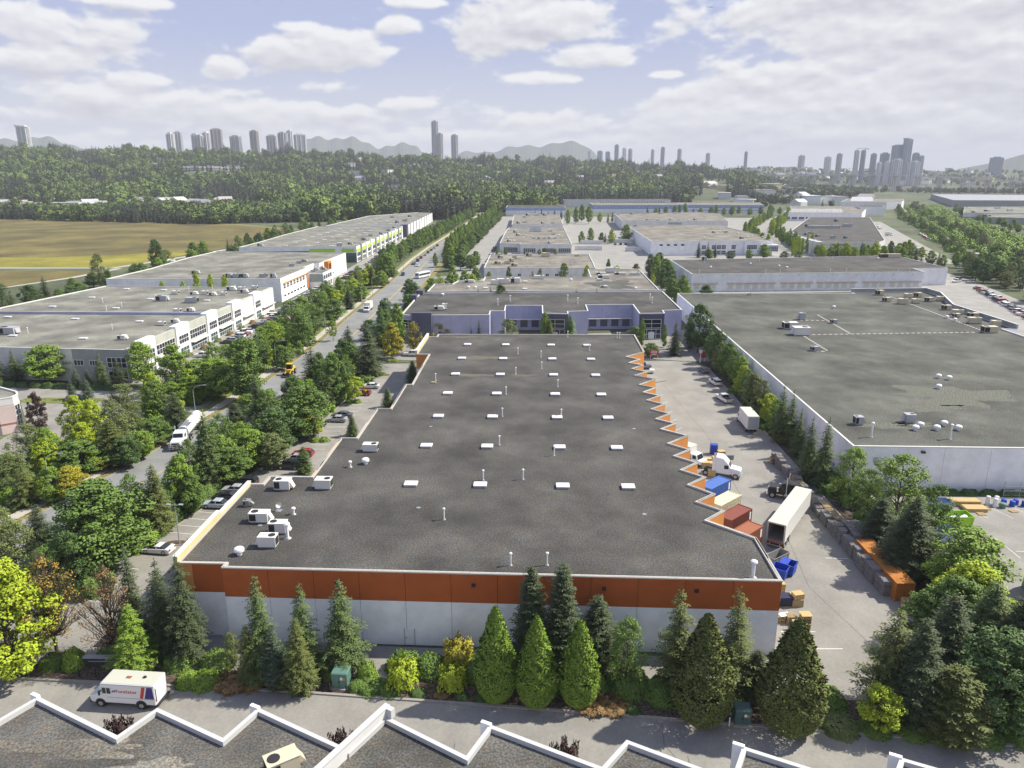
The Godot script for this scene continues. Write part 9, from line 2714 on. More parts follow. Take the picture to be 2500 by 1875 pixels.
func place_goods() -> void:
	rng.seed = 23
	# the long row of stacked pallets along the yard's edge
	for k in 34:
		var z := -88.6 - k * 1.42
		var n := (17 if k < 12 else (14 if k < 20 else 16)) - (3 if k % 4 == 1 else 0)
		if k in [16, 17]:
			n = 9
		pallet_stack(46.75 + rng.randf_range(-0.14, 0.14), z, n + rng.randi_range(-1, 1), "wood_old" if k < 19 or k > 26 else ("wood_tan" if k % 2 else "wood_old"), "stack of weathered grey pallets in the long row at the yard's edge" if k < 19 or k > 26 else "stack of browner pallets in the row behind the trailer", "pallet stacks in the long row", 0.03, 90.0 + rng.randf_range(-4, 4))
	for k in 8:
		pallet_stack(48.2 + (k % 2) * 1.3, -101.2 - (k / 2) * 1.3, 18, "wood_old", "tall stack of grey pallets behind the long row", "pallet stacks behind the long row", 0.06, 90.0)
	for k in 5:
		pallet_stack(48.1, -108.5 - k * 1.35, 11, "wood_tan", "browner stack of pallets behind the long row", "brown pallet stacks behind the long row", 0.06, 90.0)
	pallet_stack(48.2, -85.2, 10, "wood_tan", "tan pallet stack at the end of the orange container", "")
	pallet_stack(48.5, -83.8, 7, "wood_tan", "lower pallet stack before the orange container", "")
	pallet_stack(50.0, -86.2, 8, "wood_tan", "pallet stack against the trees by the orange container", "", 0.06)
	pallet_stack(50.6, -80.6, 6, "wood_old", "low grey pallet stack under the trees", "", 0.06)
	# leaning pallets at the far end of the row
	for k in 3:
		var o := part(self, numbered("pallet"), pallet_mesh(false), M["wood_new"], Transform3D(Basis(Vector3.UP, deg_to_rad(80.0 + k * 9)) * Basis(Vector3.RIGHT, deg_to_rad(74.0)), Vector3(45.6 + k * 0.28, 0.62, -134.6 - k * 0.25)))
		tag(o, "new yellow pallet leaning at the end of the long pallet row", "pallet", "leaning pallets")
	# goods by the south-east corner of the warehouse
	var gr := "goods piled by the warehouse corner"
	pallet_stack(31.3, -88.6, 8, "wood_new", "stack of new pallets against the orange corner", gr)
	pallet_stack(30.6, -86.6, 9, "wood_new", "stack of new pallets with boards against the orange corner", gr)
	crate(32.8, -88.9, 1.7, 1.1, 1.2, "wood_new", "shallow crate topped with boards by the blue skips", gr, 5.0)
	crate(34.2, -85.5, 1.4, 1.1, 1.0, "wood_tan", "tan carton stack by the warehouse corner", gr, 4.0)
	crate(34.25, -85.5, 1.3, 1.0, 0.7, "wood_new", "carton lying on the tan carton stack", gr, 14.0, 1.1)
	crate(33.7, -86.7, 0.9, 0.7, 0.9, "wood_new", "small upright carton by the warehouse corner", gr, 20.0)
	crate(31.0, -85.3, 1.5, 1.2, 1.1, "bin_navy", "navy pallet box with a white cover by the orange corner", gr)
	crate(32.7, -85.6, 1.6, 1.3, 1.3, "bin_navy", "larger navy box wrapped in white film", gr, 5.0)
	slab(single_root("film_sheet", "white plastic film draped over the navy box", "plastic film"), "film", at(31.0, 1.19, -85.3), -0.8, 0, -0.65, 0.8, 0.04, 0.65, "plastic_white")
	pallet_stack(30.8, -81.8, 7, "wood_tan", "pallets with paper sheets below the warehouse corner", gr)
	pallet_stack(32.2, -81.6, 8, "wood_tan", "pallets with loose boards below the warehouse corner", gr)
	pallet_stack(33.7, -81.0, 12, "wood_tan", "tall neat pallet stack with a yellow top board", gr)
	crate(32.5, -79.9, 1.1, 0.9, 1.1, "bin_blue", "blue tub under a yellow board", gr)
	slab(single_root("yellow_board", "yellow board lying on the blue tub", "board"), "board", at(32.5, 1.22, -79.9, 8.0), -0.65, 0, -0.55, 0.65, 0.04, 0.55, "wood_new")
	slab(single_root("yellow_board", "yellow board on the tall neat pallet stack", "board"), "board", at(33.7, 1.64, -81.0, 3.0), -0.66, 0, -0.6, 0.66, 0.04, 0.6, "wood_new")
	slab(single_root("paper_sheet", "white paper sheets on the pallets below the corner", "paper"), "sheet", at(31.4, 1.0, -81.8, 16.0), -0.7, 0, -0.4, 0.7, 0.03, 0.4, "plastic_white")
	# skips beside the corner
	bin(34.2, -92.4, 2.0, 1.9, 1.6, "bin_blue", "open blue skip nearer the warehouse corner", -35.0)
	var b2 := bin(35.7, -93.6, 2.0, 1.9, 1.6, "bin_blue", "half covered blue skip by the dark container bin", -35.0)
	slab(b2, "lid", Transform3D(), -1.05, 1.7, -0.98, 0.1, 1.74, 0.98, "bin_blue")
	bin(34.9, -96.0, 3.6, 1.5, 1.6, "bin_grey", "long grey slatted bin behind the blue skips", 38.0)
	# goods between the docks
	var g2 := "crates between the sawtooth docks"
	for q in [[32.6, -132.2, 1.3, 1.0, 1.1, "wood_new", "yellow crate at the end of the crate group"], [34.0, -132.6, 1.7, 1.2, 0.9, "wood_new", "wide yellow crate in the crate group"], [33.6, -134.4, 1.2, 1.0, 1.0, "wood_new", "small yellow crate in the crate group"], [35.6, -135.2, 1.9, 1.3, 1.0, "wood_new", "broad yellow crate behind the white tractor"],
		[36.6, -136.6, 1.5, 1.1, 0.9, "wood_new", "yellow crate beside the grey covered one"], [37.0, -138.2, 1.3, 1.1, 1.1, "wood_new", "yellow crate below the blue tub"], [38.3, -136.8, 1.4, 1.1, 0.9, "bin_grey", "grey covered crate in the crate group"], [35.8, -139.4, 1.4, 1.2, 2.0, "bin_blue", "tall blue tub on the outer side of the crates"], [32.9, -128.2, 1.4, 1.1, 1.1, "wood_new", "dark topped yellow crate by the dock"],
		[34.2, -130.2, 1.3, 1.0, 0.9, "bin_navy", "navy tub behind the white tractor"], [33.0, -130.4, 0.9, 0.8, 0.7, "plastic_white", "white tub behind the white tractor"]]:
		crate(q[0], q[1], q[2], q[3], q[4], q[5], q[6], g2, rng.randf_range(-12, 12))
	var bo := MB.new()
	bo.bx(-1.8, 0, -0.25, 1.8, 0.18, 0.25)
	single("plank_bundle", "pale planks lying beside a thin stand by the docks", "planks", bo.done(), M["wood_old"], "", at(33.8, 0.03, -192.6, 30.0))
	# rear yard beside the big white warehouse
	var lime := bin(66.5, -109.2, 5.6, 2.4, 1.9, "bin_lime", "lime green skip full of white bags", 3.0)
	for k in 9:
		var s := MB.new()
		s.dome(Vector3.ZERO, 0.55, 0.5, 8, 3)
		part(lime, "rubbish_bag", s.done(), M["plastic_white"], at(-2.3 + k * 0.55, 1.25, rng.randf_range(-0.7, 0.7), k * 40.0))
	bin(66.4, -113.9, 4.2, 2.3, 2.1, "wall_blue", "blue ribbed skip full of scrap timber", 2.0)
	bin(62.6, -104.2, 3.4, 2.2, 1.8, "wall_blue", "blue skip half hidden by the trees", 20.0)
	for q in [[72.6, -117.0, 5.2, 1.6, 1.0, "long stack of sawn timber by the hedge"], [73.4, -115.0, 3.6, 1.8, 0.6, "plywood sheets on bearers by the hedge"]]:
		var o := thing("timber_stack", q[5], "timber", "timber in the rear yard", Vector3(q[0], 0.04, q[1]))
		for k in 5:
			var m := MB.new()
			m.bx(-q[2] / 2, q[4] * k / 5.0, -q[3] / 2, q[2] / 2, q[4] * (k + 0.85) / 5.0, q[3] / 2)
			part(o, "board_layer", m.done(), M["wood_new"], at(rng.randf_range(-0.15, 0.15), 0, rng.randf_range(-0.06, 0.06)))
	for q in [[69.4, -115.6, 20.0], [75.6, -115.4, 5.0], [73.6, -113.4, 0.0], [79.6, -114.6, 15.0]]:
		pallet_stack(q[0], q[1], 1, "wood_new", "single yellow pallet lying flat in the rear yard", "single pallets in the rear yard", 0.04, q[2])
	for k in 3:
		drum(76.8 + k * 0.7, -117.2 + (k % 2) * 0.9, 0.35, 1.6, "plastic_white", "tall white gas cylinder by the timber", "white cylinders in the rear yard")
	for k in 5:
		drum(79.6 + k * 1.0, -117.4 + (k % 2) * 0.7, 0.42, 1.0, "bin_blue", "blue plastic drum by the hedge", "blue drums in the rear yard")
	drum(78.6, -116.0, 0.5, 0.9, "transformer", "green tub beside the blue drums", "")
	# iron stair and mesh fence
	var st := thing("iron_stair", "black iron stair climbing to the white wall", "stairs", "", Vector3(65.4, 0.04, -117.6), 0.0)
	for k in 8:
		slab(st, "tread", Transform3D(), -1.6 + k * 0.4, 3.0 - k * 0.4, -0.5, -1.2 + k * 0.4, 3.06 - k * 0.4, 0.5, "dark")
	for s in [-1, 1]:
		var m := MB.new()
		m.cyl(Vector3(-1.7, 4.0, s * 0.5), Vector3(1.6, 0.9, s * 0.5), 0.05, 0.05, 6)
		m.cyl(Vector3(-1.7, 3.0, s * 0.5), Vector3(1.6, -0.04, s * 0.5), 0.06, 0.06, 6)
		for k in 4:
			m.cyl(Vector3(-1.7 + k * 1.1, 3.0 - k * 1.0, s * 0.5), Vector3(-1.7 + k * 1.1, 4.0 - k * 1.02, s * 0.5), 0.04, 0.04, 6)
		part(st, "railing", m.done(), M["dark"])
	slab(st, "post", Transform3D(), -1.8, 0, -0.5, -1.7, 3.0, 0.5, "dark")
	for q in [[66.0, -115.4, 4.4, "mesh fence panel before the iron stair"], [84.0, -120.4, 5.4, "tall mesh gate by the white wall"]]:
		var fe := thing("mesh_fence", q[3], "fence", "", Vector3(q[0], 0.04, q[1]))
		for k in 3:
			slab(fe, "post", Transform3D(), -q[2] / 2 + k * q[2] / 2 - 0.04, 0, -0.04, -q[2] / 2 + k * q[2] / 2 + 0.04, 2.0 if q[2] < 5 else 2.9, 0.04, "steel")
		for k in 3:
			slab(fe, "rail", Transform3D(), -q[2] / 2, 0.3 + k * 0.8, -0.03, q[2] / 2, 0.36 + k * 0.8, 0.03, "steel")
		var m := MB.new()
		var x: float = -q[2] / 2
		while x < q[2] / 2:
			m.bx(x, 0.1, -0.006, x + 0.015, 1.95 if q[2] < 5 else 2.85, 0.006)
			x += 0.14
		part(fe, "mesh_wires", m.done(), M["steel"]).set_meta("kind", "stuff")
	# arched tent
	var t := thing("arched_tent", "white arched fabric shelter with a green end wall at the edge of the rear yard", "tent", "", Vector3(66.4, 0.04, -86.2))
	var sk := MB.new()
	var en := MB.new()
	for k in 12:
		var a0 := PI * k / 12
		var a1 := PI * (k + 1) / 12
		var p0 := Vector3(0, sin(a0) * 6.0, cos(a0) * -5.0)
		var p1 := Vector3(0, sin(a1) * 6.0, cos(a1) * -5.0)
		sk.quad(p0, p1, p1 + Vector3(14, 0, 0), p0 + Vector3(14, 0, 0))
		en.tri(Vector3(-1.2, 0, 0), p1 + Vector3(-0.02, 0, 0), p0 + Vector3(-0.02, 0, 0))
	part(t, "skin", sk.done(), M["tarp_white"])
	part(t, "end_wall", en.done(), M["tarp_green"])
	# lamps
	for q in [[-75.0, -154.0, 0], [-88.3, -112.4, 0], [-72.6, -248.6, 0], [-76.2, -333.8, 0], [-75.2, -310.1, 0], [-73.4, -199.4, 0], [-78.6, -380.0, 0], [-80.0, -430.0, 0], [-81.0, -490.0, 0], [-81.5, -560.0, 0]]:
		lamp_post(road_x(q[1]) - 9.3, q[1], 9.0, 2.2, 8.0, "grey curved-arm street lamp on the verge of the main road", "street lamps along the main road")
	for q in [[-53.6, -99.1, 0.0], [-60.4, -90.7, 30.0]]:
		lamp_post(q[0], q[1], 6.4, 0.0, q[2], "twin-headed lamp post at the entrance of the car park", "car park lamps", true)
	for q in [[-45.4, -144.4], [-44.6, -171.3]]:
		lamp_post(q[0], q[1], 5.0, 0.0, 0.0, "slim twin-headed lamp on a car park island", "island lamps", true)
	# signs
	var s := thing("exit_sign", "red sign reading EXIT on two legs at the far end of the yard", "sign", "", Vector3(35.6, 0.03, -216.4))
	slab(s, "board", Transform3D(), -1.3, 1.5, -0.04, 1.3, 3.0, 0.04, "sign_red")
	slab(s, "leg", Transform3D(), -1.1, 0, -0.05, -1.0, 1.5, 0.05, "white_paint")
	slab(s, "leg", Transform3D(), 1.0, 0, -0.05, 1.1, 1.5, 0.05, "white_paint")
	var tx := TextMesh.new()
	tx.text = "EXIT"
	tx.font = font(true, false)
	tx.font_size = 48
	tx.pixel_size = 0.018
	tx.depth = 0.02
	part(s, "lettering", tx, M["white_paint"], at(0, 2.5, 0.05))
	slab(s, "arrow", Transform3D(), -0.7, 1.75, 0.04, 0.7, 1.95, 0.06, "white_paint")
	s = thing("post_sign", "white square sign on a tall post before a red panel at the yard's far corner", "sign", "", Vector3(48.8, 0.03, -213.6))
	slab(s, "post", Transform3D(), -0.1, 0, -0.1, 0.1, 3.6, 0.1, "white_paint")
	slab(s, "board", Transform3D(), -0.45, 3.0, 0.1, 0.45, 4.0, 0.14, "white_paint")
	s = thing("red_panel", "red painted panel under the trees at the yard's far corner", "sign", "", Vector3(49.6, 0.06, -214.8))
	slab(s, "board", Transform3D(), -1.0, 1.2, -0.04, 1.0, 3.0, 0.04, "sign_red")
	slab(s, "leg", Transform3D(), -0.8, 0, -0.04, -0.7, 1.2, 0.04, "white_paint")
	slab(s, "leg", Transform3D(), 0.7, 0, -0.04, 0.8, 1.2, 0.04, "white_paint")
	for q in [[-57.2, -104.4, 100.0], [-58.3, -101.6, 100.0], [-59.8, -94.6, 100.0], [-61.0, -89.8, 100.0]]:
		s = thing("stall_sign", "small white sign on a short post facing a parking stall", "sign", "stall signs", Vector3(q[0], 0.05, q[1]), q[2] - 70.0)
		slab(s, "post", Transform3D(), -0.04, 0, -0.04, 0.04, 1.3, 0.04, "pole_grey")
		slab(s, "board", Transform3D(), -0.3, 1.1, 0.04, 0.3, 1.5, 0.07, "white_paint")
	# bed furniture
	transformer(-20.9, -68.1, 1.7, 1.9, "transformer", "pale green transformer cabinet with warning stickers in the bed")
	transformer(21.4, -63.9, 1.6, 1.75, "transformer_dark", "dark green transformer cabinet between clipped cedars")
	transformer(19.2, -64.3, 0.6, 1.0, "transformer_dark", "small green utility box beside the dark transformer")
	bollard(-21.9, -66.95, "dark", "black bollard guarding the pale green transformer", "black bollards")
	bollard(-20.1, -66.9, "dark", "black bollard guarding the pale green transformer", "black bollards")
	bollard(18.6, -63.3, "white_paint", "white bollard by the small green utility box", "white bollards")
	bollard(20.0, -63.2, "white_paint", "white bollard by the small green utility box", "white bollards")
	bollard(-50.6, -68.6, "dark", "dark wooden post below the stone sign wall", "dark posts")
	bollard(-48.6, -68.5, "dark", "dark wooden post below the stone sign wall", "dark posts")
	bollard(-46.4, -68.4, "dark", "dark wooden post below the stone sign wall", "dark posts")
	bollard(-26.0, -77.6, "dark", "dark bollard by the warehouse step", "")
	bollard(-52.2, -98.8, "dark", "dark bollard by the cream parapet", "")
	s = thing("sign_wall", "low dark stone sign wall with a pale coping among the shrubs", "wall", "", Vector3(-48.6, 0.05, -70.6), 1.5)
	for r in 4:
		for k in 7:
			slab(s, "stone", Transform3D(), -2.4 + k * 0.69 + (r % 2) * 0.12, r * 0.26, -0.22, -1.76 + k * 0.69 + (r % 2) * 0.1, r * 0.26 + 0.24, 0.2 + rng.randf() * 0.04, "stone_dark")
	slab(s, "backing", Transform3D(), -2.38, 0, -0.2, 2.4, 1.03, 0.16, "dark")
	for k in 4:
		slab(s, "coping_stone", Transform3D(), -2.5 + k * 1.25, 1.04, -0.3, -1.28 + k * 1.25, 1.16, 0.3, "stone_pale")
	slab(s, "sign_plate", Transform3D(), -1.9, 0.62, 0.24, 1.9, 0.7, 0.27, "stone_pale")
	# iron fence at the step of the warehouse
	s = thing("iron_fence", "short grey bar fence beside the step of the white wall", "fence", "", Vector3(-34.6, 0.03, -74.4))
	for k in 14:
		slab(s, "bar", Transform3D(), -1.9 + k * 0.27, 0, -0.015, -1.87 + k * 0.27, 1.7, 0.015, "unit_grey")
	for y in [0.2, 1.5]:
		slab(s, "rail", Transform3D(), -2.0, y, -0.03, 1.8, y + 0.06, 0.03, "unit_grey")
	# pipe barrier at the end of the yard
	s = thing("pipe_barrier", "low black and yellow pipe barrier at the end of the truck yard", "barrier", "", Vector3(29.4, 0.03, -69.0))
	var pb := MB.new()
	pb.cyl(Vector3(-0.4, 0.25, 0), Vector3(2.6, 0.25, -0.1), 0.14, 0.14, 10)
	part(s, "pipe", pb.done(), M["dark"])
	var py := MB.new()
	py.cyl(Vector3(-1.6, 0.25, 0.05), Vector3(-0.4, 0.25, 0), 0.14, 0.14, 10)
	part(s, "yellow_end", py.done(), M["machine_yellow"])
	for x in [-1.0, 1.8]:
		slab(s, "foot", Transform3D(), x, 0, -0.2, x + 0.12, 0.15, 0.2, "dark")
	# farm post and hut by the field
	s = thing("utility_pole", "wooden utility pole with a white transformer by the field track", "pole", "", Vector3(-233.0, 0, -445.0))
	var up := MB.new()
	up.cyl(Vector3.ZERO, Vector3(0, 12.5, 0), 0.18, 0.12, 8)
	part(s, "pole", up.done(), M["wood_old"])
	slab(s, "crossarm", Transform3D(), -1.6, 11.4, -0.08, 1.6, 11.6, 0.08, "wood_old")
	var ut := MB.new()
	ut.cyl(Vector3(0.7, 8.4, 0), Vector3(0.7, 10.0, 0), 0.5, 0.5, 10)
	part(s, "transformer_can", ut.done(), M["white_paint"])
	s = thing("field_hut", "small white hut with a pale roof beside the field track", "hut", "", Vector3(-224.0, 0, -448.0), 30.0)
	slab(s, "walls", Transform3D(), -2.4, 0, -1.8, 2.4, 2.6, 1.8, "white_paint")
	var hr := MB.new()
	hr.profile(pv([-2.1, 2.6, 2.1, 2.6, 0.0, 3.6]), 2.7)
	part(s, "roof", hr.done(), M["wall_pale"], at(0, 0, 0, 90.0))
	# poles beside the rail
	for q in [[282.0, -452.0], [318.0, -470.0], [300.0, -440.0], [405.0, -760.0], [448.0, -850.0]]:
		s = thing("utility_pole", "wooden utility pole near the railway scrub", "pole", "poles near the railway", Vector3(q[0], 0, q[1]))
		part(s, "pole", up.done(), M["wood_old"])
		slab(s, "crossarm", Transform3D(), -1.4, 11.4, -0.08, 1.4, 11.6, 0.08, "wood_old")
	# low walls in the far yard
	for q in [[44.0, -596.0, 18.0, "long low concrete wall behind the tan roofed building"], [70.0, -606.0, 26.0, "long low concrete wall at the foot of the cream warehouse"], [38.0, -548.0, 20.0, "white loading ramp wall beside the grid windows"], [70.0, -540.0, 12.0, "short white ramp wall by the sunken dock"]]:
		var w := MB.new()
		w.bx(-q[2] / 2, 0, -0.4, q[2] / 2, 3.0, 0.4)
		var f := MB.new()
		f.bx(-q[2] / 2 - 0.1, 3.0, -0.5, q[2] / 2 + 0.1, 3.15, 0.5)
		s = thing("retaining_wall", q[3], "wall", "", Vector3(q[0], 0.02, q[1]), -4.0)
		part(s, "wall", w.done(), M["wall_pale"])
		part(s, "capping", f.done(), M["coping"])


func single_root(called: String, label: String, category: String) -> Node3D:
	return thing(called, label, category)


func drum(x: float, z: float, r: float, h: float, m: String, label: String, group: String) -> void:
	var b := MB.new()
	b.cyl(Vector3.ZERO, Vector3(0, h * 0.92, 0), r, r, 14)
	b.cyl(Vector3(0, h * 0.3, 0), Vector3(0, h * 0.34, 0), r * 1.05, r * 1.05, 14)
	b.cyl(Vector3(0, h * 0.62, 0), Vector3(0, h * 0.66, 0), r * 1.05, r * 1.05, 14)
	b.dome(Vector3(0, h * 0.92, 0), r, h * 0.08, 14, 3)
	single("drum", label, "drum", b.done(), M[m], group, at(x, 0.04, z))


# ---------------------------------------------------------------- the figure on the kerb
func capsule_mesh(bones: Array, cell: float, blend: float) -> ArrayMesh:
	# bones: a, b, ra, rb. A smooth union of tapered capsules, meshed as surface nets
	var lo := Vector3(1e9, 1e9, 1e9)
	var hi := -lo
	for q in bones:
		for e in [[q[0], q[2]], [q[1], q[3]]]:
			lo = lo.min(e[0] - Vector3.ONE * (e[1] + cell * 2))
			hi = hi.max(e[0] + Vector3.ONE * (e[1] + cell * 2))
	var nx := int(ceil((hi.x - lo.x) / cell)) + 1
	var ny := int(ceil((hi.y - lo.y) / cell)) + 1
	var nz := int(ceil((hi.z - lo.z) / cell)) + 1
	var f := PackedFloat32Array()
	f.resize(nx * ny * nz)
	for k in nz:
		for j in ny:
			for i in nx:
				var p := lo + Vector3(i, j, k) * cell
				var s := 0.0
				for q in bones:
					var ab: Vector3 = q[1] - q[0]
					var t := clampf((p - q[0]).dot(ab) / maxf(ab.length_squared(), 1e-6), 0.0, 1.0)
					var d: float = p.distance_to(q[0] + ab * t) - lerpf(q[2], q[3], t)
					s += exp(-d / blend)
				f[(k * ny + j) * nx + i] = -blend * log(maxf(s, 1e-30))
	var idx := {}
	var st := SurfaceTool.new()
	st.begin(Mesh.PRIMITIVE_TRIANGLES)
	st.set_smooth_group(0)
	var count := 0
	for k in nz - 1:
		for j in ny - 1:
			for i in nx - 1:
				var acc := Vector3.ZERO
				var n := 0
				for e in [[0, 0, 0, 1, 0, 0], [0, 1, 0, 1, 1, 0], [0, 0, 1, 1, 0, 1], [0, 1, 1, 1, 1, 1], [0, 0, 0, 0, 1, 0], [1, 0, 0, 1, 1, 0], [0, 0, 1, 0, 1, 1], [1, 0, 1, 1, 1, 1], [0, 0, 0, 0, 0, 1], [1, 0, 0, 1, 0, 1], [0, 1, 0, 0, 1, 1], [1, 1, 0, 1, 1, 1]]:
					var a := f[((k + e[2]) * ny + j + e[1]) * nx + i + e[0]]
					var b := f[((k + e[5]) * ny + j + e[4]) * nx + i + e[3]]
					if (a < 0.0) != (b < 0.0):
						acc += Vector3(e[0], e[1], e[2]).lerp(Vector3(e[3], e[4], e[5]), a / (a - b))
						n += 1
				if n > 0:
					st.add_vertex(lo + (Vector3(i, j, k) + acc / n) * cell)
					idx[(k * ny + j) * nx + i] = count
					count += 1
	for k in range(1, nz - 1):
		for j in range(1, ny - 1):
			for i in range(1, nx - 1):
				var c := (k * ny + j) * nx + i
				for ax in 3:
					var step: int = [1, nx, nx * ny][ax]
					var a := f[c]
					var b := f[c + step]
					if (a < 0.0) == (b < 0.0):
						continue
					var u: int = [nx, nx * ny, 1][ax]
					var v: int = [nx * ny, 1, nx][ax]
					var q := [c, c - u, c - u - v, c - v]
					if not (idx.has(q[0]) and idx.has(q[1]) and idx.has(q[2]) and idx.has(q[3])):
						continue
					if a < 0.0:
						q.reverse()
					for e in [0, 1, 2, 0, 2, 3]:
						st.add_index(idx[q[e]])
	st.generate_normals()
	return st.commit()


func person() -> void:
	var o := thing("person", "person in black clothes crouching at the kerb by the utility box", "person", "", Vector3(17.9, 0.03, -63.1), -20.0)
	var b := []
	var hip := Vector3(0, 0.34, 0)
	b.append([hip, Vector3(0.18, 0.72, 0), 0.15, 0.17])
	b.append([Vector3(0.18, 0.72, 0), Vector3(0.24, 0.8, 0), 0.14, 0.07])
	for s in [-1, 1]:
		b.append([hip + Vector3(0, 0, s * 0.1), Vector3(0.36, 0.46, s * 0.16), 0.11, 0.08])
		b.append([Vector3(0.36, 0.46, s * 0.16), Vector3(0.2, 0.08, s * 0.15), 0.075, 0.05])
		b.append([Vector3(0.18, 0.05, s * 0.15), Vector3(0.42, 0.04, s * 0.16), 0.05, 0.04])
		b.append([Vector3(0.19, 0.72, s * 0.17), Vector3(0.36, 0.5, s * 0.24), 0.065, 0.05])
		b.append([Vector3(0.36, 0.5, s * 0.24), Vector3(0.56, 0.5, s * 0.09), 0.047, 0.035])
	part(o, "clothed_body", capsule_mesh(b, 0.022, 0.03), M["cloth_black"])
	var h := [[Vector3(0.26, 0.82, 0), Vector3(0.3, 0.88, 0), 0.05, 0.05], [Vector3(0.32, 0.95, 0), Vector3(0.34, 0.9, 0), 0.09, 0.075], [Vector3(0.42, 0.92, 0), Vector3(0.43, 0.9, 0), 0.014, 0.016]]
	for s in [-1, 1]:
		h.append([Vector3(0.56, 0.5, s * 0.085), Vector3(0.61, 0.49, s * 0.06), 0.03, 0.026])
	part(o, "skin", capsule_mesh(h, 0.016, 0.012), M["skin"])
	part(o, "hair", capsule_mesh([[Vector3(0.29, 0.98, 0), Vector3(0.33, 1.0, 0), 0.088, 0.082], [Vector3(0.25, 0.92, 0), Vector3(0.26, 0.97, 0), 0.06, 0.07]], 0.016, 0.012), M["hair"])


# ---------------------------------------------------------------- sky
# explicit cumulus: bearing, height, half width, half height (degrees)
const CUMULI := [
	-32.8, 8.60, 4.0, 1.51,
	-29.1, 8.52, 3.4, 1.44,
	-32.3, 6.67, 4.1, 1.08,
	-26.5, 10.34, 2.2, 0.58,
	-15.4, 7.92, 5.2, 1.87,
	-21.9, 6.69, 1.7, 1.01,
	-9.7, 9.77, 1.9, 0.86,
	0.1, 10.20, 7.0, 2.38,
	-2.6, 8.83, 3.8, 1.30,
	3.0, 7.81, 4.1, 1.15,
	-15.2, 5.79, 2.5, 0.79,
	-9.5, 4.72, 2.2, 0.65,
	-13.1, 4.36, 1.1, 0.50,
	-27.1, 5.80, 2.2, 0.79,
	-29.9, 4.56, 3.2, 0.94,
	0.9, 6.56, 2.9, 0.65,
	9.2, 6.68, 1.4, 0.36,
	-8.6, 11.28, 2.5, 0.50,
	-16.5, 9.54, 2.2, 0.50]
var n1 := FastNoiseLite.new()
var n2 := FastNoiseLite.new()


func cloud_density(az: float, el: float) -> float:
	var e := el * 1.6 + 7.0 * log(el + 1.2)
	var d := n1.get_noise_2d(az * 9.0, e * 11.0) * 0.6 + n2.get_noise_2d(az * 26.0, e * 26.0) * 0.26
	var cover := n1.get_noise_2d(az * 3.0 + 500.0, el * 7.0 + 90.0) * 0.45 - 0.18
	cover += 0.58 * (1.0 - smoothstep(2.5, 6.8, el))
	cover += 0.62 * smoothstep(4.0, 16.0, az + (el - 6.0) * 0.6) * (1.0 - smoothstep(60.0, 120.0, az)) + 0.25 * smoothstep(80.0, 150.0, absf(az))
	for i in range(0, CUMULI.size(), 4):
		var dx: float = (az - CUMULI[i]) / CUMULI[i + 2]
		if absf(dx) > 1.6:
			continue
		var dy: float = (el - CUMULI[i + 1]) / CUMULI[i + 3]
		if dy < 0.0:
			dy *= 1.6
		var q := 1.0 - dx * dx - dy * dy
		if q > -1.0:
			cover = maxf(cover, q * 0.55)
	return d + cover


func sky_color(az: float, el: float) -> Color:
	var d := cloud_density(az, el)
	var up := cloud_density(az + 0.3, el + 0.55)
	var t := clampf(el / 30.0, 0.0, 1.0)
	var blue := Color(0.84, 0.855, 0.905).lerp(Color(0.70, 0.745, 0.89), smoothstep(0.08, 0.36, t)).lerp(Color(0.40, 0.53, 0.84), smoothstep(0.4, 1.0, t))
	var a := smoothstep(-0.06, 0.24, d)
	# lit from above: where little cloud lies over a part it is bright, bases are greyer
	var lit := clampf(0.74 - up * 0.42 + (d - up) * 0.8, 0.0, 1.0)
	var c := Color(0.80, 0.80, 0.835).lerp(Color(0.985, 0.985, 0.985), lit)
	var out := blue.lerp(c, a * 0.96)
	return out.lerp(Color(0.91, 0.915, 0.925), 0.6 * (1.0 - smoothstep(0.3, 3.0, el)))


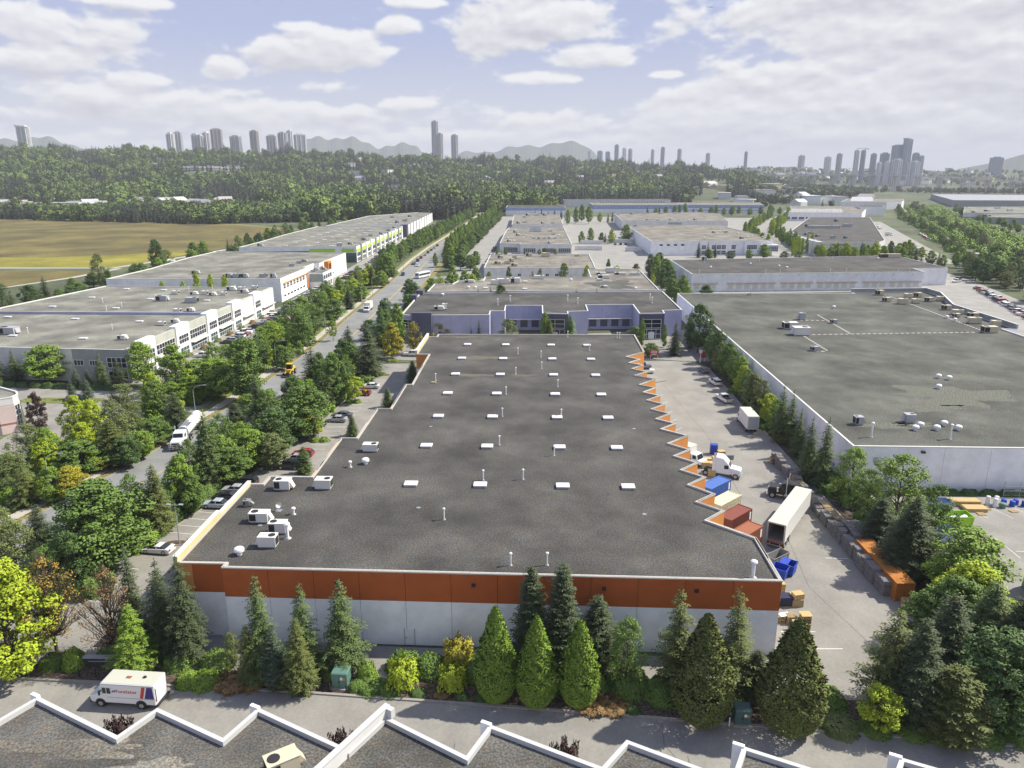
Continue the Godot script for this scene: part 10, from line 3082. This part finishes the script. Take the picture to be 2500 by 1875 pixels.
func make_sky() -> ImageTexture:
	n1.seed = 12
	n1.frequency = 0.012
	n1.fractal_octaves = 5
	n2.seed = 40
	n2.frequency = 0.02
	n2.fractal_octaves = 5
	n2.fractal_gain = 0.55
	var w := 720
	var im := Image.create(w, w / 2, false, Image.FORMAT_RGB8)
	for y in w / 4 + 2:
		for x in w:
			var az := (x + 0.5) * 360.0 / w
			im.set_pixel(x, y, sky_color(az if az < 180.0 else az - 360.0, maxf(0.0, 90.0 - (y + 0.5) * 360.0 / w)))
	im.fill_rect(Rect2i(0, w / 4 + 1, w, w / 4 - 1), Color(0.60, 0.60, 0.58))
	im.resize(4096, 2048, Image.INTERPOLATE_CUBIC)
	# the part round the view in full detail
	for y in range(1024 - 150, 1025):
		for i in 960:
			var az := (i - 480 + 0.5) * 360.0 / 4096
			im.set_pixel((i - 480 + 4096) % 4096, y, sky_color(az, maxf(0.0, 90.0 - (y + 0.5) * 180.0 / 2048)))
	return ImageTexture.create_from_image(im)


func _ready() -> void:
	# camera, sky, sun, exposure
	var cam := Camera3D.new()
	cam.name = "camera"
	cam.position = Vector3(0, 54, 0)
	cam.rotation_degrees = Vector3(-15.93, 1.87, 0)
	cam.fov = 55.02
	cam.near = 0.5
	cam.far = 40000.0
	add_child(cam)
	cam.current = true
	var sm := PanoramaSkyMaterial.new()
	sm.panorama = make_sky()
	var sky := Sky.new()
	sky.sky_material = sm
	var env := Environment.new()
	env.background_mode = Environment.BG_SKY
	env.sky = sky
	env.background_energy_multiplier = 1.0 / EXPO
	env.tonemap_mode = Environment.TONE_MAPPER_LINEAR
	env.tonemap_exposure = EXPO
	env.sdfgi_enabled = true
	env.ssao_enabled = true
	env.ssil_enabled = true
	env.fog_enabled = true
	env.fog_density = 0.0001
	env.fog_light_color = Color(0.93, 0.95, 0.99)
	var we := WorldEnvironment.new()
	we.name = "world_environment"
	we.environment = env
	add_child(we)
	var sun := DirectionalLight3D.new()
	sun.name = "sun"
	sun.light_energy = 1.35
	sun.light_color = Color(1.0, 0.975, 0.92)
	sun.light_angular_distance = 0.9
	sun.shadow_enabled = true
	add_child(sun)
	sun.look_at_from_position(Vector3(0.9, 1.0, -0.26), Vector3.ZERO, Vector3.UP)
	# the large structure
	make_materials()
	var fm := leafy("forest", 1.0, 1.0, 1.0)
	fm.backlight = Color(0, 0, 0)
	make_setting()
	print("setting")
	near_building()
	main_warehouse()
	right_warehouses()
	lavender_building()
	rear_buildings()
	west_offices()
	print("buildings")
	far_town()
	make_woods()
	print("woods")
	plant_trees()
	plant_shrubs()
	print("plants")
	# the objects
	place_vehicles()
	place_goods()
	person()
	print("done")
